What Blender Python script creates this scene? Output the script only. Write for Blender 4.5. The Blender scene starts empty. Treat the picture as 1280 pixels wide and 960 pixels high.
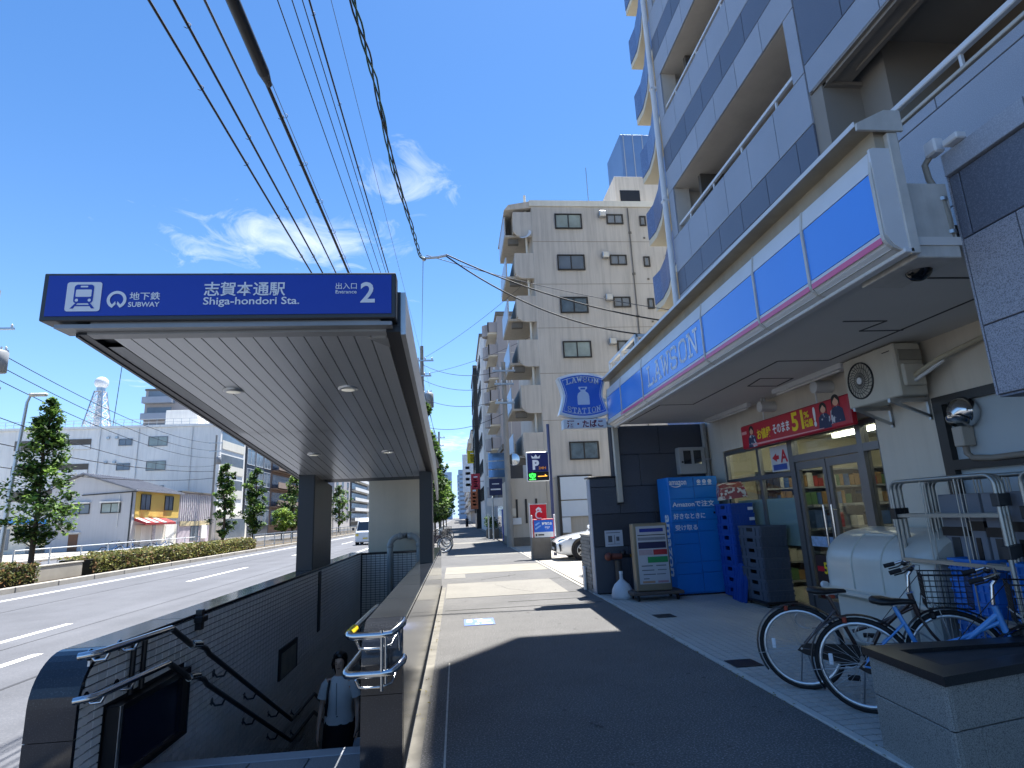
import bpy, bmesh, math, random
from mathutils import Vector, Matrix
SC = bpy.context.scene
COL = SC.collection
PI = math.pi
R_ = math.radians

# ------------------------------------------------------------------ camera
def setup_camera():
    yaw, pitch, roll = 0.102281544, 0.220456498, -0.0440352978
    f = Vector((math.sin(yaw)*math.cos(pitch), math.cos(yaw)*math.cos(pitch), math.sin(pitch)))
    r = Vector((math.cos(yaw), -math.sin(yaw), 0)); u = r.cross(f)
    c, s = math.cos(roll), math.sin(roll)
    r2 = c*r + s*u; u2 = -s*r + c*u
    m = Matrix((r2, u2, -f)).transposed().to_4x4()
    m.translation = Vector((0, 0, 1.55))
    cam = bpy.data.cameras.new('camera'); o = bpy.data.objects.new('camera', cam)
    COL.objects.link(o); o.matrix_world = m
    cam.sensor_fit = 'HORIZONTAL'; cam.sensor_width = 36.0; cam.lens = 728.115/1280*36
    cam.clip_start = 0.05; cam.clip_end = 3000
    SC.camera = o
setup_camera()
SC.render.resolution_x = 1024; SC.render.resolution_y = 768
SC.view_settings.view_transform = 'Standard'; SC.view_settings.look = 'None'
SC.view_settings.exposure = 1.4; SC.view_settings.gamma = 1
SC.render.engine = 'CYCLES'
SC.cycles.max_bounces = 8; SC.cycles.transparent_max_bounces = 12
SC.cycles.caustics_reflective = False; SC.cycles.caustics_refractive = False

# ------------------------------------------------------------------ light
SUN_DIR = Vector((0.19, 0.25, 1.0)).normalized()
def setup_light():
    l = bpy.data.lights.new('sun', 'SUN'); o = bpy.data.objects.new('sun', l); COL.objects.link(o)
    l.energy = 5.0; l.angle = R_(0.45); l.color = (1.0, 0.98, 0.945)
    o.rotation_euler = SUN_DIR.to_track_quat('Z', 'Y').to_euler(); o.location = (0, 0, 60)
    w = bpy.data.worlds.new('World'); SC.world = w; w.use_nodes = True
    nt = w.node_tree; N = nt.nodes; L = nt.links
    for n in list(N): N.remove(n)
    out = N.new('ShaderNodeOutputWorld'); bg = N.new('ShaderNodeBackground')
    sky = N.new('ShaderNodeTexSky'); sky.sky_type = 'NISHITA'; sky.sun_disc = False
    sky.sun_elevation = math.asin(SUN_DIR.z); sky.sun_rotation = math.atan2(SUN_DIR.x, SUN_DIR.y)
    sky.altitude = 0; sky.air_density = 1.0; sky.dust_density = 0.2; sky.ozone_density = 3.0
    bg.inputs['Strength'].default_value = 0.082
    hs = N.new('ShaderNodeHueSaturation'); hs.inputs['Saturation'].default_value = 1.14
    tn = N.new('ShaderNodeVectorMath'); tn.operation = 'MULTIPLY'; tn.inputs[1].default_value = (0.83, 0.925, 1.03); L.new(sky.outputs[0], tn.inputs[0]); L.new(tn.outputs[0], hs.inputs['Color'])
    # thin cirrus: noise on the view direction projected on a high plane, cut by a broad coverage noise
    tc = N.new('ShaderNodeTexCoord'); sep = N.new('ShaderNodeSeparateXYZ'); L.new(tc.outputs['Generated'], sep.inputs[0])
    def mth(op, a, b=None, clamp=False):
        n = N.new('ShaderNodeMath'); n.operation = op; n.use_clamp = clamp
        for i, v in enumerate((a, b)):
            if v is None: continue
            if isinstance(v, (int, float)): n.inputs[i].default_value = v
            else: L.new(v, n.inputs[i])
        return n.outputs[0]
    zz = mth('MAXIMUM', sep.outputs['Z'], 0.03)
    px = mth('DIVIDE', sep.outputs['X'], zz); py = mth('DIVIDE', sep.outputs['Y'], zz)
    comb = N.new('ShaderNodeCombineXYZ'); L.new(px, comb.inputs[0]); L.new(py, comb.inputs[1])
    def noise(scale, detail, rough, dist, off=(0, 0, 0), sc=(1, 1, 1)):
        mp = N.new('ShaderNodeMapping'); mp.inputs['Location'].default_value = off; mp.inputs['Scale'].default_value = sc
        L.new(comb.outputs[0], mp.inputs[0])
        n = N.new('ShaderNodeTexNoise'); n.inputs['Scale'].default_value = scale; n.inputs['Detail'].default_value = detail
        n.inputs['Roughness'].default_value = rough; n.inputs['Distortion'].default_value = dist
        L.new(mp.outputs[0], n.inputs['Vector']); return n.outputs['Fac']
    def bump_at(cx, cy, rx, ry):
        dx = mth('DIVIDE', mth('SUBTRACT', px, cx), rx); dy = mth('DIVIDE', mth('SUBTRACT', py, cy), ry)
        d = mth('ADD', mth('MULTIPLY', dx, dx), mth('MULTIPLY', dy, dy))
        return mth('SUBTRACT', 1.0, mth('SQRT', d), True)
    wisp = noise(5.5, 9, 0.62, 0.9, (3.1, 0.7, 0), (1, 0.8, 1))
    cov = None
    for a in ((-0.115, 1.62, 0.17, 0.30), (-0.62, 2.0, 0.62, 0.34), (-0.72, 2.55, 0.7, 0.32),
              (-1.75, 4.2, 0.6, 0.5), (-0.2, 8.2, 1.1, 1.4), (-0.4, 11.5, 1.5, 1.3)):
        b = bump_at(*a); cov = b if cov is None else mth('MAXIMUM', cov, b)
    w2 = mth('MULTIPLY', mth('SUBTRACT', mth('ADD', mth('MULTIPLY', wisp, 1.35), mth('MULTIPLY', cov, 0.55)), 0.86), 1.7, True)
    veil = mth('MULTIPLY', mth('POWER', mth('SUBTRACT', 1.0, sep.outputs['Z'], True), 4.2), 0.75)
    fac = mth('MULTIPLY', mth('MULTIPLY', w2, mth('GREATER_THAN', cov, 0.001)), 0.6, True)
    mix = N.new('ShaderNodeMix'); mix.data_type = 'RGBA'
    hz = N.new('ShaderNodeMix'); hz.data_type = 'RGBA'; L.new(veil, hz.inputs[0]); L.new(hs.outputs[0], hz.inputs[6]); hz.inputs[7].default_value = (2.9, 4.7, 8.0, 1)
    L.new(fac, mix.inputs[0]); L.new(hz.outputs[2], mix.inputs[6]); mix.inputs[7].default_value = (7.5, 7.7, 8.2, 1)
    L.new(mix.outputs[2], bg.inputs['Color']); L.new(bg.outputs[0], out.inputs[0])
setup_light()

# ------------------------------------------------------------------ materials
def lin(h):
    h = h.lstrip('#'); v = [int(h[i:i+2], 16)/255 for i in (0, 2, 4)]
    return tuple(c/12.92 if c <= 0.04045 else ((c+0.055)/1.055)**2.4 for c in v)
MATS = {}
def mat(name, col, rough=0.6, metal=0.0, var=0.12, vs=3.0, bump=0.0, bs=60.0, rnd=0.0, speck=None, stain=0.0,
        emit=0.0, coat=0.0, spec=0.5, alpha=None, trans=0.0, leaf=False, rvar=0.0, patch=0.0, lanes=0.0):
    if name in MATS: return MATS[name]
    if isinstance(col, str): col = lin(col)
    m = bpy.data.materials.new(name); m.use_nodes = True; MATS[name] = m
    nt = m.node_tree; N = nt.nodes; L = nt.links
    b = N['Principled BSDF']
    b.inputs['Roughness'].default_value = rough; b.inputs['Metallic'].default_value = metal
    b.inputs['Specular IOR Level'].default_value = spec
    b.inputs['Coat Weight'].default_value = coat; b.inputs['Coat Roughness'].default_value = 0.082
    if trans: b.inputs['Transmission Weight'].default_value = trans
    geo = N.new('ShaderNodeNewGeometry'); pos = geo.outputs['Position']
    def noise(scale, detail=4, rough_=0.55, vec=None):
        n = N.new('ShaderNodeTexNoise'); n.inputs['Scale'].default_value = scale; n.inputs['Detail'].default_value = detail
        n.inputs['Roughness'].default_value = rough_; L.new(vec or pos, n.inputs['Vector']); return n.outputs['Fac']
    def mapr(v, a, b_, c, d):
        n = N.new('ShaderNodeMapRange'); L.new(v, n.inputs[0])
        for i, x in zip((1, 2, 3, 4), (a, b_, c, d)): n.inputs[i].default_value = x
        return n.outputs[0]
    def mul(v1, v2):
        n = N.new('ShaderNodeMath'); n.operation = 'MULTIPLY'
        for i, v in enumerate((v1, v2)):
            if isinstance(v, (int, float)): n.inputs[i].default_value = v
            else: L.new(v, n.inputs[i])
        return n.outputs[0]
    fac = None
    if var: fac = mapr(noise(vs, 6), 0.25, 0.75, 1-var, 1+var)
    if rnd:
        oi = N.new('ShaderNodeObjectInfo'); f2 = mapr(oi.outputs['Random'], 0, 1, 1-rnd, 1+rnd)
        fac = mul(fac, f2) if fac else f2
    if stain:   # vertical rain streaks of dirt
        mp = N.new('ShaderNodeMapping'); mp.inputs['Scale'].default_value = (3.0, 3.0, 0.16); L.new(pos, mp.inputs[0])
        f3 = mapr(noise(1.6, 7, 0.65, mp.outputs[0]), 0.45, 0.72, 1.0, 1-stain)
        fac = mul(fac, f3) if fac else f3
    if patch:   # broad wear and small old stains
        f4 = mul(mapr(noise(.55, 9, .72), .36, .64, 1-patch, 1+patch*.55), mapr(noise(7.5, 2, .5), .66, .72, 1.0, 1-patch*.9))
        fac = mul(fac, f4) if fac else f4
    if lanes:   # tyre-polished tracks along the street
        mp = N.new('ShaderNodeMapping'); mp.inputs['Scale'].default_value = (1.1, .012, 1); L.new(pos, mp.inputs[0])
        f5 = mapr(noise(1.0, 4, .5, mp.outputs[0]), .35, .65, 1-lanes, 1+lanes); fac = mul(fac, f5) if fac else f5
    base = None
    rgb = N.new('ShaderNodeRGB'); rgb.outputs[0].default_value = (*col, 1); base = rgb.outputs[0]
    if speck:   # aggregate / granite grains: (colour, scale, low, high)
        c2, sc, lo, hi = speck
        c2 = lin(c2) if isinstance(c2, str) else c2
        mx = N.new('ShaderNodeMix'); mx.data_type = 'RGBA'
        L.new(mapr(noise(sc, 2, 0.6), lo, hi, 0, 1), mx.inputs[0]); L.new(base, mx.inputs[6]); mx.inputs[7].default_value = (*c2, 1)
        base = mx.outputs[2]
    if fac is not None:
        vm = N.new('ShaderNodeVectorMath'); vm.operation = 'SCALE'; L.new(base, vm.inputs[0]); L.new(fac, vm.inputs['Scale'])
        base = vm.outputs[0]
    L.new(base, b.inputs['Base Color'])
    if rvar:
        L.new(mapr(noise(vs*2, 5), 0.3, 0.7, max(rough-rvar, 0.02), min(rough+rvar, 1)), b.inputs['Roughness'])
    if bump:
        bn = N.new('ShaderNodeBump'); bn.inputs['Strength'].default_value = bump; bn.inputs['Distance'].default_value = 0.01
        L.new(noise(bs, 3, 0.6), bn.inputs['Height']); L.new(bn.outputs[0], b.inputs['Normal'])
    if emit:
        b.inputs['Emission Strength'].default_value = emit; L.new(base, b.inputs['Emission Color'])
    if leaf:
        out = N['Material Output']; tr = N.new('ShaderNodeBsdfTranslucent'); L.new(base, tr.inputs['Color'])
        ms = N.new('ShaderNodeMixShader'); ms.inputs[0].default_value = 0.35
        L.new(b.outputs[0], ms.inputs[1]); L.new(tr.outputs[0], ms.inputs[2]); L.new(ms.outputs[0], out.inputs[0])
    return m
def glass(name, tint=(0.8, 0.86, 0.88), refl=0.06, rough=0.02):
    if name in MATS: return MATS[name]
    m = bpy.data.materials.new(name); m.use_nodes = True; MATS[name] = m
    nt = m.node_tree; N = nt.nodes; L = nt.links
    N.remove(N['Principled BSDF'])
    t = N.new('ShaderNodeBsdfTransparent'); t.inputs[0].default_value = (*tint, 1)
    g = N.new('ShaderNodeBsdfGlossy'); g.inputs['Roughness'].default_value = rough
    lw = N.new('ShaderNodeLayerWeight'); lw.inputs['Blend'].default_value = .5
    fr = N.new('ShaderNodeMath'); fr.operation = 'POWER'; L.new(lw.outputs['Facing'], fr.inputs[0]); fr.inputs[1].default_value = 4.0
    ad = N.new('ShaderNodeMath'); ad.operation = 'ADD'; ad.inputs[1].default_value = refl*.5; ad.use_clamp = True
    L.new(fr.outputs[0], ad.inputs[0])
    ms = N.new('ShaderNodeMixShader'); L.new(ad.outputs[0], ms.inputs[0]); L.new(t.outputs[0], ms.inputs[1]); L.new(g.outputs[0], ms.inputs[2])
    L.new(ms.outputs[0], N['Material Output'].inputs[0])
    return m

# ------------------------------------------------------------------ mesh helpers
ROOT = {}
class M:
    def __init__(s): s.v = []; s.f = []; s.mi = []; s.sm = []; s.cur = 0; s.smooth = False
    def add(s, vs, fs, smooth=None):
        o = len(s.v); s.v += [tuple(v) for v in vs]
        for f in fs:
            s.f.append(tuple(i+o for i in f)); s.mi.append(s.cur); s.sm.append(s.smooth if smooth is None else smooth)
        return s
    def box(s, x0, x1, y0, y1, z0, z1):
        if x0 > x1: x0, x1 = x1, x0
        if y0 > y1: y0, y1 = y1, y0
        if z0 > z1: z0, z1 = z1, z0
        return s.add([(x0,y0,z0),(x1,y0,z0),(x1,y1,z0),(x0,y1,z0),(x0,y0,z1),(x1,y0,z1),(x1,y1,z1),(x0,y1,z1)],
              [(0,3,2,1),(4,5,6,7),(0,1,5,4),(1,2,6,5),(2,3,7,6),(3,0,4,7)], False)
    def cbox(s, x0, x1, y0, y1, z0, z1, c=0.01):
        # box with chamfered edges
        if x0 > x1: x0, x1 = x1, x0
        if y0 > y1: y0, y1 = y1, y0
        if z0 > z1: z0, z1 = z1, z0
        c = min(c, (x1-x0)*.45, (y1-y0)*.45, (z1-z0)*.45)
        bm = bmesh.new(); bmesh.ops.create_cube(bm, size=1)
        for v in bm.verts: v.co = Vector((x0+(v.co.x+.5)*(x1-x0), y0+(v.co.y+.5)*(y1-y0), z0+(v.co.z+.5)*(z1-z0)))
        bmesh.ops.bevel(bm, geom=bm.edges[:], offset=c, segments=1, affect='EDGES', profile=0.5)
        bm.verts.index_update()
        s.add([v.co[:] for v in bm.verts], [[v.index for v in f.verts] for f in bm.faces], False); bm.free(); return s
    def bbox(s, p0, p1, w, h, up=(0,0,1)):
        # bar with rectangular section from p0 to p1
        p0 = Vector(p0); p1 = Vector(p1); d = (p1-p0).normalized(); up = Vector(up)
        if abs(d.dot(up)) > .98: up = Vector((1,0,0))
        a = d.cross(up).normalized()*w/2; b = a.cross(d).normalized()*h/2
        vs = [p+sa*a+sb*b for p in (p0,p1) for sa,sb in ((-1,-1),(1,-1),(1,1),(-1,1))]
        return s.add(vs, [(0,1,2,3),(7,6,5,4),(0,4,5,1),(1,5,6,2),(2,6,7,3),(3,7,4,0)], False)
    def tube(s, pts, r, n=8, cap=True, closed=False):
        pts = [Vector(p) for p in pts]; k = len(pts)
        rs = r if isinstance(r, (list, tuple)) else [r]*k
        rings = []; ref = None
        for i, p in enumerate(pts):
            if closed: d = pts[(i+1)%k]-pts[i-1]
            else: d = pts[min(i+1,k-1)]-pts[max(i-1,0)]
            d.normalize()
            if ref is None:
                ref = Vector((0,0,1)) if abs(d.z) < .9 else Vector((1,0,0))
            a = (ref - d*ref.dot(d))
            if a.length < 1e-4: a = d.orthogonal()
            a.normalize(); ref = a; b = d.cross(a)
            rings.append([p+(a*math.cos(2*PI*j/n)+b*math.sin(2*PI*j/n))*rs[i] for j in range(n)])
        vs = [v for rg in rings for v in rg]; fs = []
        for i in range(k if closed else k-1):
            i2 = (i+1) % k
            for j in range(n): fs.append((i*n+j, i*n+(j+1)%n, i2*n+(j+1)%n, i2*n+j))
        s.add(vs, fs, True)
        if cap and not closed:
            s.add(rings[0], [tuple(reversed(range(n)))], False); s.add(rings[-1], [tuple(range(n))], False)
        return s
    def cyl(s, p0, p1, r0, r1=None, n=16): return s.tube([p0, p1], [r0, r0 if r1 is None else r1], n)
    def prism(s, poly, axis, a0, a1):
        # poly: 2-D points; axis 'x': (y,z), 'y': (x,z), 'z': (x,y)
        def P(p, a): return {'x': (a, p[0], p[1]), 'y': (p[0], a, p[1]), 'z': (p[0], p[1], a)}[axis]
        n = len(poly)
        vs = [P(p, a0) for p in poly]+[P(p, a1) for p in poly]
        fs = [tuple(range(n)), tuple(range(2*n-1, n-1, -1))]+[(i, i+n, (i+1)%n+n, (i+1)%n) for i in range(n)]
        return s.add(vs, fs, False)
    def plate(s, poly, O, U, V, t):
        # polygon in plane (O,U,V) thickened by t along U x V
        O, U, V = Vector(O), Vector(U), Vector(V); W = U.cross(V).normalized()
        n = len(poly); q = [O+U*p[0]+V*p[1] for p in poly]
        vs = [p for p in q]+[p+W*t for p in q]
        return s.add(vs, [tuple(range(n-1,-1,-1)), tuple(range(n, 2*n))]+[(i, (i+1)%n, (i+1)%n+n, i+n) for i in range(n)], False)
    def lathe(s, prof, c, n=24, axis=(0,0,1)):
        c = Vector(c); ax = Vector(axis).normalized(); a = ax.orthogonal().normalized(); b = ax.cross(a)
        vs = []; fs = []
        for r, z in prof:
            for j in range(n): vs.append(c+ax*z+(a*math.cos(2*PI*j/n)+b*math.sin(2*PI*j/n))*max(r, 1e-4))
        for i in range(len(prof)-1):
            for j in range(n): fs.append((i*n+j, i*n+(j+1)%n, (i+1)*n+(j+1)%n, (i+1)*n+j))
        return s.add(vs, fs, True)
    def sphere(s, c, r, n=12, sc=(1,1,1)):
        k = n//2; vs = []; fs = []
        for i in range(k+1):
            th = PI*i/k
            for j in range(n):
                ph = 2*PI*j/n; vs.append((c[0]+r*sc[0]*math.sin(th)*math.cos(ph), c[1]+r*sc[1]*math.sin(th)*math.sin(ph), c[2]+r*sc[2]*math.cos(th)))
        for i in range(k):
            for j in range(n): fs.append((i*n+j, (i+1)*n+j, (i+1)*n+(j+1)%n, i*n+(j+1)%n))
        return s.add(vs, fs, True)
    def loft(s, rings, cap=True, smooth=True):
        n = len(rings[0]); vs = [v for r in rings for v in r]; fs = []
        for i in range(len(rings)-1):
            for j in range(n): fs.append((i*n+j, i*n+(j+1)%n, (i+1)*n+(j+1)%n, (i+1)*n+j))
        s.add(vs, fs, smooth)
        if cap: s.add(rings[0], [tuple(range(n-1,-1,-1))], False); s.add(rings[-1], [tuple(range(n))], False)
        return s
    def quad(s, a, b, c, d): return s.add([a,b,c,d], [(0,1,2,3)], False)
    def mesh(s, name, mats, off=(0,0,0), fixn=True):
        me = bpy.data.meshes.new(name)
        me.from_pydata([(v[0]-off[0], v[1]-off[1], v[2]-off[2]) for v in s.v], [], s.f)
        for m in (mats if isinstance(mats, (list, tuple)) else [mats]): me.materials.append(m)
        me.polygons.foreach_set('material_index', s.mi); me.polygons.foreach_set('use_smooth', s.sm)
        if fixn and len(s.f) < 6000:
            bm = bmesh.new(); bm.from_mesh(me); bmesh.ops.recalc_face_normals(bm, faces=bm.faces); bm.to_mesh(me); bm.free()
        me.update(); return me

def top_of(o):
    while o.parent: o = o.parent
    return o
def thing(name, label, cat, loc=(0,0,0), rotz=0.0, group=None, local=False):
    o = bpy.data.objects.new(name, None); COL.objects.link(o); o.location = loc; o.rotation_euler = (0,0,rotz)
    o.empty_display_size = 0.2; o['label'] = label; o['category'] = cat
    if group: o['group'] = group
    ROOT[o.name] = (0,0,0) if local else tuple(loc)
    return o
def off_of(p):
    return ROOT.get(top_of(p).name, (0,0,0)) if p else (0,0,0)
def part(m, name, mats, parent, label=None, stuff=False, fixn=True):
    me = m.mesh(name, mats, off_of(parent), fixn)
    o = bpy.data.objects.new(name, me); COL.objects.link(o); o.parent = parent
    if label: o['label'] = label
    if stuff: o['kind'] = 'stuff'
    return o
def solo(m, name, mats, label, cat, group=None, loc=(0,0,0), kind=None):
    me = m.mesh(name, mats, loc); o = bpy.data.objects.new(name, me); COL.objects.link(o); o.location = loc
    ROOT[o.name] = tuple(loc)
    if label: o['label'] = label
    if cat: o['category'] = cat
    if group: o['group'] = group
    if kind: o['kind'] = kind
    return o
def struct(m, name, mats, label=None, loc=(0,0,0)):
    return solo(m, name, mats, label, None, None, loc, 'structure')
def inst(me, name, loc, parent, rot=None):
    o = bpy.data.objects.new(name, me); COL.objects.link(o); o.parent = parent
    of = off_of(parent); o.location = (loc[0]-of[0], loc[1]-of[1], loc[2]-of[2])
    if rot is not None: o.rotation_euler = rot
    return o
def copy_tree(o, parent=None):
    c = o.copy(); COL.objects.link(c); c.parent = parent
    for ch in o.children: copy_tree(ch, c)
    return c
def dup(o, loc, rotz=None, label=None, group=None):
    c = copy_tree(o); c.location = loc
    if rotz is not None: c.rotation_euler = (0,0,rotz)
    if label: c['label'] = label
    if group: c['group'] = group
    return c
PC = {}
def slab_mesh(name, w, h, t, mats, ch=0.004):
    # a facing piece lying in local XZ, front towards -Y, chamfered front edges, centred, back at y=0
    k = (name, round(w,3), round(h,3), round(t,3), mats.name, ch)
    if k in PC: return PC[k]
    m = M(); a, b = w/2, h/2; c = min(ch, w*.2, h*.2, t*.6)
    m.add([(-a,0,-b),(a,0,-b),(a,0,b),(-a,0,b),(-a,-t+c,-b),(a,-t+c,-b),(a,-t+c,b),(-a,-t+c,b),
           (-a+c,-t,-b+c),(a-c,-t,-b+c),(a-c,-t,b-c),(-a+c,-t,b-c)],
          [(0,1,5,4),(1,2,6,5),(2,3,7,6),(3,0,4,7),(4,5,9,8),(5,6,10,9),(6,7,11,10),(7,4,8,11),(8,9,10,11)], False)
    PC[k] = m.mesh(name, mats, fixn=False); return PC[k]
ROT_NEG_Y = (0,0,0); ROT_NEG_X = (0,0,-PI/2); ROT_POS_X = (0,0,PI/2); ROT_UP = (-PI/2,0,0); ROT_POS_Y = (0,0,PI)
# ------------------------------------------------------------------ lettering
FCACHE = {}
def text_mesh(s, bold=0.0, shear=0.0):
    k = (s, bold, shear)
    if k in FCACHE: return FCACHE[k]
    c = bpy.data.curves.new('t', 'FONT'); c.body = s; c.size = 1; c.offset = bold; c.resolution_u = 3; c.shear = shear
    o = bpy.data.objects.new('t', c); COL.objects.link(o)
    dg = bpy.context.evaluated_depsgraph_get(); me = bpy.data.meshes.new_from_object(o.evaluated_get(dg))
    vs = [tuple(v.co) for v in me.vertices]; fs = [tuple(p.vertices) for p in me.polygons]
    bpy.data.objects.remove(o); bpy.data.curves.remove(c); bpy.data.meshes.remove(me)
    x0 = min(v[0] for v in vs); x1 = max(v[0] for v in vs); y0 = min(v[1] for v in vs); y1 = max(v[1] for v in vs)
    FCACHE[k] = (vs, fs, x0, x1, y0, y1); return FCACHE[k]
def text_into(m, s, O, U, V, w=None, h=None, bold=0.012, lift=0.003, center=False):
    # lettering in plane (O,U,V); O = lower left corner of its box (or centre)
    vs, fs, x0, x1, y0, y1 = text_mesh(s, bold)
    O, U, V = Vector(O), Vector(U), Vector(V); W = U.cross(V).normalized()
    sx = w/(x1-x0) if w else None; sy = h/(y1-y0) if h else None
    if sx is None: sx = sy
    if sy is None: sy = sx
    cx, cy = ((x0+x1)/2, (y0+y1)/2) if center else (x0, y0)
    m.add([O+U*((v[0]-cx)*sx)+V*((v[1]-cy)*sy)+W*lift for v in vs], fs, False); return m
SERIF = {  # slab-serif strokes on a 1 x 1.25 cell
 'L': [[(.22,0),(.22,1.25)], [(.05,0),(.9,0)], [(.05,1.25),(.42,1.25)], [(.9,0),(.9,.3)]],
 'A': [[(.12,0),(.5,1.25)], [(.5,1.25),(.88,0)], [(.27,.42),(.73,.42)], [(-.02,0),(.28,0)], [(.72,0),(1.02,0)], [(.28,1.25),(.54,1.25)]],
 'W': [[(.05,1.25),(.28,0)], [(.28,0),(.5,1.0)], [(.5,1.0),(.72,0)], [(.72,0),(.95,1.25)], [(-.08,1.25),(.2,1.25)], [(.8,1.25),(1.08,1.25)]],
 'S': [[(.85,.9),(.85,1.15),(.65,1.25),(.3,1.25),(.12,1.1),(.12,.8),(.3,.66),(.7,.58),(.87,.44),(.87,.15),(.7,0),(.3,0),(.12,.12),(.12,.36)]],
 'O': [[(.5,0),(.2,.08),(.1,.3),(.1,.95),(.2,1.17),(.5,1.25),(.8,1.17),(.9,.95),(.9,.3),(.8,.08),(.5,0)]],
 'N': [[(.16,0),(.16,1.25)], [(.16,1.25),(.84,0)], [(.84,0),(.84,1.25)], [(0,0),(.34,0)], [(-.02,1.25),(.2,1.25)], [(.66,1.25),(1.02,1.25)]],
 'T': [[(.5,0),(.5,1.25)], [(.06,1.25),(.94,1.25)], [(.06,1.25),(.06,.98)], [(.94,1.25),(.94,.98)], [(.3,0),(.7,0)]],
 'I': [[(.5,0),(.5,1.25)], [(.25,0),(.75,0)], [(.25,1.25),(.75,1.25)]],
}
def strokes_into(m, word, O, U, V, W_, H_, sw=0.14, fn=None, lift=0.004, squeeze=0.80):
    O, U, V = Vector(O), Vector(U), Vector(V); Wn = U.cross(V).normalized(); n = len(word)
    cw = W_/n
    for i, ch in enumerate(word):
        for st in SERIF[ch]:
            for (a, b) in zip(st[:-1], st[1:]):
                A = Vector(((a[0]-.5)*squeeze*cw+(i+.5)*cw, a[1]/1.25*H_)); B = Vector(((b[0]-.5)*squeeze*cw+(i+.5)*cw, b[1]/1.25*H_))
                d = (B-A); l = d.length
                if l < 1e-6: continue
                d /= l; nn = Vector((-d.y, d.x))*sw*cw/2; e = d*sw*cw/2*.9
                q = [A-e-nn, B+e-nn, B+e+nn, A-e+nn]
                if fn: q = [Vector(fn(p.x, p.y)) for p in q]
                m.add([O+U*p.x+V*p.y+Wn*(lift+0.0003*(i%2)) for p in q], [(0,1,2,3)], False)
    return m
def rrect(w, h, r, n=5, cx=0, cy=0):
    pts = []
    for (sx, sy, a0) in ((1,-1,-90),(1,1,0),(-1,1,90),(-1,-1,180)):
        for i in range(n+1):
            a = R_(a0+90*i/n); pts.append((cx+sx*(w/2-r)+r*math.cos(a), cy+sy*(h/2-r)+r*math.sin(a)))
    return pts
def circ(r, n=20, cx=0, cy=0, a0=0, a1=360):
    return [(cx+r*math.cos(R_(a0+(a1-a0)*i/n)), cy+r*math.sin(R_(a0+(a1-a0)*i/n))) for i in range(n if a1-a0 >= 360 else n+1)]
def ring_into(m, O, U, V, r0, r1, a0, a1, n=24, lift=0.004, cx=0, cy=0):
    O, U, V = Vector(O), Vector(U), Vector(V); W = U.cross(V).normalized(); vs = []; fs = []
    for i in range(n+1):
        a = R_(a0+(a1-a0)*i/n)
        for r in (r0, r1): vs.append(O+U*(cx+r*math.cos(a))+V*(cy+r*math.sin(a))+W*lift)
    for i in range(n): fs.append((2*i, 2*i+1, 2*i+3, 2*i+2))
    m.add(vs, fs, False)
def flat(m, poly, O, U, V, lift=0.004):
    O, U, V = Vector(O), Vector(U), Vector(V); W = U.cross(V).normalized()
    m.add([O+U*p[0]+V*p[1]+W*lift for p in poly], [tuple(range(len(poly)))], False)
XU, YU, ZU = (1,0,0), (0,1,0), (0,0,1)
NY = (0,-1,0)
# ------------------------------------------------------------------ shared materials
rnd = random.Random(7)
m_asph = mat('road_asphalt', '#5a5b5f', .85, patch=.12, lanes=.12, var=.10, vs=.6, speck=('#6d6d70', 55, .5, .75), bump=.25, bs=90)
m_walk = mat('sidewalk_asphalt', '#51504e', .82, patch=.16, var=.14, vs=.8, speck=('#969391', 75, .5, .76), bump=.3, bs=80)
m_walk2 = mat('sidewalk_patch', '#74716a', .85, var=.10, vs=1.2, speck=('#9c978c', 60, .5, .75), bump=.25, bs=90)
m_conc = mat('concrete', '#a39d92', .85, var=.16, vs=1.5, bump=.2, bs=40)
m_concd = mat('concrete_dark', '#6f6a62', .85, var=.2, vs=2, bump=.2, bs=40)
m_yconc = mat('pale_concrete', '#827e74', .85, var=.14, vs=2.0, speck=('#8c8472', 40, .5, .72), bump=.2, bs=70)
m_kerb = mat('kerb_stone', '#a09b92', .85, var=.15, vs=2.5, rnd=.08, bump=.2, bs=50)
m_white = mat('white_marking', '#dcdcd8', .7, var=.12, vs=4)
m_soil = mat('soil', '#5a5040', .95, var=.3, vs=4, bump=.6, bs=20)
m_ground = mat('ground_far', '#7a766e', .9, var=.15, vs=.2)
m_stone = mat('polished_dark_granite', '#282b31', .12, var=.2, vs=3, speck=('#3d4046', 120, .55, .72), spec=.55, rnd=.12)
m_stone2 = mat('grey_granite_paving', '#5d6166', .45, var=.12, vs=2, speck=('#7d8186', 110, .5, .72), rnd=.1)
m_grout = mat('tile_grout', '#1f1f20', .9, var=.15, vs=5)
m_tile = mat('wall_tile_grey', '#efede9', .26, var=.06, vs=3, rnd=.07)
m_black = mat('black_metal', '#141519', .4, var=.1, vs=4)
m_navy = mat('navy_metal', '#12151e', .38, metal=.0, var=.06, vs=3)
m_dgrey = mat('dark_grey_metal', '#3d4044', .4, metal=.4, var=.08, vs=3)
m_ceil = mat('ceiling_panel_grey', '#c9ccce', .28, metal=.35, var=.04, vs=2, rnd=.02, spec=.6)
m_steel = mat('stainless_steel', '#c8cacc', .16, metal=1.0, var=.05, vs=6, rvar=.05)
m_satin = mat('satin_steel', '#b5b8ba', .34, metal=.9, var=.06, vs=6)
m_blue = mat('sign_blue', '#0636a6', .35, var=.02, vs=2)
m_txt = mat('sign_white', '#e2e6ec', .5, var=0)
m_beige = mat('beige_panel', '#c9c1ae', .7, var=.07, vs=1.3, stain=.08)
m_pipe = mat('grey_pvc_pipe', '#9b9d9a', .4, var=.06, vs=4)
m_yel = mat('yellow_tape', '#e9c31a', .5, var=.05)

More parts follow.
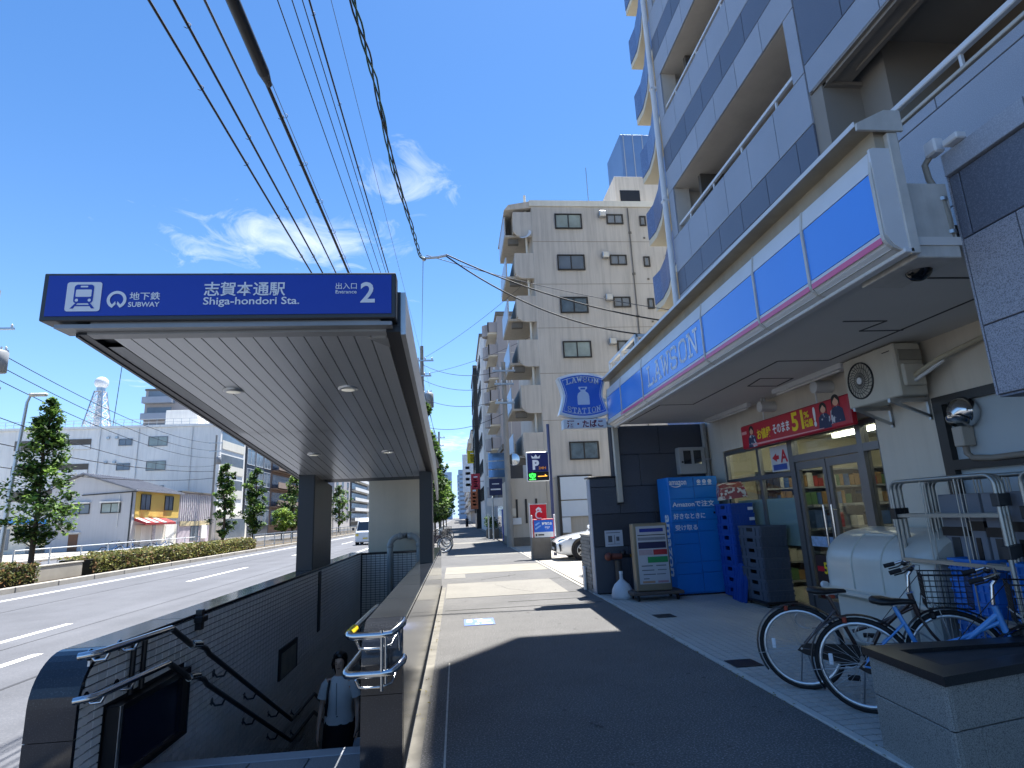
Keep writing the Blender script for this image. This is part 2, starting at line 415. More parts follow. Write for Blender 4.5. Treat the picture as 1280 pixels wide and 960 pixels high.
# ------------------------------------------------------------------ ground, road, pavement
g = M()
gx = [-1500, -2.9, -.2, 1500]; gy = [-300, 4.3, 14.6, 2600]
for i in range(3):
    for j in range(3):
        if i == 1 and j == 1: continue
        g.quad((gx[i],gy[j],-.26), (gx[i+1],gy[j],-.26), (gx[i+1],gy[j+1],-.26), (gx[i],gy[j+1],-.26))
struct(g, 'ground', m_ground)
g = M(); g.box(-13.4, -2.98, -60, 900, -.255, -.12); g.box(-27, -20.2, -60, 900, -.255, -.12)
struct(g, 'road', m_asph)
g = M()
def mark(x0, x1, y0, y1): g.box(x0, x1, y0, y1, -.119, -.115)
mark(-12.18, -12.0, -60, 900)
for a in ((-6.12,-5.98,6.6,9.66), (-7.47,-7.33,8.6,12.6), (-8.82,-8.66,20.8,26.3), (-9.02,-8.86,34,39), (-9.0,-8.86,48,53), (-9,-8.86,62,67), (-9,-8.86,76,81), (-9,-8.86,90,95), (-5.6,-5.44,34,39), (-5.6,-5.44,48,53), (-5.6,-5.44,62,67), (-5.6,-5.44,76,81)): mark(*a)
struct(g, 'road_marking', m_white)
g = M()      # long sealed cracks in the carriageway
for a in ((-10.3,-10.27,4,60), (-6.9,-6.88,2,40), (-5.15,-5.1,3,70)): g.box(*a, -.119, -.1165)
struct(g, 'road_crack', mat('crack_sealer', '#3a3a3c', .7))
# footway on the shop side, left open over the stairwell
g = M()
g.box(-2.8, -2.49, -30, 700, -.255, 0)
g.box(-2.49, -.36, -30, 3.90, -.255, 0)
g.box(-2.49, -.36, 14.42, 700, -.255, 0)
g.box(-.36, 2.58, -30, 700, -.255, 0)
struct(g, 'sidewalk', m_walk)
kerb = bpy.data.objects.new('sidewalk_kerb', None); COL.objects.link(kerb); kerb['kind'] = 'structure'; ROOT[kerb.name] = (0,0,0)
km = M(); km.cbox(-.09, .09, -.98, .98, -.255, .006, .02); kme = km.mesh('kerb_stone', m_kerb)
for i in range(40): inst(kme, 'kerb_stone', (-2.89, 2+2*i, 0), kerb)
km = M(); km.box(-2.98, -2.80, 81, 700, -.255, .004); km.box(-2.98, -2.80, -30, 1, -.255, .004); part(km, 'kerb_run', m_kerb, kerb)
g = M(); g.box(-.355, 2.56, 17.05, 19.4, 0, .004); struct(g, 'sidewalk_concrete_band', m_yconc)
g = M(); g.box(-.35, .2, 15.9, 17.0, 0, .004); g.box(-.1, 2.5, 24.5, 25.3, 0, .004); g.box(-2.4, 2.5, 35.5, 37.2, 0, .004)
g.box(-.25, 2.2, 12.1, 14.7, 0, .0035); struct(g, 'sidewalk_patch', m_walk2)
g = M(); g.box(-.355, -.27, -4, 14.0, 0, .004); struct(g, 'stained_edge_strip', mat('stained_edge', '#77736a', .9, var=.3, vs=4, patch=.2))
g = M()
for a in ((-.23,2.5,10.56,10.575), (-.23,2.5,12.09,12.1), (-.23,2.5,14.7,14.712), (.9,2.4,11.2,11.21)): g.box(*a, 0, .0045)
struct(g, 'sidewalk_joint', mat('joint_dark', '#3d3b37', .9))
g = M(); g.box(-.118, -.104, 1.5, 6.9, 0, .0042); struct(g, 'sidewalk_white_line', mat('worn_white_line', '#b6b2a8', .8, var=.3, vs=9))
# blue no-smoking sticker on the footway
g = M(); g.box(.08, .53, 9.05, 9.58, 0.004, .007); st = struct(g, 'pavement_sticker', mat('sticker_blue', '#6b7fc0', .5, var=.18, vs=14))
g = M()
for (a, b, c, d) in ((.12,.2,9.3,9.52), (.24,.3,9.12,9.2), (.28,.48,9.32,9.44), (.34,.5,9.12,9.2), (.24,.36,9.5,9.54)): g.box(a, b, c, d, .007, .0085)
part(g, 'sticker_print', m_txt, st)
# planted strip between the carriageways with its kerb
g = M(); g.box(-20.0, -13.62, -40, 700, -.255, .0); struct(g, 'median', m_soil)
mk = bpy.data.objects.new('median_kerb', None); COL.objects.link(mk); mk['kind'] = 'structure'; ROOT[mk.name] = (0,0,0)
km = M(); km.cbox(-.1, .1, -.985, .985, -.255, .05, .02); kme = km.mesh('kerb_stone', m_kerb)
for i in range(42): inst(kme, 'kerb_stone', (-13.51, 9+2*i, 0), mk)
km = M(); km.box(-13.61, -13.41, 92, 700, -.255, .05); km.box(-13.61, -13.41, -40, 8, -.255, .05); km.box(-20.2, -20, -40, 700, -.255, .05)
part(km, 'kerb_run', m_kerb, mk)
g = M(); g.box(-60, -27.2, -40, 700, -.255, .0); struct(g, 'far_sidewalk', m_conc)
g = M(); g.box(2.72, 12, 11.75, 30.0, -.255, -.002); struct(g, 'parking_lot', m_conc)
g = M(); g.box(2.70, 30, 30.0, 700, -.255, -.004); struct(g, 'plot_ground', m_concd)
g = M(); g.box(2.58, 2.66, 11.75, 30, -.255, .012); struct(g, 'lot_threshold', m_kerb)

# tiled apron in front of the shop
AX0, AX1, AY0, AY1 = 2.66, 5.25, 2.2, 11.62
g = M(); g.box(AX0, 10, -2, AY1, -.255, -.004); ap = struct(g, 'tiled_apron', m_grout)
m_ftile = mat('apron_tile', '#b8b4ad', .6, var=.10, vs=1.5, rnd=.06)
tm = M(); tm.add([(-.0455,-.0455,-.004),(.0455,-.0455,-.004),(.0455,.0455,-.004),(-.0455,.0455,-.004),(-.0435,-.0435,.004),(.0435,-.0435,.004),(.0435,.0435,.004),(-.0435,.0435,.004)],
    [(0,1,5,4),(1,2,6,5),(2,3,7,6),(3,0,4,7),(4,5,6,7)], False)
tme = tm.mesh('tile', m_ftile)
cells = []
for i in range(25):
    for j in range(94): cells.append((AX0+.06+.1*i, AY0+.05+.1*j))
cells.sort(key=lambda c: c[0]**2+c[1]**2+(0 if c[1] > 3.9 else 100))
for c in cells[:290]: inst(tme, 'tile', (c[0], c[1], 0), ap)
rest = M()
for (x, y) in cells[290:]:
    a = .0455; b = .0435
    rest.add([(x-a,y-a,-.004),(x+a,y-a,-.004),(x+a,y+a,-.004),(x-a,y+a,-.004),(x-b,y-b,.004),(x+b,y-b,.004),(x+b,y+b,.004),(x-b,y+b,.004)],
             [(0,1,5,4),(1,2,6,5),(2,3,7,6),(3,0,4,7),(4,5,6,7)], False)
part(rest, 'tile_field', m_ftile, ap, stuff=True, fixn=False)
g = M(); g.cbox(2.585, 2.655, -2, 11.7, -.255, .012, .006); struct(g, 'apron_edging', mat('edging_pale', '#b9b7b0', .7, var=.1))
for (x, y) in ((3.0, 8.85), (2.82, 6.05)):
    g = M(); g.box(x-.14, x+.14, y-.14, y+.14, .003, .009)
    o = struct(g, 'drain_cover', m_black)

# ------------------------------------------------------------------ staircase down to the station
stc = bpy.data.objects.new('staircase', None); COL.objects.link(stc); stc['kind'] = 'structure'; ROOT[stc.name] = (0,0,0)
m_step = mat('step_stone', '#4f5256', .5, var=.14, vs=3, speck=('#6d7074', 100, .5, .72), rnd=.06)
g = M(); g.box(-2.21, -.64, 3.9, 4.66, -4.2, -.02); g.box(-2.21, -.64, 8.05, 9.5, -4.2, -1.68); g.box(-2.21, -.64, 13.4, 14.4, -4.2, -3.6)
part(g, 'stair_base', m_grout, stc)
for j in range(2):
    for i in range(4):
        pm = slab_mesh('paving_slab', .385, .31, .02, m_stone2)
        inst(pm, 'paving_slab', (-2.0+.39*i, 4.06+.315*j, -.02), stc, ROT_UP)
nm = M(); nm.cbox(-2.205, -.645, 4.53, 4.665, -.03, .004, .008); part(nm, 'nosing', mat('nosing_grey', '#8b8f94', .55, var=.1, vs=5), stc)
smesh = M(); smesh.box(-.78, .78, 0, .30, -4, 0); smesh.box(-.78, .78, -.012, .05, 0, .004)
sme = smesh.mesh('step', m_step)
for k in range(11): inst(sme, 'step', (-1.425, 4.67+.305*k, -.153*(k+1)), stc)
for k in range(12): inst(sme, 'step', (-1.425, 9.5+.305*k, -1.68-.153*(k+1)), stc)
struct(M().box(-2.6, -.3, 4.3, 14.6, -4.6, -4.2), 'stairwell_floor', m_concd)

# ------------------------------------------------------------------ stairwell walls
def capped_profile(y0, y1, top, r, zb):
    p = [(y0, zb), (y0, top-r)]
    for i in range(1, 9): a = PI-PI/2*i/8; p.append((y0+r+r*math.cos(a), top-r+r*math.sin(a)))
    return p+[(y1, top), (y1, zb)]
def strip_along(prof, t, x0, x1):
    # stone cap: band of thickness t following the open profile (y,z) outwards
    m = M(); n = len(prof); out = []
    for i, p in enumerate(prof):
        a = Vector(prof[max(i-1,0)]); b = Vector(prof[min(i+1,n-1)]); d = (b-a).normalized(); nn = Vector((-d.y, d.x)); out.append(Vector(p)+nn*t)
    for i in range(n-1):
        q = [prof[i], prof[i+1], out[i+1], out[i]]
        vs = [(x0, *c) for c in q]+[(x1, *c) for c in q]
        fs = [(0,4,5,1), (2,6,7,3), (0,1,2,3), (7,6,5,4)]
        if i == 0: fs.append((0,3,7,4))
        if i == n-2: fs.append((1,5,6,2))
        m.add(vs, fs, False)
    return m
m_tilewall = m_tile
def stair_wall(name, label, x0, x1, y0, y1, top, r, tile_side):
    t = thing(name, label, 'wall', ((x0+x1)/2, (y0+y1)/2, 0))
    pr = capped_profile(y0+.03, y1, top-.03, r-.02, -4.2)
    part(M().prism(pr, 'x', x0+.012, x1-.012), 'wall_core', m_grout, t)
    prof = capped_profile(y0+.03, y1, top-.03, r-.02, -.25)[:-1]
    # vertical front stone, curved shoulder stone, then flat coping stones about a metre long
    part(strip_along([prof[0], (prof[0][0], top-r-.19)], .03, x0, x1), 'front_stone', m_stone, t)
    part(strip_along([(prof[0][0], top-r-.186)]+prof[1:10], .03, x0, x1), 'shoulder_stone', m_stone, t)
    y = prof[9][0]+.004; k = 0
    while y < y1-.2:
        y2 = min(y+1.05, y1)
        part(M().cbox(x0, x1, y, y2-.004, top-.03, top, .005), 'coping_stone', m_stone, t); y = y2
    return t
lw = stair_wall('stairwell_wall', 'tiled stairwell wall on the road side with handrails and framed boards', -2.47, -2.20, 3.9, 14.42, .85, .26, 1)
# glazed tiles: nearest 300 one by one, the rest as one field
def tile_vs(c, w, h, t, ax):
    (y, z) = c; a, b = w/2, h/2; e = .002
    pts = [(-a,-b,0),(a,-b,0),(a,b,0),(-a,b,0),(-a+e,-b+e,t),(a-e,-b+e,t),(a-e,b-e,t),(-a+e,b-e,t)]
    if ax == 'x': return [(-2.212+p[2], y+p[0], z+p[1]) for p in pts]
    return [(y+p[0], 14.212-p[2], z+p[1]) for p in pts]
TF = [(0,1,5,4),(1,2,6,5),(2,3,7,6),(3,0,4,7),(4,5,6,7)]
tw, th, tg = .095, .045, .007
cells = []
for i in range(101):
    for j in range(62):
        y = 4.03+(tw+tg)*i; z = .79-(th+tg)*j
        if y > 14.15: continue
        floor = 0 if y < 4.66 else (-(y-4.66)*.5 if y < 8.05 else (-1.7 if y < 9.5 else -1.7-(y-9.5)*.5))
        if z < floor-.02: continue
        if 4.17 < y < 5.29 and -.02 < z < .5: continue
        cells.append((y, z))
# tiles next to the rounded end as well
for j in range(16):
    z = .63-(th+tg)*j
    if z > -.02: cells.append((3.975 if z < .6 else 3.99, z))
cells.sort(key=lambda c: c[0]**2+(c[1]-1.55)**2)
tl = M(); tl.add([(t_-(-2.212), a, b) for (t_, a, b) in tile_vs((0,0), tw, th, .012, 'x')], TF, False); tlm = tl.mesh('tile', m_tile, fixn=False)
for c in cells[:290]: inst(tlm, 'tile', (-2.212, c[0], c[1]), lw)
rest = M()
for c in cells[290:]: rest.add(tile_vs(c, tw, th, .012, 'x'), TF, False)
part(rest, 'tile_field', m_tile, lw, stuff=True, fixn=False)
# handrails with a step in them where the stairs begin
def rail(parent, pts, r, mt, brackets, bdir, name='handrail'):
    o = part(M().tube(pts, r, 10), name, mt, parent)
    bm_ = M()
    for b in brackets:
        b = Vector(b); w = b+Vector((bdir, 0, -.0))
        bm_.tube([b, b+Vector((bdir*.25, 0, -.06)), b+Vector((bdir*.75, 0, -.065)), w+Vector((0,0,-.03))], .009, 6)
        bm_.cyl(w+Vector((0,0,-.03)), w+Vector((bdir*.06,0,-.03)), .034, n=12)
    part(bm_, 'bracket', mt, o); return o
for dz, lab in ((0, None), (-.235, None)):
    rx = -2.08
    rail(lw, [(rx-.1,3.83,.86+dz), (rx-.03,3.84,.868+dz), (rx,3.9,.87+dz), (rx,4.74,.85+dz)], .021, m_steel, [(rx,3.98,.87+dz), (rx,4.3,.86+dz)], -.12)
    rail(lw, [(rx,4.74,.85+dz), (rx,5.12,.655+dz), (rx,5.22,.64+dz), (rx,5.38,.585+dz), (rx,5.45,.53+dz), (rx,8.15,-.80+dz), (rx,9.35,-.83+dz), (rx,11.5,-1.9+dz)], .021, m_dgrey,
         [(rx,5.9,.31+dz), (rx,6.75,-.11+dz), (rx,7.6,-.53+dz), (rx,8.6,-.81+dz)], -.12)
    cpl = M(); cpl.tube([(rx,5.10,.667+dz), (rx,5.2,.652+dz), (rx,5.26,.64+dz)], .03, 10); part(cpl, 'rail_joint', m_steel, lw)
# framed board, black pipes, sensor, poster and joint cover on this wall
fb = M(); fb.cbox(-2.2, -2.115, 4.20, 4.265, .0, .49, .006); fb.box(-2.2, -2.13, 4.265, 5.25, .44, .48); fb.box(-2.2, -2.13, 5.2, 5.25, .0, .44); fb.box(-2.2, -2.13, 4.265, 5.2, .0, .03)
f_ = part(fb, 'board_frame', m_black, lw); part(M().box(-2.195, -2.165, 4.27, 5.195, .03, .44), 'board', mat('board_navy', '#1a2036', .2, var=.1), f_)
part(M().box(-2.13, -2.11, 4.205, 4.235, .0, .488), 'frame_edge', m_satin, f_)
for y in (4.43, 4.57): part(M().cyl((-2.175, y, .5), (-2.175, y, .82), .018, n=8), 'black_pipe', m_black, lw)
part(M().cbox(-2.2, -2.13, 5.40, 5.52, .78, .83, .006).box(-2.2, -2.15, 5.43, 5.49, .72, .88), 'wall_sensor', m_black, lw)
pf = part(M().box(-2.2, -2.175, 7.9, 8.7, -.30, .06), 'poster_frame', m_black, lw)
part(M().box(-2.175, -2.172, 7.95, 8.62, -.29, -.0), 'poster', mat('poster_grey', '#8f8c80', .4, var=.35, vs=6), pf)
part(M().box(-2.2, -2.185, 9.92, 10.08, -.1, .8), 'joint_cover', m_black, lw)

rw = stair_wall('stairwell_wall', 'polished dark granite stairwell wall beside the sunlit footway, ending in a rounded end with chrome rails', -.65, -.38, 4.25, 14.42, .87, .25, 0)
part(M().box(-.385, -.378, 4.3, 14.4, -.2, .83), 'side_stone', mat('polished_grey_granite', '#37383a', .14, var=.12, vs=2, speck=('#525355', 120, .5, .72), spec=.5), rw)
for (z, x0, r) in ((.83, -.72, .024), (.60, -.735, .024)):
    o = part(M().tube([(x0-.0,5.6,z-.03), (x0,4.7,z-.01), (x0,4.16,z), (x0+.02,4.10,z), (x0+.05,4.085,z), (-.50,4.085,z), (-.44,4.09,z+.005), (-.40,4.12,z+.03), (-.37,4.17,z+.05), (-.37,4.24,z+.055)], r, 12), 'handrail', m_steel, rw)
    part(M().tube([(-.66,4.09,z-.03), (-.64,4.10,z-.075), (-.60,4.11,z-.085), (-.50,4.11,z-.085), (-.44,4.13,z-.07), (-.42,4.2,z-.03)], .009, 8), 'guard_bar', m_steel, o)
    for y in (4.8, 5.3): part(M().tube([(x0,y,z-.02), (x0+.03,y,z-.09), (-.66,y,z-.1)], .008, 6), 'bracket', m_dgrey, o)
part(M().tube([(-.495,4.075,.86), (-.495,4.075,.5)], .011, 8).tube([(-.47,4.08,.82), (-.47,4.08,.54)], .009, 8).cyl((-.497,4.07,.6), (-.497,4.27,.6), .012, n=8).cyl((-.497,4.07,.75), (-.497,4.27,.75), .012, n=8).cyl((-.40,4.17,.88), (-.40,4.27,.7), .012, n=8), 'rail_post', m_steel, rw)
part(M().cyl((-.7202,4.19,.8297), (-.7202,4.40,.826), .0275, n=12), 'yellow_band', m_yel, rw)

bw = thing('stairwell_end_wall', 'tiled end wall of the stairwell under the beige panel', 'wall', (-1.43, 14.3, 0))
part(M().box(-2.19, -.66, 14.213, 14.41, -4.2, .80), 'wall_core', m_grout, bw)
part(M().cbox(-2.19, -.66, 14.15, 14.43, .80, .84, .006), 'coping_stone', m_stone, bw)
rest = M()
for i in range(15):
    for j in range(58):
        rest.add(tile_vs((-2.13+(tw+tg)*i, .77-(th+tg)*j), tw, th, .012, 'y'), TF, False)
part(rest, 'tile_field', m_tile, bw, stuff=True, fixn=False)

# beige service tower standing behind the stairwell, with two vent pipes
bt = thing('service_tower', 'plain beige service tower behind the stairwell canopy', 'tower', (-1.35, 15.3, 0))
part(M().cbox(-2.08, -.62, 14.46, 16.2, .0, 3.2, .01), 'tower_body', m_beige, bt)
part(M().box(-2.13, -.57, 14.43, 16.25, 3.2, 3.26), 'tower_cap', m_dgrey, bt)
def elbow_pipe(x, label, zt, dx, ytop):
    t = thing('vent_pipe', label, 'pipe', (x, 13.9, 0), group='vent pipes of the stairwell')
    pts = [(x,13.95,-3.4), (x,13.95,zt-.2)]
    for i in range(1, 7): a = PI/2*i/6; pts.append((x+dx*(1-math.cos(a)), 13.95+(.2*(1-math.cos(a)) if abs(dx) < .15 else .05*i/6), zt-.2+.2*math.sin(a)))
    pts.append((pts[-1][0]+dx*.5, 14.47, zt))
    part(M().tube(pts, .066, 12), 'pipe', m_pipe, t)
    for p in (Vector(pts[1]), Vector(pts[-2])): part(M().sphere(p, .082, 12), 'pipe_collar', m_pipe, t)
elbow_pipe(-1.52, 'left grey vent pipe curving into the beige tower', 1.18, .22, 0)
elbow_pipe(-.86, 'right grey vent pipe curving into the beige tower by the dark pillar', 1.17, -.20, 0)

# ------------------------------------------------------------------ canopy
def zc(y): return 2.88-.1018*(y-3.9)
cp = thing('subway_canopy', 'dark sloping subway entrance canopy with blue station sign over the stairs', 'canopy', (-1.43, 7, 0))
def slopebox(m, x0, x1, y0, y1, d0, d1):
    vs = []
    for y in (y0, y1):
        for (x, d) in ((x0,d0),(x1,d0),(x1,d1),(x0,d1)): vs.append((x, y, zc(y)+d))
    return m.add(vs, [(0,1,2,3),(7,6,5,4),(0,4,5,1),(1,5,6,2),(2,6,7,3),(3,7,4,0)], False)
part(slopebox(M(), -2.52, -.37, 4.045, 10.55, .03, .30), 'roof_slab', m_dgrey, cp)
pw = .1168
for (ya, yb) in ((4.16, 6.84), (6.85, 10.05)):
    for i in range(17):
        x0 = -2.458+pw*i
        part(slopebox(M(), x0, x0+pw-.009, (ya-.055) if i else 4.26, yb, 0, .03), 'ceiling_panel', m_ceil, cp)
part(M().cbox(-2.56, -.40, 10.2, 14.5, 2.74, 2.84, .01), 'rear_shade_roof', m_dgrey, cp)  # unseen flat roof, added to keep sun off the rear stairwell walls
part(slopebox(M(), -2.52, -2.463, 4.02, 10.5, -.008, .031), 'left_beam', m_navy, cp)
part(slopebox(M(), -.47, -.37, 4.02, 10.5, -.012, .031), 'right_beam', m_navy, cp)
bm_ = slopebox(M(), -2.463, -.47, 4.02, 4.10, -.006, .031); bm_.add([(-.47,4.15,zc(4.15)-.006),(-.62,4.15,zc(4.15)-.006),(-.47,4.33,zc(4.33)-.006),(-.47,4.15,zc(4.15)+.02),(-.62,4.15,zc(4.15)+.02),(-.47,4.33,zc(4.33)+.02)], [(0,1,2),(3,5,4),(0,3,4,1),(1,4,5,2),(2,5,3,0)])
part(bm_, 'front_beam', mat('beam_grey', '#9b9d9e', .4, metal=.2), cp)
part(slopebox(M(), -2.545, -2.522, 4.04, 10.4, -.015, .28), 'left_fascia', m_navy, cp)
# silver right fascia with a downturned tail
fm = M(); prof = []
for y in (4.05, 6, 8, 9.6): prof.append((y, zc(y)-.02, zc(y)+.30))
for i in range(1, 9):
    y = 9.6+1.75*i/8; prof.append((y, zc(y)-.02-.06*math.sin(PI/2*i/8)-(0.16*(i/8)**2), zc(y)+.30-.10*(i/8)**2*2.6))
vs = []
for x in (-.37, -.335):
    for (y, a, b) in prof: vs += [(x, y, a), (x, y, b)]
n = len(prof); fs = []
for k in (0, 1):
    for i in range(n-1): o_ = k*2*n; fs.append((o_+2*i, o_+2*i+2, o_+2*i+3, o_+2*i+1))
for i in range(n-1): fs += [(2*i, 2*n+2*i, 2*n+2*i+2, 2*i+2), (2*i+1, 2*i+3, 2*n+2*i+3, 2*n+2*i+1)]
fs += [(0,1,2*n+1,2*n), (2*n-2, 4*n-2, 4*n-1, 2*n-1)]
fm.add(vs, fs, False); part(fm, 'right_fascia', m_satin, cp)
# pillars stand on the copings
def pillar(x0, x1, y0, y1, z0):
    m = M(); vs = [(x0,y0,z0),(x1,y0,z0),(x1,y1,z0),(x0,y1,z0),(x0,y0,zc(y0)+.02),(x1,y0,zc(y0)+.02),(x1,y1,zc(y1)+.02),(x0,y1,zc(y1)+.02)]
    return m.add(vs, [(0,3,2,1),(4,5,6,7),(0,1,5,4),(1,2,6,5),(2,3,7,6),(3,0,4,7)], False)
part(pillar(-2.46, -2.215, 9.6, 10.9, .852), 'pillar', mat('pillar_dark', '#33302c', .35, metal=.2, var=.12, vs=3), cp)
part(pillar(-2.462, -2.225, 9.575, 9.6, .852), 'pillar_front', m_navy, cp)
part(pillar(-.585, -.385, 9.6, 10.1, .872), 'pillar', m_navy, cp)
for (x, y) in ((-1.96,5.3), (-.96,5.31), (-1.89,8.06), (-.91,8.05)):
    dl = part(M().lathe([(.0,-.012),(.06,-.014),(.085,-.012),(.09,-.004),(.09,.02)], (x, y, zc(y)), 24), 'downlight', m_satin, cp)
    part(M().lathe([(0,-.016),(.058,-.0165),(.06,-.012)], (x, y, zc(y)), 20), 'lens', mat('lamp_lens', '#f2efe2', .4, var=0, emit=.12), dl)
# sign box
sb = part(M().cbox(-2.70, -.39, 3.9, 4.04, 2.92, 3.255, .006), 'sign_box', m_dgrey, cp)
part(M().box(-2.665, -.42, 3.893, 3.9, 2.95, 3.235), 'sign_face', m_blue, sb)
part(M().box(-2.62, -.42, 3.93, 4.1, 2.878, 2.905).box(-2.4, -.5, 3.94, 4.0, 2.905, 2.92), 'sign_bracket', mat('bracket_grey', '#8a8c8e', .4, metal=.3), sb)
def sx(zx): return -2.7+(zx-34)/1081*2.31
def sz(zy): return 3.25-(zy-55)/141*.33
Y_ = 3.8925
tx = M()
text_into(tx, '志賀本通駅', (sx(515), Y_, sz(127)), XU, ZU, w=sx(765)-sx(515), h=sz(83)-sz(127), bold=.016)
part(tx, 'station_name', m_txt, sb)
tx = M(); text_into(tx, 'Shiga-hondori Sta.', (sx(515), Y_, sz(160)), XU, ZU, w=sx(810)-sx(515), h=sz(130)-sz(160), bold=.014); part(tx, 'station_name_latin', m_txt, sb)
tx = M(); text_into(tx, '出入口', (sx(923), Y_, sz(107)), XU, ZU, w=sx(990)-sx(923), h=sz(87)-sz(107), bold=.008)
text_into(tx, 'Entrance', (sx(923), Y_, sz(121)), XU, ZU, w=sx(990)-sx(923), h=sz(110)-sz(121), bold=.012); part(tx, 'entrance_words', m_txt, sb)
tx = M(); text_into(tx, '2', (sx(1002), Y_, sz(150)), XU, ZU, w=sx(1048)-sx(1002), h=sz(85)-sz(150), bold=.02); part(tx, 'entrance_number', m_txt, sb)
tx = M(); text_into(tx, '地下鉄', (sx(294), Y_, sz(137)), XU, ZU, w=sx(385)-sx(294), h=sz(113)-sz(137), bold=.014)
text_into(tx, 'SUBWAY', (sx(292), Y_, sz(158)), XU, ZU, w=sx(385)-sx(292), h=sz(143)-sz(158), bold=.02); part(tx, 'subway_words', m_txt, sb)
tx = M(); c_ = (sx(257), Y_, sz(136)); rr = (sx(286)-sx(228))/2
ring_into(tx, c_, XU, ZU, rr*.68, rr*1.0, -52, 232, 30)
for s_ in (-1, 1): flat(tx, [(s_*rr*.12, -rr*.18), (s_*rr*.62, -rr*.79), (s_*rr*.40, -rr*.92), (s_*rr*.05, -rr*.5)], c_, XU, ZU)
part(tx, 'loop_emblem', m_txt, sb)
pw_, ph_ = sx(210)-sx(108), sz(82)-sz(170); pc = ((sx(108)+sx(210))/2, Y_, (sz(82)+sz(170))/2)
tx = M(); flat(tx, rrect(pw_, ph_, .018), pc, XU, ZU, .003); part(tx, 'train_pictogram', m_txt, sb)
tx = M(); u = ph_/88
flat(tx, [(p[0], p[1]+8*u) for p in rrect(52*u, 56*u, 9*u)], pc, XU, ZU, .005)
for s_ in (-1, 1): flat(tx, [(s_*14*u,-20*u), (s_*20*u,-20*u), (s_*33*u,-36*u), (s_*24*u,-36*u)], pc, XU, ZU, .005)
flat(tx, [(-22*u,-29*u),(22*u,-29*u),(22*u,-25*u),(-22*u,-25*u)], pc, XU, ZU, .0052)
part(tx, 'train_shape', m_blue, sb)
tx = M(); flat(tx, rrect(42*u, 22*u, 3*u, cy=10*u), pc, XU, ZU, .006); flat(tx, rrect(20*u, 5*u, 2*u, cy=30*u), pc, XU, ZU, .006)
for s_ in (-1, 1): flat(tx, circ(4.5*u, 10, s_*17*u, -11*u), pc, XU, ZU, .006)
part(tx, 'train_window', m_txt, sb)
# ------------------------------------------------------------------ right-hand apartment building with the shop below
m_grl = mat('light_granite', '#929aa6', .5, var=.07, vs=1.0, speck=('#a8afbb', 130, .46, .68), rnd=.05, bump=.06, bs=150)
m_grd = mat('dark_granite', '#585f6e', .45, var=.05, vs=1.0, speck=('#737a88', 130, .46, .68), rnd=.06, bump=.06, bs=150)
m_grw = mat('charcoal_granite', '#3f434b', .45, var=.05, vs=1.0, speck=('#595e68', 110, .46, .68), rnd=.08, bump=.05, bs=150)
m_grb = mat('near_granite', '#9a9da7', .55, var=.05, vs=1.0, speck=('#666a73', 170, .46, .62), rnd=.03, bump=.1, bs=120)
m_seam = mat('sealant_joint', '#22252b', .8, var=.1)
m_stucco = mat('shop_stucco', '#cfc9bc', .85, var=.06, vs=.9, stain=.10, bump=.15, bs=120)
m_sof = mat('soffit_board', '#cfceca', .7, var=.05, vs=1.0)
m_balc = mat('balcony_soffit', '#c6c1b8', .85, var=.1, vs=1.5, stain=.05)
m_wpaint = mat('white_painted_metal', '#d3d6d8', .35, var=.06, vs=3)
m_wdirty = mat('weathered_white_metal', '#c4c3bd', .5, var=.16, vs=5, stain=.16)
m_darkglass = mat('dark_window_glass', '#1a222b', .06, var=.1, spec=.8)
m_frame = mat('bronze_frame', '#3b3a39', .4, metal=.5, var=.08)
m_alu = mat('aluminium_frame', '#76777a', .38, metal=.7, var=.08)
k_ = 1.3623; XF = 4.70
def ky(y): return y*k_
def kz(z): return 1.55+(z-1.55)*k_

apt = thing('apartment_building', 'tall granite-clad apartment block with recessed balconies above the shop', 'building', (7.5, 5, 0))
core = M()
core.box(6.4, 15, -7, 11.0, 3.4, 26.4)                    # rooms behind the balconies
core.box(XF+.03, 6.4, -7, 11.0, 15.5, 26.4)
core.box(XF+.03, 15, 11.0, 11.5, 15.5, 17.5); core.box(XF+.03, 15, 11.0, 12.2, 17.5, 19.5); core.box(XF+.03, 15, 11.0, 12.75, 19.5, 21.0); core.box(XF+.03, 15, 11.0, 13.3, 21.0, 26.5)  # overhang above the view, stepped to shape the shadow edge on the footway
core.box(XF+.03, 6.4, -7, 2.0, 3.4, 3.95)
part(core, 'main_block', m_grl, apt)
def band(y0, y1, z0, z1, mt, n, x=XF, name='granite_panel', shift=0.0):
    h = z1-z0-.012; L = (y1-y0)/n
    # joints staggered by shift
    ys = [y0]+[y0+L*(i+shift) for i in range(0 if shift else 1, n+(0 if not shift else 0)) if y0 < y0+L*(i+shift) < y1]+[y1]
    for a, b in zip(ys[:-1], ys[1:]):
        w = b-a-.012
        if w < .03: continue
        inst(slab_mesh(name, w, h, .03, mt), name, (x+.03, (a+b)/2, (z0+z1)/2), apt, ROT_NEG_X)
SL0, SLH = kz(5.615), kz(6.38)          # slot bottom and top of first balcony row
FH = 2.82
YR, YE = ky(4.75), ky(7.87)             # balcony slot ends
YL, YN = 11.0, ky(4.56)
bk = M()
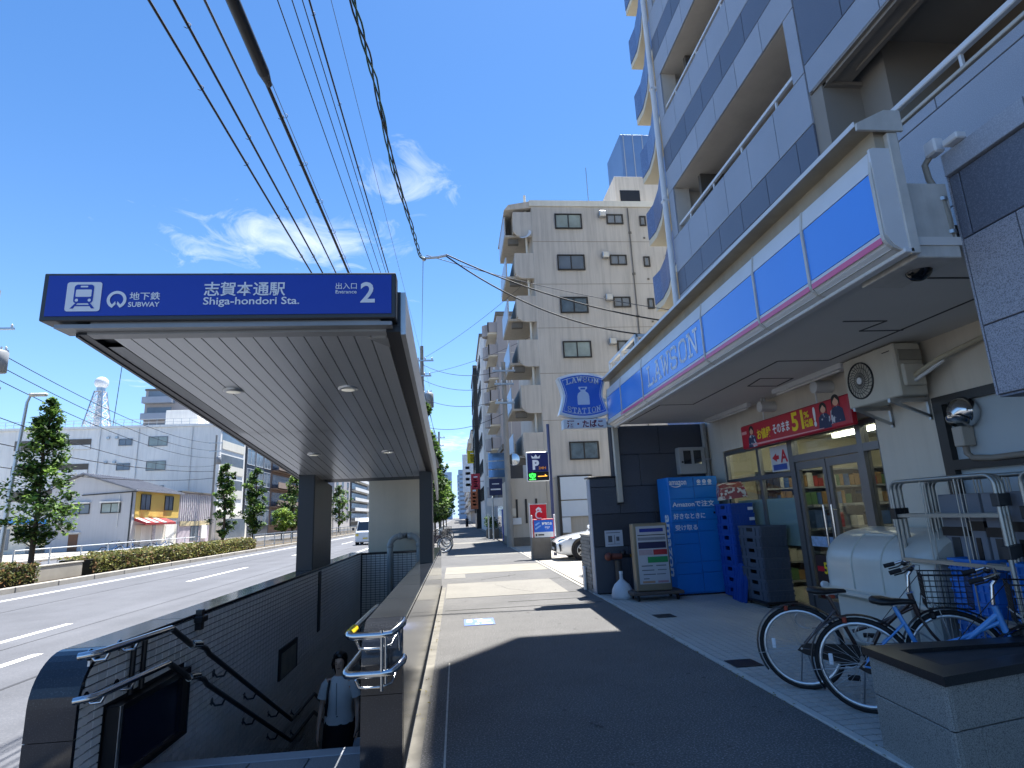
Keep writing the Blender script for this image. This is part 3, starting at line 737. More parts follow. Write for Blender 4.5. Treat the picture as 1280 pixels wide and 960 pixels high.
for f in range(-1, 4):
    zb = SL0+FH*f
    # spandrel behind the cladding: from below the slot down to the slot beneath
    lo = SLH+FH*(f-1)
    if f == -1: continue
    if f == 0: lo = 4.0
    bk.box(XF+.035, XF+.16, YN, YL, lo, zb)
    bk.box(XF+.16, 6.4, YN, YL-.15, lo, lo+.16)              # slab over the balcony below (its soffit)
    bk.box(XF+.035, XF+.35, YE, YL, zb, SLH+FH*f); bk.box(XF+.035, XF+.35, YN, YR, zb, SLH+FH*f)
    bk.box(XF+.16, 6.4, YL-.15, YL-.02, zb-1.2, SLH+FH*f+.1)
part(bk, 'balcony_wall', m_balc, apt)
for f in range(0, 4):
    zb = SL0+FH*f; zt = SLH+FH*f
    if f == 0:
        band(YN, YL, 4.0, 5.2, m_grd, 7); band(YN, YL, 5.2, kz(4.69), m_grl, 6)
        band(YN, YL, kz(4.69), kz(5.055), m_grd, 6, shift=.5); band(YN, YL, kz(5.055), zb, m_grl, 6)
    if zb > 15: continue
    band(YN, YL, zt, kz(6.786)+FH*f, m_grl, 6); band(YN, YL, kz(6.786)+FH*f, kz(7.19)+FH*f, m_grd, 6, shift=.5)
    band(YN, YL, kz(7.19)+FH*f, zb+FH, m_grl, 6)
    band(YE, YL, zb, zt, m_grl, 1); band(YN, YR, zb, zt, m_grl, 1)
    rl = M(); rl.bbox((XF+.08, YR, zb+.20), (XF+.08, YE, zb+.20), .05, .05); rl.bbox((XF+.08, YR, zb+.03), (XF+.08, YE, zb+.03), .04, .04)
    for i in range(4): y = YR+(YE-YR)*(i+.5)/4; rl.bbox((XF+.08, y, zb), (XF+.08, y, zb+.2), .03, .03)
    part(rl, 'balcony_rail', m_wpaint, apt)
    w = part(M().box(6.3, 6.4, YR+.4, YE-.5, zb-.9, zb+.9), 'balcony_window', m_frame, apt)
    part(M().box(6.29, 6.3, YR+.5, YE-.6, zb-.8, zb+.8), 'pane', m_darkglass, w)
    part(M().box(XF+.36, XF+.9, YE-.55, YE-.45, zb-.9, zt), 'balcony_partition', mat('balcony_partition', '#55524e', .7), apt)
part(M().tube([(XF-.06, YL+.06, 3.9), (XF-.06, YL+.06, 15.4)], .062, 10), 'drain_pipe', m_wpaint, apt)
ycl = [5.2, 8.0, 10.8, 13.6]
for z in ycl: part(M().box(XF-.13, XF+.03, YL-.0, YL+.12, z, z+.05), 'pipe_clamp', m_wpaint, apt)
# loggia over the near end
LZ0, LZ1 = kz(4.335), kz(5.34)
lg = M()
lg.box(XF+.035, XF+.2, -6, YN, 3.38, LZ0-.01); lg.box(XF+.035, XF+.35, -6, YN, LZ1+.03, 15.5)
lg.box(XF+.2, 6.4, -6, YN, 3.95, 4.15)
part(lg, 'loggia_wall', mat('loggia_wall', '#8f8b86', .85, var=.1, vs=1.5), apt)
lc = M(); lc.box(XF+.35, 6.4, -6, YN, LZ1+.28, LZ1+.5); part(lc, 'loggia_ceiling', mat('loggia_ceiling', '#9d9a95', .85, var=.08, vs=1), apt)
le = M(); le.box(XF+.55, 6.4, 5.55, YN+.1, LZ0-.8, LZ1+.28); le.box(XF+.03, XF+.55, 5.98, YN+.1, LZ0-1.3, LZ1); part(le, 'loggia_end', mat('loggia_end', '#8a867f', .85, var=.08, vs=1), apt)
part(M().box(XF+.0, XF+.4, -6, YN-.1, LZ1-.0, LZ1+.025).box(XF+.05, XF+.12, -6, YN-.1, LZ1-.035, LZ1).box(XF+.3, XF+.36, -6, 5.7, LZ1-.03, LZ1).bbox((XF+.05,5.95,LZ1-.02), (XF+.6,5.95,LZ1-.02), .06, .05).bbox((XF+.6,5.6,LZ1-.02), (XF+.6,5.95,LZ1-.02), .06, .05), 'loggia_trim', mat('loggia_trim', '#8b8781', .7), apt)
lb = M(); lb.box(6.33, 6.4, -6, 5.55, 4.1, LZ1+.3); part(lb, 'loggia_back', mat('loggia_back', '#6a645d', .85, var=.1), apt)
part(M().lathe([(0,.16),(.11,.16),(.14,.10),(.15,0)], (6.33, 6.05-.0, 7.0), 20, (-1,0,0)).lathe([(0,.165),(.10,.163)], (6.33, 6.05, 7.0), 16, (-1,0,0)), 'vent_cap', m_black, apt)
lw_ = part(M().box(6.31, 6.33, .4, 3.6, 4.3, 6.3), 'loggia_window', m_frame, apt)
part(M().box(6.30, 6.31, .5, 3.5, 4.4, 6.2), 'pane', m_darkglass, lw_)
band(-3, YN-.02, LZ1+.03, kz(5.674), m_grl, 7); band(-3, YN-.02, kz(5.674), kz(6.6), m_grd, 7, shift=.4); band(-3, YN-.02, kz(6.6), kz(7.0), m_grl, 7); band(-3, YN-.02, kz(7.0), 10.5, m_grd, 7, shift=.5)
band(-3, ky(4.4), kz(4.224), LZ0-.02, m_grl, 6); band(-3, ky(4.4), 4.2, kz(4.224), m_grl, 5, shift=.6); band(-3, ky(4.4), 3.9, 4.2, m_grl, 6); band(2, ky(4.4), 3.39, 3.9, m_grd, 3)
part(M().cbox(XF-.02, XF+.2, -6, ky(4.4), LZ0-.01, LZ0+.03, .006), 'parapet_cap', mat('parapet_cap', '#b5b2a8', .5, var=.1), apt)
rl = M(); rl.cbox(XF+.02, XF+.09, -6, ky(4.1), LZ0+.20, LZ0+.27, .01)
for i in range(8): rl.bbox((XF+.06, -3+1.2*i, LZ0), (XF+.06, -3+1.2*i, LZ0+.2), .03, .03)
part(rl, 'loggia_rail', m_wpaint, apt)
part(M().box(XF+.0, XF+.5, ky(4.4), YN-.03, 4.0, LZ0+.12), 'return_pier', m_grw, apt)
part(M().bbox((6.2,2.4,5.75),(6.2,4.3,5.75),.03,.03).bbox((6.2,2.4,5.68),(6.2,4.3,5.68),.02,.02), 'laundry_pole', m_satin, apt)

# near granite wall at street level with its hanging end
gw = thing('granite_wall', 'banded granite wall hanging over the near shop front', 'wall', (3.57, 0, 0))
wc = M(); wc.box(3.485, 3.75, -6, 3.33, 2.62, 3.86); wc.box(3.485, 3.75, 2.95, 3.33, 2.16, 2.62); wc.box(3.5, XF+.05, -6, 3.30, 3.55, 3.84)
part(wc, 'wall_core', mat('wall_core_grey', '#5b5f68', .7, var=.1), gw)
def gpanel(y0, y1, z0, z1, mt, x=3.45, t=.035):
    inst(slab_mesh('granite_panel', y1-y0-.008, z1-z0-.008, t, mt), 'granite_panel', (x+t, (y0+y1)/2, (z0+z1)/2), gw, ROT_NEG_X)
for (a, b) in ((2.72,3.33), (1.5,2.72), (.2,1.5), (-1.2,.2)): gpanel(a, b, 3.70, 3.87, m_grl, 3.42, .065)
for (a, b) in ((3.25,3.33), (1.9,3.25), (.6,1.9), (-.8,.6)): gpanel(a, b, 3.235, 3.70, m_grd)
for (a, b) in ((2.95,3.33), (1.3,2.95), (-.2,1.3)): gpanel(a, b, 2.62, 3.235, m_grb)
gpanel(2.95, 3.33, 2.16, 2.62, m_grb)
part(M().box(3.45, 3.75, 3.33, 3.345, 2.16, 3.865), 'end_panel', m_grb, gw)
part(M().box(3.46, 3.75, 2.95, 3.33, 2.145, 2.158), 'bottom_panel', m_grd, gw)

# ------------------------------------------------------------------ the shop: facade, canopy sign, interior
shop = thing('convenience_shop', 'convenience shop front with glass doors under the blue striped canopy', 'shop', (5.1, 8, 0))
XW = 5.1
st = M()
def wallseg(y0, y1, z0, z1): st.box(XW, XW+.18, y0, y1, z0, z1)
wallseg(10.75, 11.42, 0, 2.52); wallseg(5.68, 6.58, 0, 2.52); wallseg(-3, 3.4, 0, 2.57); wallseg(-3, 11.42, 2.55, 3.3)
wallseg(5.68, 6.58, 2.52, 2.55); wallseg(10.75, 11.42, 2.52, 2.55); wallseg(3.4, 5.68, 0, .35)
part(st, 'stucco_wall', m_stucco, shop)
# glazing left of the door
fr = M()
for y in (10.72, 9.52, 8.56): fr.box(XW+.02, XW+.09, y-.035, y+.035, 0, 2.52)
for z in (.04, 1.98, 2.5): fr.box(XW+.025, XW+.085, 8.5, 10.75, z-.035, z+.035)
wf = part(fr, 'window_frame', m_alu, shop)
m_shopglass = glass('shop_glass', (.78,.84,.84), .05)
part(M().box(XW+.05, XW+.056, 8.6, 9.49, .08, 1.95).box(XW+.05, XW+.056, 9.56, 10.69, .08, 1.95).box(XW+.05, XW+.056, 8.6, 9.49, 2.02, 2.47).box(XW+.05, XW+.056, 9.56, 10.69, 2.02, 2.47), 'pane', m_shopglass, wf)
part(M().box(XW+.06, XW+.066, 8.6, 9.5, .9, 1.62).box(XW+.06, XW+.066, 9.56, 10.5, .9, 1.62), 'frosted_panel', mat('frosted_panel', '#c3d6de', .6, var=.05, leaf=True), wf)
m_red = mat('sign_red', '#c01028', .4, var=.03)
nt_ = part(M().box(XW+.03, XW+.045, 8.62, 9.12, 2.04, 2.44), 'smoking_notice', mat('notice_white', '#c9cccf', .5), wf)
tx = M(); text_into(tx, 'A', (XW+.03, 8.83, 2.17), NY, ZU, h=.2, bold=.03); flat(tx, [(0,.0),(.13,.07),(.13,.03),(.2,.03),(.2,-.03),(.13,-.03),(.13,-.07)], (XW+.03, 9.07, 2.26), NY, ZU, .003); part(tx, 'notice_letter', m_red, nt_)
flat_ = M(); flat(flat_, [(0,0),(.4,0),(.4,.09),(0,.09)], (XW+.03, 9.07, 2.06), NY, ZU, .003); part(flat_, 'notice_stripe', mat('notice_blue', '#2a4a9a', .5), nt_)
# door set
fr = M()
fr.box(XW, XW+.1, 8.44, 8.54, 0, 2.52); fr.box(XW, XW+.1, 6.88, 6.98, 0, 2.52); fr.box(XW+.01, XW+.1, 6.575, 6.61, 0, 2.52)
fr.box(XW+.003, XW+.097, 6.6, 8.5, 2.14, 2.24); fr.box(XW+.003, XW+.097, 6.6, 8.5, 2.47, 2.53)
df = part(fr, 'door_frame', m_alu, shop)
part(M().box(XW+.05, XW+.056, 6.98, 8.44, 2.24, 2.47).box(XW+.05, XW+.056, 6.61, 6.88, 2.24, 2.47).box(XW+.05, XW+.056, 6.61, 6.88, .1, 2.14), 'pane', m_shopglass, df)
for (a, b, hy) in ((6.99, 7.70, 7.62), (7.72, 8.43, 7.80)):
    dm = M(); dm.box(XW+.02, XW+.07, a, a+.07, .02, 2.13); dm.box(XW+.02, XW+.07, b-.07, b, .02, 2.13); dm.box(XW+.021, XW+.069, a+.07, b-.07, 2.02, 2.13); dm.box(XW+.021, XW+.069, a+.07, b-.07, .02, .2)
    d = part(dm, 'door', m_alu, shop)
    part(M().box(XW+.04, XW+.046, a+.07, b-.07, .2, 2.02), 'pane', m_shopglass, d)
    part(M().tube([(XW-.05,hy,.75), (XW-.05,hy,1.5)], .016, 8).cyl((XW-.05,hy,.82),(XW+.03,hy,.82),.01,n=6).cyl((XW-.05,hy,1.43),(XW+.03,hy,1.43),.01,n=6), 'handle', m_steel, d)
    part(M().box(XW+.036, XW+.04, a+.1, b-.1, .92, 1.06), 'door_sticker', mat('sticker_white_blue', '#8fa6c4', .5, var=.3, vs=25), d)
# poster low on the left leaf
po = part(M().box(XW+.03, XW+.036, 7.85, 8.3, .35, .80), 'door_poster', mat('poster_dark', '#2b1b20', .5, var=.35, vs=20), shop)
tx = M(); text_into(tx, '51', (XW+.03, 8.12, .55), NY, ZU, h=.16, bold=.03); part(tx, 'poster_number', mat('print_yellow', '#f0d21c', .5), po)
tx = M(); flat(tx, [(0,0),(.16,0),(.16,.07),(0,.07)], (XW+.03, 8.27, .58), NY, ZU, .003); part(tx, 'poster_patch', m_red, po)
# near window with light panels
fr = M(); fr.box(XW-.02, XW+.1, 5.56, 5.68, .35, 2.57); fr.box(XW-.02, XW+.1, 3.4, 5.56, 2.48, 2.57); fr.box(XW-.02, XW+.1, 3.4, 5.56, 1.80, 1.90); fr.box(XW-.02, XW+.1, 3.4, 3.5, .35, 2.48); fr.box(XW-.02, XW+.1, 3.5, 5.56, .35, .42)
nw = part(fr, 'near_window_frame', m_frame, shop)
part(M().box(XW+.05, XW+.07, 3.5, 5.56, 1.9, 2.48).box(XW+.05, XW+.07, 3.5, 5.56, .42, 1.8), 'window_panel', mat('pale_window_panel', '#aebcc4', .55, var=.06, vs=2), nw)
part(M().tube([(XW-.03,5.36,2.1),(XW-.03,5.36,1.95),(XW-.03,5.3,1.90),(XW-.03,5.1,1.88),(XW-.03,3.5,1.89)], .03, 8), 'pipe_run', mat('taupe_duct', '#8d857a', .6, var=.1), nw)
part(M().cbox(XW-.1, XW+.04, 5.30, 5.42, 2.02, 2.22, .01), 'duct_box', mat('duct_box', '#a8a49b', .5, var=.1), nw)
part(M().lathe([(.15,.0),(.155,.03),(.14,.09),(.09,.14),(0,.16)], (XW+.03, 5.33, 2.37), 20, (-1,0,-.25)).lathe([(0,.05),(.10,.05),(.12,.02)], (XW-.06, 5.33, 2.29), 16, (-.6,0,-1)), 'vent_hood', m_steel, nw)
# interior
inn = M(); inn.box(XW+.2, 10, 2.6, 11.35, .0, .012); part(inn, 'shop_floor', mat('shop_floor', '#b9b6ae', .3, var=.05), shop)
inn = M(); inn.box(9.9, 10.0, 2.6, 11.3, 0, 2.8); inn.box(XW+.2, 10, 11.3, 11.4, 0, 2.8); inn.box(XW+.2, 10, 2.5, 2.6, 0, 2.8); part(inn, 'shop_inner_wall', mat('shop_inner_wall', '#c9c2ac', .8, var=.04), shop)
inn = M(); inn.box(XW+.19, 10, 2.5, 11.4, 2.8, 2.9); part(inn, 'shop_ceiling', mat('shop_ceiling', '#c9c8c2', .8, var=.03), shop)
m_lamp = mat('lit_tube', '#fff4d8', .5, var=0, emit=6)
for x in (5.75, 7.2):
    for y in (6.3, 8.0, 9.9): part(M().box(x, x+.08, y-.6, y+.6, 2.72, 2.79), 'ceiling_tube', m_lamp, shop)
m_shelf = mat('shop_shelf', '#8f9296', .5, var=.06)
for (x0, x1, y0, y1, h) in ((9.4,9.85,3.2,11,2.1), (7.6,8.0,6.4,8.6,1.5)):
    m = M()
    nsh = int(h/.36)
    for i in range(nsh+1): m.box(x0, x1, y0, y1, .1+.34*i, .13+.34*i)
    m.box(x1-.03, x1, y0, y1, .13, .1+.34*nsh)
    sh = part(m, 'shelf_unit', m_shelf, shop)
    pm = [mat('goods_%s' % n, c, .5, var=.25, vs=9) for n, c in (('red','#9a3a32'), ('white','#b7b4aa'), ('blue','#3a5a8c'), ('tan','#8d7048'), ('green','#4d7048'), ('dark','#35302d'))]
    gm = M()
    for i in range(nsh):
        y = y0+.04
        while y < y1-.1:
            w = rnd.uniform(.07, .2); gm.cur = rnd.randrange(6); gm.box(x0+.01, x0+.2, y, y+w-.012, .135+.34*i, .135+.34*i+rnd.uniform(.14, .27)); y += w
    part(gm, 'goods', pm, sh, stuff=True)
for (x0, x1, yf, h) in ((5.95,9.3,10.85,2.1), (6.3,7.4,8.9,1.45), (5.42,5.98,8.62,1.5)):     # shelves facing the near end
    m = M(); nsh = int(h/.34)
    for i in range(nsh+1): m.box(x0, x1, yf, yf+.38, .1+.34*i, .13+.34*i)
    m.box(x0, x1, yf+.36, yf+.39, .1, .1+.34*nsh)
    sh = part(m, 'shelf_unit', m_shelf, shop)
    gm = M()
    for i in range(nsh):
        x = x0+.02
        while x < x1-.08: w = rnd.uniform(.06, .16); gm.cur = rnd.randrange(6); gm.box(x, x+w-.01, yf+.02, yf+.2, .135+.34*i, .135+.34*i+rnd.uniform(.15, .28)); x += w
    part(gm, 'goods', pm, sh, stuff=True)
part(M().box(5.35, 5.42, 6.62, 6.87, .15, .9), 'window_display', mat('display_blue', '#5d7fae', .5, var=.4, vs=14), shop)
# soffit under the canopy with joints, hatch and vent line
part(M().box(2.99, XW, 3.34, 11.2, 3.20, 3.26).box(3.76, XW, -3, 3.34, 3.20, 3.26), 'soffit', m_sof, shop)
gm = M()
for pts in (((3.36,9.13),(3.93,9.15)), ((3.93,9.15),(3.85,6.39)), ((3.85,6.39),(4.5,6.39)), ((4.5,6.39),(4.5,3.4)), ((3.36,9.13),(3.36,10.9)), ((4.19,7.79),(4.12,7.31)), ((4.12,7.31),(4.6,7.33)), ((4.6,7.33),(4.65,7.83)), ((4.65,7.83),(4.19,7.79)),
            ((3.68,4.93),(4.12,4.93)), ((4.12,4.93),(4.07,5.24)), ((4.07,5.24),(4.53,5.23)), ((3.3,3.9),(4.5,3.9))):
    gm.bbox((*pts[0],3.198), (*pts[1],3.198), .022, .006)
part(gm, 'soffit_joint', mat('soffit_joint', '#4a4a4a', .8), shop)
for (y0, y1, x) in ((9.1,10.8,4.87), (6.5,8.1,4.75)):
    bt_ = part(M().cbox(x-.04, x+.04, y0, y1, 3.13, 3.2, .008), 'batten_lamp', m_wpaint, shop)
    part(M().cyl((x, y0+.08, 3.115), (x, y1-.08, 3.115), .016, n=8), 'tube', mat('unlit_tube', '#d7d8d6', .4), bt_)
for y in (8.75, 7.3):
    part(M().cyl((4.85, y, 3.06), (5.12, y, 3.06), .085, n=16).cyl((4.95,y,3.1),(4.95,y,3.2),.02,n=8), 'spot_lamp', m_wpaint, shop)
# fascia, profile (x,z) extruded along Y
JO = [3.33, 4.18, 5.03, 6.32, 8.75, 10.05, 11.1]
def prof_strip(m, pts, y0, y1, thick=.02):
    inner = [(p[0]+thick, p[1]) for p in pts]
    for a, b, c, d in zip(pts[:-1], pts[1:], inner[1:], inner[:-1]):
        q = [a, b, c, d]; vs = [(p[0], y0, p[1]) for p in q]+[(p[0], y1, p[1]) for p in q]
        m.add(vs, [(0,4,5,1),(1,5,6,2),(2,6,7,3),(3,7,4,0),(0,1,2,3),(7,6,5,4)], False)
curve = [(2.88, 3.285), (2.88, 3.26)]+[(2.88+.14*(1-math.cos(a)), 3.26-.11*math.sin(a)) for a in (.3, .6, .9, 1.2, 1.5)]
m_fblue = mat('canopy_blue', '#4a93f0', .22, var=.03, vs=1, spec=.6, coat=.3)
m_pink = mat('canopy_pink', '#d8628c', .35, var=.03)
for a, b in zip(JO[:-1], JO[1:]):
    fp = M(); prof_strip(fp, [(2.90,3.895),(2.876,3.735)], a+.012, b-.012); p = part(fp, 'white_band', m_wpaint, shop)
    fp = M(); prof_strip(fp, [(2.881,3.731),(2.881,3.292)], a+.016, b-.016); part(fp, 'blue_panel', m_fblue, shop)
    fp = M(); prof_strip(fp, curve, a+.012, b-.012); part(fp, 'lower_curve', m_wpaint, shop)
    fp = M(); prof_strip(fp, [(2.876,3.258),(2.876,3.214)], a+.02, b-.02, .003); part(fp, 'pink_stripe', m_pink, shop)
for y in JO:
    fp = M(); prof_strip(fp, [(2.895,3.9),(2.868,3.735),(2.868,3.285)]+[(c[0]-.012, c[1]) for c in curve[1:]], y-.014, y+.014, .03); part(fp, 'joint_strip', m_wdirty, shop)
part(M().box(2.93, 3.1, 3.345, 11.09, 3.17, 3.92), 'fascia_core', m_wdirty, shop)
part(M().cbox(2.985, 3.06, 3.3, 11.13, 3.13, 3.165, .006), 'bottom_trim', m_wpaint, shop)
gm = M(); gm.add([(2.80,3.3,4.07),(3.14,3.3,4.07),(3.14,3.3,4.13),(2.80,3.3,4.10),(2.80,11.15,4.07),(3.14,11.15,4.07),(3.14,11.15,4.13),(2.80,11.15,4.10)], [(0,1,2,3),(7,6,5,4),(0,4,5,1),(1,5,6,2),(2,6,7,3),(3,7,4,0)], False)
gm.box(2.96, 3.14, 3.34, 11.1, 3.92, 4.07)
part(gm, 'gutter', mat('gutter_beige', '#a39a88', .6, var=.14, vs=3, stain=.15), shop)
part(M().box(2.795, 2.80, 3.3, 11.15, 4.068, 4.105), 'gutter_edge', m_wpaint, shop)
part(M().plate([(0,0),(.34,0),(.34,.16),(.22,.16),(.10,.10),(0,.05)], (2.80, 3.3, 4.03), XU, ZU, .02), 'gutter_end', m_wdirty, shop)
part(M().plate([(.0,.13),(.0,.76),(.03,.77),(.22,.77),(.22,0),(.12,0),(.05,.05)], (2.88, 3.33, 3.14), XU, ZU, .02), 'end_cap', m_wpaint, shop)
part(M().cbox(3.03, 3.105, 3.30, 3.345, 3.125, 4.03, .006), 'end_post', m_wdirty, shop)
part(M().cbox(3.11, 3.44, 3.35, 3.9, 3.115, 3.67, .006), 'return_box', m_wdirty, shop)
part(M().box(3.14, XF-.01, 3.4, 11.0, 3.30, 3.38), 'canopy_roof', m_concd, shop)
tx = M()
# slight serif word on the blue panel
strokes_into(tx, 'LAWSON', (2.881, 8.50, 3.375), NY, ZU, 2.03, .275, .115, squeeze=.86)
part(tx, 'brand_word', mat('brand_white', '#e4e9f0', .4), shop)
fm = M()
for z in (4.35, 4.15): fm.bbox((2.92, 9.0, z+.0), (2.92, 10.75, z), .05, .05); fm.bbox((3.35, 9.0, z), (3.35, 10.75, z), .05, .05)
for y in (9.0, 9.9, 10.75): fm.bbox((2.92, y, 4.1), (2.92, y, 4.37), .05, .05); fm.bbox((2.92, y, 4.35), (3.35, y, 4.35), .05, .05); fm.bbox((3.35, y, 4.05), (3.35, y, 4.37), .05, .05)
part(fm, 'roof_frame', m_wpaint, shop)

for o_ in list(shop.children):
    if o_.name.split('.')[0] in ('white_band','blue_panel','lower_curve','pink_stripe','joint_strip','fascia_core','bottom_trim','gutter','gutter_edge','brand_word','roof_frame'):
        for v_ in o_.data.vertices: v_.co.x += .13*(v_.co.y+8-3.33)/7.77
# dome camera, floodlight with flexible conduit
dc = thing('security_camera', 'dome security camera under the near end of the canopy', 'camera', (3.32, 3.59, 3.2))
part(M().lathe([(0,.0),(.10,-.001),(.105,-.03),(.095,-.06),(.09,-.062)], (3.32,3.59,3.199), 24), 'housing', mat('camera_cream', '#cfc6ae', .45, var=.05), dc)
part(M().lathe([(.088,-.06),(.08,-.10),(.055,-.135),(.02,-.15),(0,-.152)], (3.32,3.59,3.199), 24), 'dome', mat('dome_black', '#0b0c0f', .08, var=0), dc)
fl = thing('floodlight', 'small white sensor light with grey conduit on the granite ledge', 'light', (3.40, 3.3, 3.87))
part(M().cbox(3.34, 3.42, 3.27, 3.37, 3.87, 3.98, .012), 'lamp_head', m_wpaint, fl)
part(M().cbox(3.36, 3.44, 3.12, 3.24, 3.87, 3.92, .008), 'base_box', m_wpaint, fl)
for (a, b) in (((3.39,3.30,3.84),(3.40,3.35,3.75)),): pass
part(M().tube([(3.38,3.36,3.89),(3.36,3.40,3.84),(3.37,3.40,3.73),(3.40,3.365,3.55),(3.41,3.355,3.40),(3.41,3.37,3.26),(3.40,3.40,3.15)], .021, 10), 'conduit', mat('conduit_grey', '#8c887e', .6, var=.1), fl)
part(M().cyl((3.40,3.365,3.54),(3.40,3.365,3.565),.032,n=12), 'clamp', m_satin, fl); part(M().cyl((3.41,3.36,3.29),(3.41,3.36,3.315),.032,n=12), 'clamp', m_satin, fl)

# dark granite return wall behind the lockers
dw = thing('granite_wall', 'charcoal granite end wall behind the blue parcel locker', 'wall', (3.9, 11.5, 0))
part(M().box(3.13, 5.1, 11.44, 11.68, 0, 3.2).box(2.63, 3.13, 11.44, 11.68, 0, 2.17).box(3.13, 3.16, 11.44, 11.68, 3.2, 3.25), 'wall_core', m_seam, dw)
def wp(x0, x1, z0, z1, mt): inst(slab_mesh('granite_panel', x1-x0-.008, z1-z0-.008, .03, mt), 'granite_panel', ((x0+x1)/2, 11.44, (z0+z1)/2), dw)
for (z0, z1, mt, xs) in ((.02,.87,m_grw,(2.62,3.3,4.2,5.1)), (.87,1.48,m_grd if False else mat('band_granite','#2e3138',.4,var=.05,speck=('#454953',110,.46,.68),rnd=.05),(2.62,3.9,5.1)), (1.48,2.0,m_grw,(2.62,3.2,4.3,5.1)), (2.0,2.18,m_grw,(2.62,3.13)), (2.0,2.62,m_grw,(3.135,3.66,4.42,5.1)), (2.62,3.2,m_grw,(3.135,4.1,5.1))):
    for a, b in zip(xs[:-1], xs[1:]): wp(a, b, z0, z1, mt)
inst(slab_mesh('granite_panel', .26, 2.14, .02, m_grl), 'granite_panel', (2.63, 11.56, 1.09), dw, ROT_NEG_X)
part(M().cbox(2.58, 3.14, 11.38, 11.72, 2.18, 2.21, .006), 'wall_cap', m_black, dw)
part(M().cbox(3.14, 3.24, 11.30, 11.41, 1.69, 3.19, .008), 'corner_trim', mat('trim_cream', '#b9b2a2', .6, var=.08), dw)
part(M().box(3.135, 3.245, 11.295, 11.415, 1.66, 1.69), 'trim_shoe', m_black, dw)
pn = part(M().box(2.84, 3.19, 11.395, 11.408, .87, 1.17), 'wall_notice', mat('notice_paper', '#b9bec6', .5, var=.06), dw)
tx = M()
for (a, b, c, d) in ((.03,.3,.25,.262), (.06,.14,.08,.2), (.18,.19,.05,.21), (.05,.28,.04,.047), (.22,.28,.1,.18)): flat(tx, [(a,c),(b,c),(b,d),(a,d)], (2.84,11.395,.87), XU, ZU, .002)
part(tx, 'notice_print', mat('print_dark', '#50545c', .6), pn)
dp = thing('downpipe', 'grey downpipe in the corner above the parcel locker', 'pipe', (5.02, 11.3, 0))
part(M().tube([(5.02,11.33,0.02),(5.02,11.33,3.19)], .055, 12), 'pipe', m_pipe, dp)
part(M().box(4.95,5.09,11.27,11.41,2.45,2.48).box(4.95,5.09,11.27,11.41,1.2,1.23), 'bracket', m_satin, dp)
mb = thing('meter_box', 'grey two-window meter box on the charcoal wall above the locker', 'meter box', (4.68, 11.35, 2.2))
part(M().cbox(4.41, 4.95, 11.22, 11.41, 2.18, 2.71, .012), 'case', mat('meter_grey', '#a6a8a6', .5, var=.06), mb)
for x in (4.58, 4.79): part(M().box(x-.075, x+.075, 11.212, 11.22, 2.38, 2.64), 'window', m_darkglass, mb)
part(M().cyl((4.47,11.215,2.42),(4.47,11.20,2.42),.02,n=10), 'lock', m_black, mb)
# low brick wall with white post beside the lot
m_brick = mat('grey_brick', '#8a8883', .85, var=.12, vs=4, rnd=.14, bump=.2, bs=60)
lbw = thing('brick_wall', 'low grey brick wall at the parking lot edge behind the end wall', 'wall', (2.7, 12.1, 0))
part(M().box(2.62, 2.80, 11.70, 12.62, 0, 1.05), 'wall_core', m_concd, lbw)
bme = slab_mesh('brick', .195, .062, .015, m_brick)
for j in range(15):
    for i in range(5):
        y = 11.70+.1+.205*i-(.1 if j % 2 else 0)
        if 11.76 < y < 12.56: inst(bme, 'brick', (2.62, y, .035+.0695*j), lbw, ROT_NEG_X)
for j in range(15): inst(bme, 'brick', (2.71, 12.62, .035+.0695*j), lbw, ROT_POS_Y)
part(M().box(2.60, 2.82, 11.70, 12.64, 1.05, 1.09), 'wall_cap', m_conc, lbw)
wpst = thing('marker_post', 'short white post at the corner of the brick wall', 'post', (2.56, 12.25, 0))
part(M().cbox(2.54, 2.58, 12.15, 12.27, 0, .46, .008), 'post', m_wpaint, wpst)
# ------------------------------------------------------------------ pole sign beside the shop
m_sblue = mat('pole_sign_blue', '#1f5fc4', .3, var=.03, coat=.3)
ps = thing('shop_sign', 'curved blue shop sign with a milk churn, above a white tobacco board', 'sign', (2.6, 11.2, 2.9))
SW, SH, SY = .92, .86, 11.06
def shield(w, h, ins=0.0):
    w2, h2 = w/2-ins, h/2-ins; pts = []
    for i in range(9): t = -1+2*i/8; pts.append((t*w2, h2*.80+(1-t*t)*h2*.20))
    for i in range(1, 8): t = 1-2*i/8; pts.append((w2*(.80+.20*abs(t)**1.3), t*h2*.80))
    for i in range(9): t = 1-2*i/8; pts.append((t*w2, -h2*.80-(1-t*t)*h2*.20))
    for i in range(1, 8): t = -1+2*i/8; pts.append((-w2*(.80+.20*abs(t)**1.3), t*h2*.80))
    return pts[::-1]
SO = (2.53, 11.06, 3.78)
def sgn(poly, t, y): return M().plate(poly[::-1], (SO[0], y+t, SO[2]), XU, ZU, t)
part(sgn(shield(SW+.06, SH+.06), .26, SY), 'sign_case', m_wpaint, ps)
part(sgn(shield(SW, SH, .0), .012, SY-.012), 'white_rim', m_txt, ps)
part(sgn(shield(SW, SH, .022), .006, SY-.018), 'sign_face', m_sblue, ps)
tx = M(); a = shield(SW, SH, .05); b = shield(SW, SH, .058)
for i in range(len(a)):
    j = (i+1) % len(a); tx.add([(SO[0]+p[0], SY-.0205, SO[2]+p[1]) for p in (a[i], a[j], b[j], b[i])], [(0,1,2,3)], False)
part(tx, 'inner_line', m_txt, ps)
tx = M()
arch = lambda x, y: (x, y+.035-.16*(x-.335)**2/.335)
strokes_into(tx, 'LAWSON', (SO[0]-.335, SY-.018, SO[2]+.235), XU, ZU, .67, .105, .16, fn=arch)
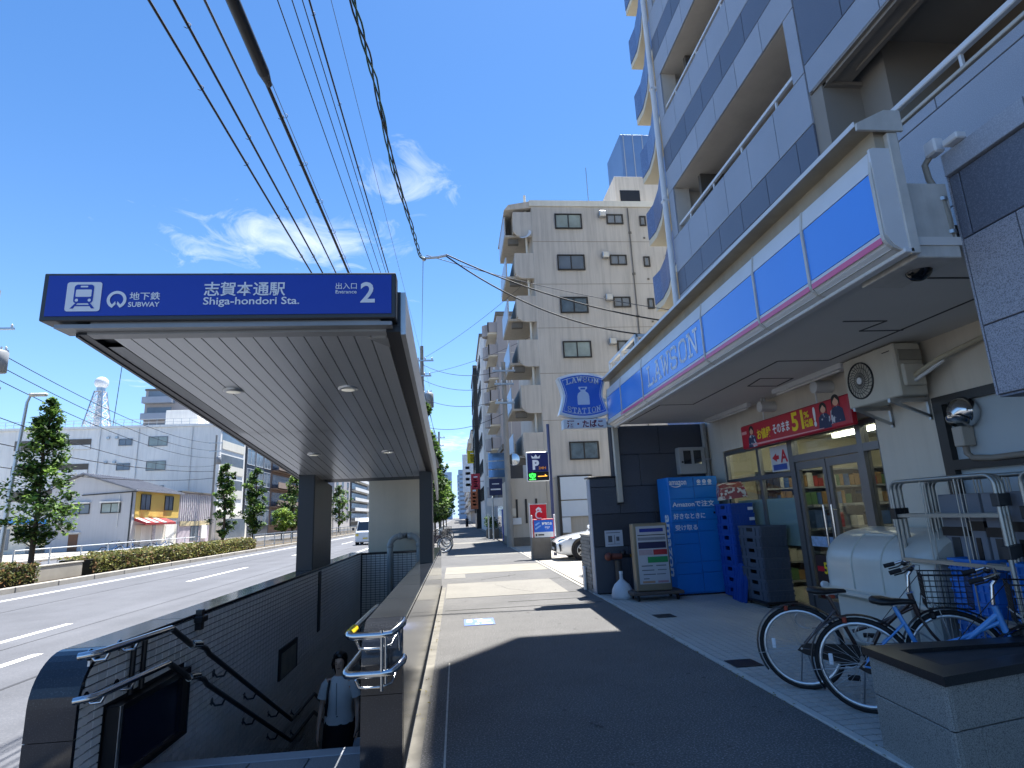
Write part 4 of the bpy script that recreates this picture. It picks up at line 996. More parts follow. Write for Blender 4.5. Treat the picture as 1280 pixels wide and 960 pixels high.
part(tx, 'brand_word', m_txt, ps)
tx = M(); arch2 = lambda x, y: (x, y-.03+.16*(x-.335)**2/.335)
strokes_into(tx, 'STATION', (SO[0]-.335, SY-.018, SO[2]-.33), XU, ZU, .67, .10, .16, fn=arch2)
part(tx, 'brand_second_word', m_txt, ps)
tx = M()
can = [(-.115,-.19),(.115,-.19),(.12,-.17),(.12,-.02),(.10,.04),(.05,.075),(.05,.10),(.085,.135),(.085,.17),(-.085,.17),(-.085,.135),(-.05,.10),(-.05,.075),(-.10,.04),(-.12,-.02),(-.12,-.17)]
flat(tx, can, (SO[0], SY-.018, SO[2]), XU, ZU, .003); part(tx, 'churn_emblem', mat('churn_white', '#c9d4e6', .5), ps)
tx = M(); flat(tx, [(-.05,.115),(.05,.115),(.045,.15),(-.045,.15)], (SO[0], SY-.018, SO[2]), XU, ZU, .005); part(tx, 'churn_lid', m_sblue, ps)
lb_ = part(M().cbox(2.10, 2.96, 11.05, 11.28, 3.12, 3.31, .008), 'lower_board', m_wpaint, ps)
tx = M(); text_into(tx, '酒・たばこ', (2.53, 11.05, 3.215), XU, ZU, w=.72, h=.15, bold=.03, center=True); part(tx, 'board_words', mat('print_maroon', '#6a1a34', .5), lb_)
part(M().cyl((2.45,11.18,3.29),(2.45,11.18,3.36),.025,n=10).cyl((2.8,11.18,3.29),(2.8,11.18,3.36),.025,n=10).bbox((2.95,11.2,3.7),(3.3,11.45,3.7),.06,.06).bbox((2.95,11.2,3.2),(3.3,11.45,3.2),.06,.06), 'sign_bracket', m_satin, ps)

# ------------------------------------------------------------------ parcel locker
m_lk = mat('locker_blue', '#1277cc', .38, var=.03, vs=2, rnd=.015)
lk = thing('parcel_locker', 'tall bright blue parcel locker with white lettering on its doors', 'locker', (4.38, 10.9, 0))
LX0, LX1, LY = 3.91, 4.86, 10.62
part(M().cbox(LX0, LX1, LY+.02, 11.22, .03, 2.10, .01), 'case', m_lk, lk)
part(M().box(LX0+.02, LX1-.02, LY+.06, 11.2, 0, .03), 'plinth', m_black, lk)
mid = 4.395
def lock_door(x0, x1, z0, z1, slot=True):
    d = part(M().cbox(x0+.005, x1-.005, LY, LY+.02, z0+.005, z1-.005, .004), 'locker_door', m_lk, lk)
    return d
for a, b in zip((2.09,1.91,1.70,1.49,1.28,1.10,.89,.57,.37), (1.91,1.70,1.49,1.28,1.10,.89,.57,.37,.05)): lock_door(LX0, mid, b, a)
for a, b in zip((2.09,1.92,1.70,1.52,1.31,1.11,.58,.39), (1.92,1.70,1.52,1.31,1.11,.58,.39,.05)): lock_door(mid, LX1, b, a)
def ltxt(s, x, z, w, h, b=.014, name='lettering'):
    tx = M(); text_into(tx, s, (x, LY, z), XU, ZU, w=w, h=h, bold=b, lift=.002); part(tx, name, m_txt, lk)
ltxt('amazon', 3.93, 1.955, .33, .075, .02, 'brand_word'); ltxt('Amazonで注文', 3.955, 1.55, .80, .11); ltxt('好きなときに', 3.955, 1.335, .60, .105); ltxt('受け取る', 3.965, 1.135, .42, .10)
tx = M(); vs = []
for i in range(13):
    t = i/12; x = 3.96+.19*t; z = 1.945-.028*math.sin(PI*t); w = .004+.007*t
    vs += [(x, LY-.002, z+w), (x, LY-.002, z-w)]
tx.add(vs, [(2*i, 2*i+1, 2*i+3, 2*i+2) for i in range(12)], False); part(tx, 'smile_arrow', m_txt, lk)
for i in range(3):
    tx = M(); ring_into(tx, (4.50+.105*i, LY, 2.005), XU, ZU, .022, .036, 0, 360, 18, .002); flat(tx, circ(.016, 10), (4.50+.105*i, LY, 2.005), XU, ZU, .002); part(tx, 'round_icon', m_txt, lk)
    tx = M(); flat(tx, [(-.035,0),(.035,0),(.035,.012),(-.035,.012)], (4.50+.105*i, LY, 1.945), XU, ZU, .002); part(tx, 'icon_caption', m_txt, lk)
part(M().box(4.72, 4.81, LY-.004, LY, 1.41, 1.45), 'card_slot', m_black, lk)
tx = M(); text_into(tx, 'amazon', (LX0, 10.95, 1.42), (0,0,-1), NY, w=1.1, h=.2, bold=.02, lift=.002); part(tx, 'side_word', m_txt, lk)

# ------------------------------------------------------------------ notice stand on a trolley, white jug, hydrant
sd = thing('notice_stand', 'slim metal notice stand with coloured price list strips on a flat trolley', 'sign', (3.4, 10.7, 0))
part(M().cbox(3.07, 3.70, 10.32, 10.50, .16, 1.30, .015), 'stand_case', mat('stand_bronze', '#8f8674', .35, metal=.5, var=.1, vs=4), sd)
br = part(M().box(3.13, 3.67, 10.312, 10.32, .28, 1.25), 'notice_sheet', mat('sheet_grey', '#b3b6bd', .45, var=.05), sd)
def strip(x0, x1, z0, z1, c):
    tx = M(); flat(tx, [(x0,z0),(x1,z0),(x1,z1),(x0,z1)], (0,10.312,0), XU, ZU, .002); part(tx, 'printed_strip', mat('strip_'+c.strip('#'), c, .5, var=.1, vs=20), br)
for a in ((3.19,3.62,1.15,1.21,'#1c2f86'), (3.15,3.65,1.09,1.105,'#23252c'), (3.15,3.65,1.01,1.06,'#7d828c'), (3.15,3.65,.87,.98,'#1a1d47'), (3.15,3.40,.76,.85,'#a9969c'), (3.41,3.66,.76,.85,'#a32a33'), (3.30,3.66,.63,.73,'#1e8550'),
          (3.18,3.38,.57,.59,'#6a6f78'), (3.44,3.62,.57,.59,'#6a6f78'), (3.18,3.40,.50,.515,'#5a5f68'), (3.46,3.62,.50,.515,'#6a6f78'), (3.20,3.42,.43,.445,'#5a5f68'), (3.44,3.6,.43,.445,'#6a6f78'), (3.2,3.3,.36,.375,'#5a5f68'), (3.18,3.40,.295,.33,'#b08a6a'), (3.45,3.64,.295,.33,'#a5808a')): strip(*a)
tr = part(M().cbox(2.98, 3.88, 10.25, 10.75, .10, .155, .01), 'trolley_deck', mat('trolley_brown', '#5a4f48', .7, var=.15), sd)
for x in (3.08, 3.78):
    for y in (10.32, 10.68): part(M().cyl((x-.015,y,.05),(x+.015,y,.05),.048,n=12), 'castor', m_black, tr)
jg = thing('jug', 'white bell-shaped plastic jug on the ground left of the notice stand', 'jug', (2.98, 10.7, 0))
part(M().lathe([(0,0),(.19,.0),(.195,.06),(.18,.16),(.13,.25),(.06,.31),(.032,.34),(.03,.42)], (2.93,10.78,0), 24), 'body', mat('jug_white', '#c3c9cf', .4, var=.04), jg)
part(M().lathe([(.034,.42),(.036,.47),(0,.472)], (2.93,10.78,0), 16), 'cap', m_wpaint, jg)
hy = thing('standpipe', 'rusty fire standpipe with brass valve in front of the charcoal wall', 'hydrant', (3.0, 11.2, 0))
part(M().cyl((3.02,11.25,0),(3.02,11.25,.62),.065,n=14), 'post', mat('standpipe_grey', '#4a4744', .55, metal=.3, var=.15), hy)
part(M().cyl((2.86,11.2,.70),(3.08,11.2,.70),.055,n=14).lathe([(.0,0),(.075,0),(.075,.05),(.05,.09),(0,.09)], (2.86,11.2,.70), 16, (-1,-.4,0)), 'coupling', mat('rust_red', '#6e3a30', .6, metal=.2, var=.2), hy)
part(M().cyl((3.08,11.2,.70),(3.34,11.2,.70),.028,n=10).sphere((3.12,11.2,.76),.06,10), 'valve', m_black, hy)
part(M().cyl((3.24,11.2,.70),(3.32,11.2,.70),.031,n=10), 'brass_ring', mat('brass', '#b08a38', .35, metal=.9), hy)

# ------------------------------------------------------------------ crates
def crate_mesh(parent, w, d, h, mt, lab=None, ribs=True):
    # open plastic crate: floor, four walls with rim and ribs, hand slots left open in the short walls
    m = M(); t = .012
    m.box(-w/2, w/2, -d/2, d/2, 0, .012)
    for s in (-1, 1):
        m.box(-w/2, w/2, s*d/2-(t if s > 0 else 0), s*d/2+(0 if s > 0 else t), .012, h-.03)
        x0, x1 = (w/2-t, w/2) if s > 0 else (-w/2, -w/2+t)
        m.box(x0, x1, -d/2+t, d/2-t, .012, h*.45); m.box(x0, x1, -d/2+t, -d*.14, h*.45, h-.03); m.box(x0, x1, d*.14, d/2-t, h*.45, h-.03)
        m.box(x0-.006, x1+.006, -d/2-.006, d/2+.006, h-.03, h)
        m.box(-w/2, w/2, s*(d/2)-.012, s*(d/2)+.012, h-.03, h-.0)
    part(m, 'crate_body', mt, parent)
    r = M(); n = 6
    for i in range(n+1):
        x = -w/2+.02+(w-.04)*i/n
        for s in (-1, 1): r.box(x-.006, x+.006, s*d/2-.012, s*d/2+.012, .01, h-.032)
    for i in range(n):
        y = -d/2+.03+(d-.06)*i/(n-1)
        if abs(y) > d*.13:
            for s in (-1, 1): r.box(s*w/2-.012, s*w/2+.012, y-.006, y+.006, .01, h-.032)
    for s in (-1, 1): r.box(-w/2-.008, w/2+.008, s*d/2-.010, s*d/2+.010, h*.5-.007, h*.5+.007)
    part(r, 'ribs', mt, parent, stuff=True)
m_cg = mat('crate_grey', '#495260', .55, var=.08, vs=4, rnd=.10)
m_cb = mat('crate_blue', '#14489e', .5, var=.08, vs=4, rnd=.10)
ords = ['bottom', 'second', 'third', 'fourth', 'fifth', 'sixth', 'seventh', 'eighth', 'ninth', 'tenth', 'eleventh']
cg = thing('dolly', 'low wheeled dolly under the stack of grey crates', 'dolly', (4.87, 9.24, 0), local=True)
part(M().cbox(-.25, .25, -.35, .35, .06, .09, .006), 'deck', m_black, cg)
for x in (-.19, .19):
    for y in (-.27, .27): part(M().cyl((x-.012,y,.03),(x+.012,y,.03),.03,n=10), 'castor', m_dgrey, cg)
CH = .158
base = None
for i in range(7):
    lab = 'grey ribbed plastic crate, %s of the stack by the shop window' % (ords[i] if i < 6 else 'topmost')
    loc = (4.87+rnd.uniform(-.008,.008), 9.24+rnd.uniform(-.012,.012), .092+.160*i)
    if base is None:
        base = thing('crate', lab, 'crate', loc, rnd.uniform(-.02,.02), 'grey crates stacked by the shop window', local=True); crate_mesh(base, .42, .70, CH, m_cg)
    else: dup(base, loc, rnd.uniform(-.02,.02), lab)
bb = None
for i in range(9):
    lab = 'blue plastic crate beside the parcel locker, %s of its stack' % (ords[i] if i < 8 else 'topmost')
    loc = (4.87+rnd.uniform(-.006,.006), 10.10+rnd.uniform(-.01,.01), .03+.172*i)
    if bb is None:
        bb = thing('crate', lab, 'crate', loc, 0, 'blue crates stacked beside the locker', local=True); crate_mesh(bb, .40, .60, .17, m_cb)
        part(M().box(.10, .19, -.318, -.313, .05, .10), 'white_label', m_txt, bb)
    else: dup(bb, loc, rnd.uniform(-.02,.02), lab)
m_cb2 = mat('crate_bright_blue', '#2a78cc', .5, var=.08, vs=4, rnd=.10)
b2 = None
for i in range(5):
    for (y, pos) in ((4.80, 'far'), (4.22, 'near')):
        lab = 'bright blue crate in the %s stack inside the roll cages, %s up' % (pos, ords[i]) if i else 'bright blue crate at the bottom of the %s stack inside the roll cages' % pos
        if b2 is None:
            b2 = thing('crate', lab, 'crate', (4.62, y, .155), 1.57, 'blue crates in the roll cages', local=True); crate_mesh(b2, .40, .60, .17, m_cb2)
        else: dup(b2, (4.62+rnd.uniform(-.01,.01), y, .155+.172*i), 1.57+rnd.uniform(-.02,.02), lab)
for (x, y, l) in ((4.60, 9.80, 'flat folded blue panel leaning nearest the locker'), (4.62, 9.72, 'flat folded blue panel leaning against the blue crates')):
    fp = thing('folded_crate', l, 'crate', (x, y, 0), -.12, local=True); part(M().add([(-.015,-.22,0),(.015,-.22,0),(.015,.22,0),(-.015,.22,0),(.09,-.22,.6),(.12,-.22,.6),(.12,.22,.6),(.09,.22,.6)], [(0,3,2,1),(4,5,6,7),(0,1,5,4),(1,2,6,5),(2,3,7,6),(3,0,4,7)]), 'panel', m_cb, fp)
    rb = M()
    for i in range(4): y0 = -.18+.12*i; rb.add([(-.022,y0-.01,.02),(-.022,y0+.01,.02),(.076,y0+.01,.58),(.076,y0-.01,.58),(-.012,y0-.01,.02),(-.012,y0+.01,.02),(.086,y0+.01,.58),(.086,y0-.01,.58)], [(0,1,2,3),(7,6,5,4),(0,3,7,4),(1,5,6,2)])
    part(rb, 'ribs', m_cb, fp, stuff=True)
pk = thing('package', 'red and white printed package lying tilted on the blue crates', 'package', (4.84, 10.08, 1.6), -.3, local=True)
pm = M(); pm.add([(-.26,-.2,.03),(.24,-.24,.08),(.28,.2,.2),(-.22,.22,.16),(-.2,-.2,.22),(.2,-.22,.26),(.22,.18,.36),(-.2,.2,.34)], [(0,3,2,1),(4,5,6,7),(0,1,5,4),(1,2,6,5),(2,3,7,6),(3,0,4,7)])
part(pm, 'wrapper', mat('package_red', '#8a2a2a', .35, var=.3, vs=8, speck=('#d0c8b8', 11, .52, .56)), pk)

# ------------------------------------------------------------------ banner over the door
bn = thing('banner', 'long red hanging banner with yellow and white lettering over the shop door', 'banner', (4.9, 8.05, 2.45))
BX, BY0, BY1, BZ0, BZ1 = 4.85, 6.66, 9.46, 2.45, 2.84
part(M().cbox(BX, BX+.10, BY0, BY1, BZ0, BZ1, .02), 'banner_case', mat('banner_red', '#b80f2a', .35, var=.04), bn)
def btext(s, y0, z, w, h, mt, b=.03, name='banner_words'):
    tx = M(); text_into(tx, s, (BX, y0, BZ0+z), NY, ZU, w=w, h=h, bold=b, lift=.003); part(tx, name, mt, bn)
m_py = mat('print_yellow', '#f0d21c', .5)
btext('お値段', 8.93, .10, .42, .17, m_py); btext('そのまま', 8.45, .125, .46, .15, m_txt); btext('51', 7.93, .09, .30, .27, m_py, .03); btext('%', 7.61, .23, .12, .09, m_py); btext('増量', 7.62, .10, .20, .11, m_py); btext('!', 7.40, .08, .06, .27, m_txt, .05)
def figure(y, z, s, face_first=True):
    sk = M(); sk.add([(BX-.003, y+s*p[0], BZ0+z+s*p[1]) for p in circ(.055, 14, 0, .20)], [tuple(range(14))], False); fg = part(sk, 'printed_face', mat('print_skin', '#d9a88c', .6), bn)
    h = M(); flat(h, [(p[0]*s, p[1]*s) for p in [(-.07,.10)]+circ(.075, 12, 0, .205, 180, 0)+[(.07,.10),(.05,.20),(0,.245),(-.05,.20)]], (BX, y, BZ0+z), NY, ZU, .004); part(h, 'printed_hair', mat('print_hair', '#1d1a1c', .6), fg)
    b = M(); flat(b, [(p[0]*s, p[1]*s) for p in ((-.13,-.05),(.13,-.05),(.11,.10),(.04,.14),(-.04,.14),(-.11,.10))], (BX, y, BZ0+z), NY, ZU, .002); part(b, 'printed_clothes', mat('print_navy', '#2a3558', .6, speck=('#c8ccd4', 9, .55, .6)), fg)
figure(7.17, .08, 1.05); figure(6.90, .12, 1.1); figure(9.10, .06, 1.05)
tx = M(); flat(tx, [(0,0),(.16,0),(.16,.05),(0,.05)], (BX, 9.42, BZ0+.24), NY, ZU, .003); flat(tx, [(0,0),(1.9,0),(1.9,.012),(0,.03)], (BX, 9.1, BZ0+.03), NY, ZU, .003); part(tx, 'banner_tag', mat('print_pink', '#dfa0a4', .5), bn)
for y in (8.75, 7.35): part(M().cyl((BX+.05,y,BZ1),(BX+.05,y,3.2),.012,n=8), 'hanger_rod', m_wpaint, bn)

# ------------------------------------------------------------------ air conditioner
m_acw = mat('ac_cream', '#c3c0b4', .5, var=.06, vs=3, stain=.08)
def ac_unit(loc, rotz, label, fan_r=.2):
    t = thing('air_conditioner', label, 'air conditioner', loc, rotz, local=True)
    part(M().cbox(-.42, .42, -.16, .16, 0, .58, .015), 'case', m_acw, t)
    gr = part(M().lathe([(.215,.0),(.215,.012),(.20,.014),(.20,-.01)], (-.15,-.16,.29), 28, (0,-1,0)).lathe([(0,.004),(.2,.004)], (-.15,-.155,.29), 24, (0,-1,0)), 'fan_recess', m_black, t)
    sp = M()
    for i in range(26):
        a = 2*PI*i/26; a2 = a+.5
        sp.tube([(-.15+.045*math.cos(a), -.172, .29+.045*math.sin(a)), (-.15+.12*math.cos(a+.2), -.176, .29+.12*math.sin(a+.2)), (-.15+.205*math.cos(a2), -.172, .29+.205*math.sin(a2))], .0035, 4, False)
    for r in (.09, .15): sp.tube([(-.15+r*math.cos(2*PI*i/24), -.175, .29+r*math.sin(2*PI*i/24)) for i in range(24)], .003, 4, closed=True)
    part(sp, 'fan_guard', m_dgrey, gr)
    part(M().cyl((-.15,-.165,.29),(-.15,-.182,.29),.04,n=16), 'hub_disc', m_txt, gr)
    part(M().box(.25, .36, -.163, -.16, .5, .51), 'vent_slit', m_black, t)
    part(M().cbox(.42, .47, -.12, .12, .10, .34, .012), 'valve_cover', m_acw, t)
    part(M().cbox(.421, .44, -.13, .14, .38, .5, .004), 'side_grip', mat('ac_dark', '#8f8c82', .5), t)
    return t
ac = ac_unit((4.86, 6.03, 2.60), -PI/2, 'cream air conditioner mounted on brackets above the shop door end')
for y in (-.26, .30):
    part(M().bbox((y,-.22,-.03),(y,.26,-.03),.035,.04).bbox((y,-.18,-.04),(y,.24,-.22),.03,.03).bbox((y,.23,-.25),(y,.23,.3),.035,.03), 'bracket', m_satin, ac)
part(M().tube([(.46,0,.2),(.53,.02,.24),(.72,.10,.33),(1.1,.19,.41),(1.6,.2,.45),(2.4,.2,.46)], .028, 8), 'hose', mat('hose_beige', '#b0a892', .6, var=.08), ac)
part(M().tube([(.44,-.02,.14),(.56,.03,.2),(.72,.12,.30)], .02, 8), 'drain_hose', m_wpaint, ac)

# ------------------------------------------------------------------ domed bin
bi = thing('storage_bin', 'large glossy white domed storage bin against the shop pier', 'bin', (4.65, 5.85, 0))
m_bin = mat('bin_white', '#c6c4ba', .28, var=.05, vs=2, coat=.2, stain=.06)
prof = [(5.05,.58),(5.05,1.22),(4.82,1.24)]
for i in range(0, 10): a = PI/2*i/9; prof.append((4.68-.45*math.sin(a), .86+.36*math.cos(a)))
prof += [(4.23,.62),(4.20,.58)]
lid = M(); n = len(prof)
ys = [5.12, 5.15, 5.2, 6.6, 6.66, 6.70]; sc = [.90, .965, 1.0, 1.0, .965, .90]
rings = [[(4.65+(p[0]-4.65)*s, y, .75+(p[1]-.75)*s) for p in prof] for y, s in zip(ys, sc)]
lid.loft(rings, True, True); part(lid, 'lid', m_bin, bi)
lr_ = M(); lr_.cbox(4.185, 5.06, 5.08, 6.74, .54, .59, .012); part(lr_, 'lid_rim', m_bin, bi)
part(M().cbox(4.27, 5.03, 5.2, 6.62, .02, .54, .04), 'bin_body', m_bin, bi)
hp = M()
for s_ in (-1,):
    pts = [(4.65+(p[0]-4.65)*1.005, .75+(p[1]-.75)*1.008) for p in prof[6:-1]]
for y in (5.75, 6.2): hp.tube([(p[0]-.0, y, p[1]) for p in pts], .012, 6)
hp.tube([(pts[0][0], 5.75, pts[0][1]), (pts[0][0], 6.2, pts[0][1])], .012, 6)
part(hp, 'lid_ridge', m_bin, bi)
part(M().cyl((4.25,6.74,.6),(4.25,6.79,.6),.04,n=14), 'hinge_knob', m_wpaint, bi)
tx = M(); flat(tx, [(0,0),(.05,0),(.11,.03),(.05,.03)], (4.225, 5.45, .66), NY, ZU, .012); flat(tx, [(0,0),(.06,0),(.06,.008),(0,.008)], (4.225,5.42,.645), NY, ZU, .012); part(tx, 'maker_mark', mat('mark_blue', '#3f62a8', .5), bi)

# ------------------------------------------------------------------ roll cages
m_cage = mat('cage_zinc', '#a1a39f', .38, metal=.75, var=.14, vs=6)
def roll_cage(label, loc, lean=0.0):
    t = thing('roll_cage', label, 'roll cage', loc, 0, 'roll cages parked beside the bin', local=True)
    L = 1.12
    for x in (0, .36):
        f = M(); r = .08; pts = [(x,0,.12),(x,0,1.7-r)]
        for i in range(1, 6): a = PI/2*i/5; pts.append((x, r-r*math.cos(a), 1.7-r+r*math.sin(a)))
        for i in range(0, 6): a = PI/2*i/5; pts.append((x, L-r+r*math.sin(a), 1.7-r+r*math.cos(a)))
        pts.append((x,L,.12)); f.tube(pts, .017, 8); fo = part(f, 'side_frame', m_cage, t)
        for z in (1.38, .98, .55): part(M().bbox((x,.0,z),(x,L,z),.022,.03), 'cross_bar', m_cage, fo)
        w = M()
        for i in range(1, 4 if x else 3): y = L*i/(4 if x else 3); w.cyl((x,y,.2),(x,y,1.685),.006,n=5)
        part(w, 'wire_bars', m_cage, fo, stuff=True)
    part(M().box(-.012,.37,.0,L,.11,.14), 'base_deck', m_cage, t)
    for y in (.1, L-.1):
        for x in (.04, .32): part(M().cyl((x-.016,y,.05),(x+.016,y,.05),.05,n=12), 'castor', m_black, t)
    for z in (1.50, 1.10): part(M().cbox(-.03,.03,-.035,.035,z-.05,z+.05,.006), 'hinge_plate', m_dgrey, t)
    part(M().cbox(-.03,.03,L-.035,L+.035,1.35,1.45,.006), 'latch', m_black, t)
    return t
rc = roll_cage('zinc roll cage with thin bars standing nearest the white bin', (4.22, 4.28, 0))
dup(rc, (4.30, 2.98, 0), .03, 'zinc roll cage at the right end beside the granite planter')
dup(rc, (4.33, 4.36, .0), .0, 'zinc roll cage nested inside the one nearest the bin')
dup(rc, (4.44, 4.44, .0), .0, 'innermost zinc roll cage of the nested row')
m_felt = mat('grey_panel', '#7b7f88', .7, var=.08, rnd=.1)
for i, (y, w, a) in enumerate(((5.05,.26,.03), (4.82,.15,-.04), (4.62,.2,.02), (4.40,.22,.05))):
    b = thing('cage_board', 'grey folded panel with black strap in the roll cages, %s from the bin' % ords[i].replace('bottom','first'), 'panel', (4.52, y, .14), a, local=True)
    part(M().cbox(-.02,.02,-w/2,w/2,0,1.42,.008), 'board', m_felt, b)
    part(M().box(-.026,.026,-w/2-.01,w/2+.01,1.05+.05*(i%2),1.13+.05*(i%2)), 'strap', m_black, b)
    part(M().box(-.026,.026,-w*.12,w*.2,.2,1.04), 'strip', m_black if i % 2 else m_dgrey, b)

# ------------------------------------------------------------------ bicycles (built along +X from the rear hub, wheels at r = .335)
def bicycle(label, frame_mat, loc, rotz, basket=True, group=None, lean=0.0, rim='#d9dbdc'):
    t = thing('bicycle', label, 'bicycle', loc, rotz, group, local=True)
    m_rub = mat('tyre_rubber', '#17181b', .8, var=.1); m_rim = mat('rim_alu'+rim, rim, .3, metal=.75, var=.05)
    WB, R = 1.09, .335
    def wheel(x):
        N_ = 40
        wh = part(M().tube([(x+.318*math.cos(2*PI*i/N_), 0, R+.318*math.sin(2*PI*i/N_)) for i in range(N_)], .0185, 8, closed=True), 'wheel_tyre', m_rub, t)
        rm = M()
        for r0, hw in ((.300,.012), (.288,.010)):
            pass
        vs = []
        for i in range(N_):
            c, s = math.cos(2*PI*i/N_), math.sin(2*PI*i/N_)
            for (r0, y) in ((.303,-.013),(.280,-.010),(.280,.010),(.303,.013)): vs.append((x+r0*c, y, R+r0*s))
        rm.add(vs, [(4*i+j, 4*((i+1)%N_)+j, 4*((i+1)%N_)+(j+1)%4, 4*i+(j+1)%4) for i in range(N_) for j in range(4)], True)
        part(rm, 'rim', m_rim, wh)
        sp = M()
        for i in range(28):
            a = 2*PI*i/28; b = a+(.55 if i % 2 else -.55); y = .028 if i % 4 < 2 else -.028
            sp.tube([(x+.022*math.cos(b), y, R+.022*math.sin(b)), (x+.283*math.cos(a), 0, R+.283*math.sin(a))], .0014, 4, False)
        part(sp, 'spoke_set', m_satin, wh, stuff=True)
        part(M().cyl((x,-.05,R),(x,.05,R),.022,n=12).cyl((x,-.065,R),(x,.065,R),.009,n=8), 'hub', m_satin, wh)
        return wh
    w0 = wheel(0); w1 = wheel(WB)
    part(M().cbox(-.235,-.205,-.006,.006,R-.02,R+.06,.003), 'wheel_reflector', m_txt, w0)
    # frame: low step-through
    bbp = (.44,0,.29); st_ = (.255,0,.76); hd0 = (.86,0,.74); hd1 = (.885,0,.62)
    f = M(); f.tube([hd0, (.60,0,.50), (.50,0,.33), bbp], .019, 10); f.tube([(.868,0,.69),(.62,0,.56),(.40,0,.48)], .014, 10)
    f.tube([bbp, st_], .016, 10); f.tube([(.848,0,.79), hd1], .021, 10)
    for y in (-.055, .055): f.tube([(.44,y*.4,.29),(.3,y,.31),(0,y,R)], .010, 8); f.tube([(.30,y*.3,.645),(.15,y,.5),(0,y,R)], .008, 8)
    part(f, 'frame', frame_mat, t)
    fk = M()
    for y in (-.05, .05): fk.tube([(.89,y*.7,.61),(.95,y,.49),(1.03,y,.38),(WB,y,R)], .011, 8)
    part(fk, 'fork', frame_mat, t)
    for x, a0, a1, nm in ((0, 35, 215, 'rear_mudguard'), (WB, 30, 170, 'front_mudguard')):
        m = M(); vs = []; n = 22
        for i in range(n+1):
            a = R_(a0+(a1-a0)*i/n); c, s = math.cos(a), math.sin(a)
            for (r, y) in ((.350,-.028),(.362,0),(.350,.028)): vs.append((x+r*c, y, R+r*s))
        m.add(vs, [(3*i+j, 3*i+3+j, 3*i+4+j, 3*i+1+j) for i in range(n) for j in range(2)], True)
        o = part(m, 'mudguard', m_black, t)
        part(M().tube([(x+.355*math.cos(R_(a1-25)), .03, R+.355*math.sin(R_(a1-25))), (x, .055, R)], .003, 5).tube([(x+.355*math.cos(R_(a1-25)), -.03, R+.355*math.sin(R_(a1-25))), (x, -.055, R)], .003, 5), 'stay', m_satin, o)
    # saddle
    sd_ = M(); rings = []
    for (x, w, z, h) in ((.10,.02,.80,.03),(.12,.085,.805,.055),(.18,.11,.80,.065),(.25,.075,.795,.05),(.32,.035,.80,.04),(.385,.026,.80,.032),(.40,.012,.795,.018)):
        rings.append([(x, w*math.cos(2*PI*i/12), z+h*.5*math.sin(2*PI*i/12)) for i in range(12)])
    sd_.loft(rings); part(sd_, 'saddle', mat('saddle_vinyl', '#141416', .45, var=.1), t)
    part(M().tube([(.262,0,.74),(.235,0,.80)], .012, 8).tube([(.15,-.04,.77),(.33,-.015,.775)], .004, 5).tube([(.15,.04,.77),(.33,.015,.775)], .004, 5), 'seat_post', m_satin, t)
    # handlebar, stem, grips, brakes
    hb = part(M().tube([(.78,-.27,.99),(.86,-.25,1.02),(.90,-.14,1.02),(.905,0,.99),(.90,.14,1.02),(.86,.25,1.02),(.78,.27,.99)], .011, 8).tube([(.845,0,.80),(.86,0,.93),(.905,0,.99)], .0125, 8), 'handlebar', m_steel, t)
    for y in (-1, 1):
        part(M().tube([(.72,y*.28,.975),(.80,y*.266,.998)], .017, 10), 'grip', m_rub, hb)
        part(M().tube([(.87,y*.22,1.01),(.82,y*.24,.975),(.75,y*.25,.955)], .006, 6).sphere((.865,y*.225,1.005),.024,8), 'brake_lever', m_black, hb)
    part(M().tube([(.87,.2,1.0),(.96,.1,1.0),(.93,.03,.8),(.9,.04,.65)], .003, 5).tube([(.87,-.2,1.0),(.94,-.1,.97),(.6,-.03,.55),(.1,-.05,.5)], .003, 5), 'brake_cable', m_black, hb)
    if basket:
        bk_ = M(); bx0, bx1, bw, z0, z1 = .94, 1.24, .17, .70, .95
        def loop(z, s): return [(bx0+.01*(1-s),-bw*s,z),(bx1+.05*(s-.8),-bw*s*.95,z),(bx1+.06*(s-.8),bw*s*.95,z),(bx0+.01*(1-s),bw*s,z)]
        for k_i in range(7): s = .80+.2*k_i/6; bk_.tube(loop(z0+(z1-z0)*k_i/6, s), .006 if k_i in (0,6) else .0022, 5, closed=True)
        lo, hi = loop(z0,.8), loop(z1,1.0)
        for a in range(4):
            for i in range(8):
                u_ = i/8; p = Vector(lo[a]).lerp(Vector(lo[(a+1)%4]), u_); q = Vector(hi[a]).lerp(Vector(hi[(a+1)%4]), u_); bk_.tube([p,q], .002, 4, False)
        for i in range(1, 8): u_ = i/8; bk_.tube([Vector(lo[0]).lerp(Vector(lo[1]),u_), Vector(lo[3]).lerp(Vector(lo[2]),u_)], .002, 4, False)
        bo = part(bk_, 'basket', m_black, t, stuff=True)
        part(M().tube([(.92,-.05,.78),(1.02,-.06,.69),(WB,-.06,R)], .004, 5).tube([(.92,.05,.78),(1.02,.06,.69),(WB,.06,R)], .004, 5), 'basket_stay', m_satin, t)
    part(M().cbox(.955,1.0,-.03,.03,.60,.66,.012), 'headlamp', m_black, t)
    # chain case, crank, pedals
    cc = M(); out = [(.0,.36),(.04,.375),(.40,.385),(.53,.36),(.555,.29),(.52,.215),(.42,.20),(.02,.29),(-.035,.32)]
    cc.prism(out, 'y', -.062, -.035); part(cc, 'chain_case', frame_mat if False else m_black, t)
    cr = part(M().bbox((.44,-.075,.29),(.36,-.075,.15),.018,.012).bbox((.44,.075,.29),(.52,.075,.43),.018,.012).cyl((.44,-.08,.29),(.44,.08,.29),.016,n=8), 'crank', m_satin, t)
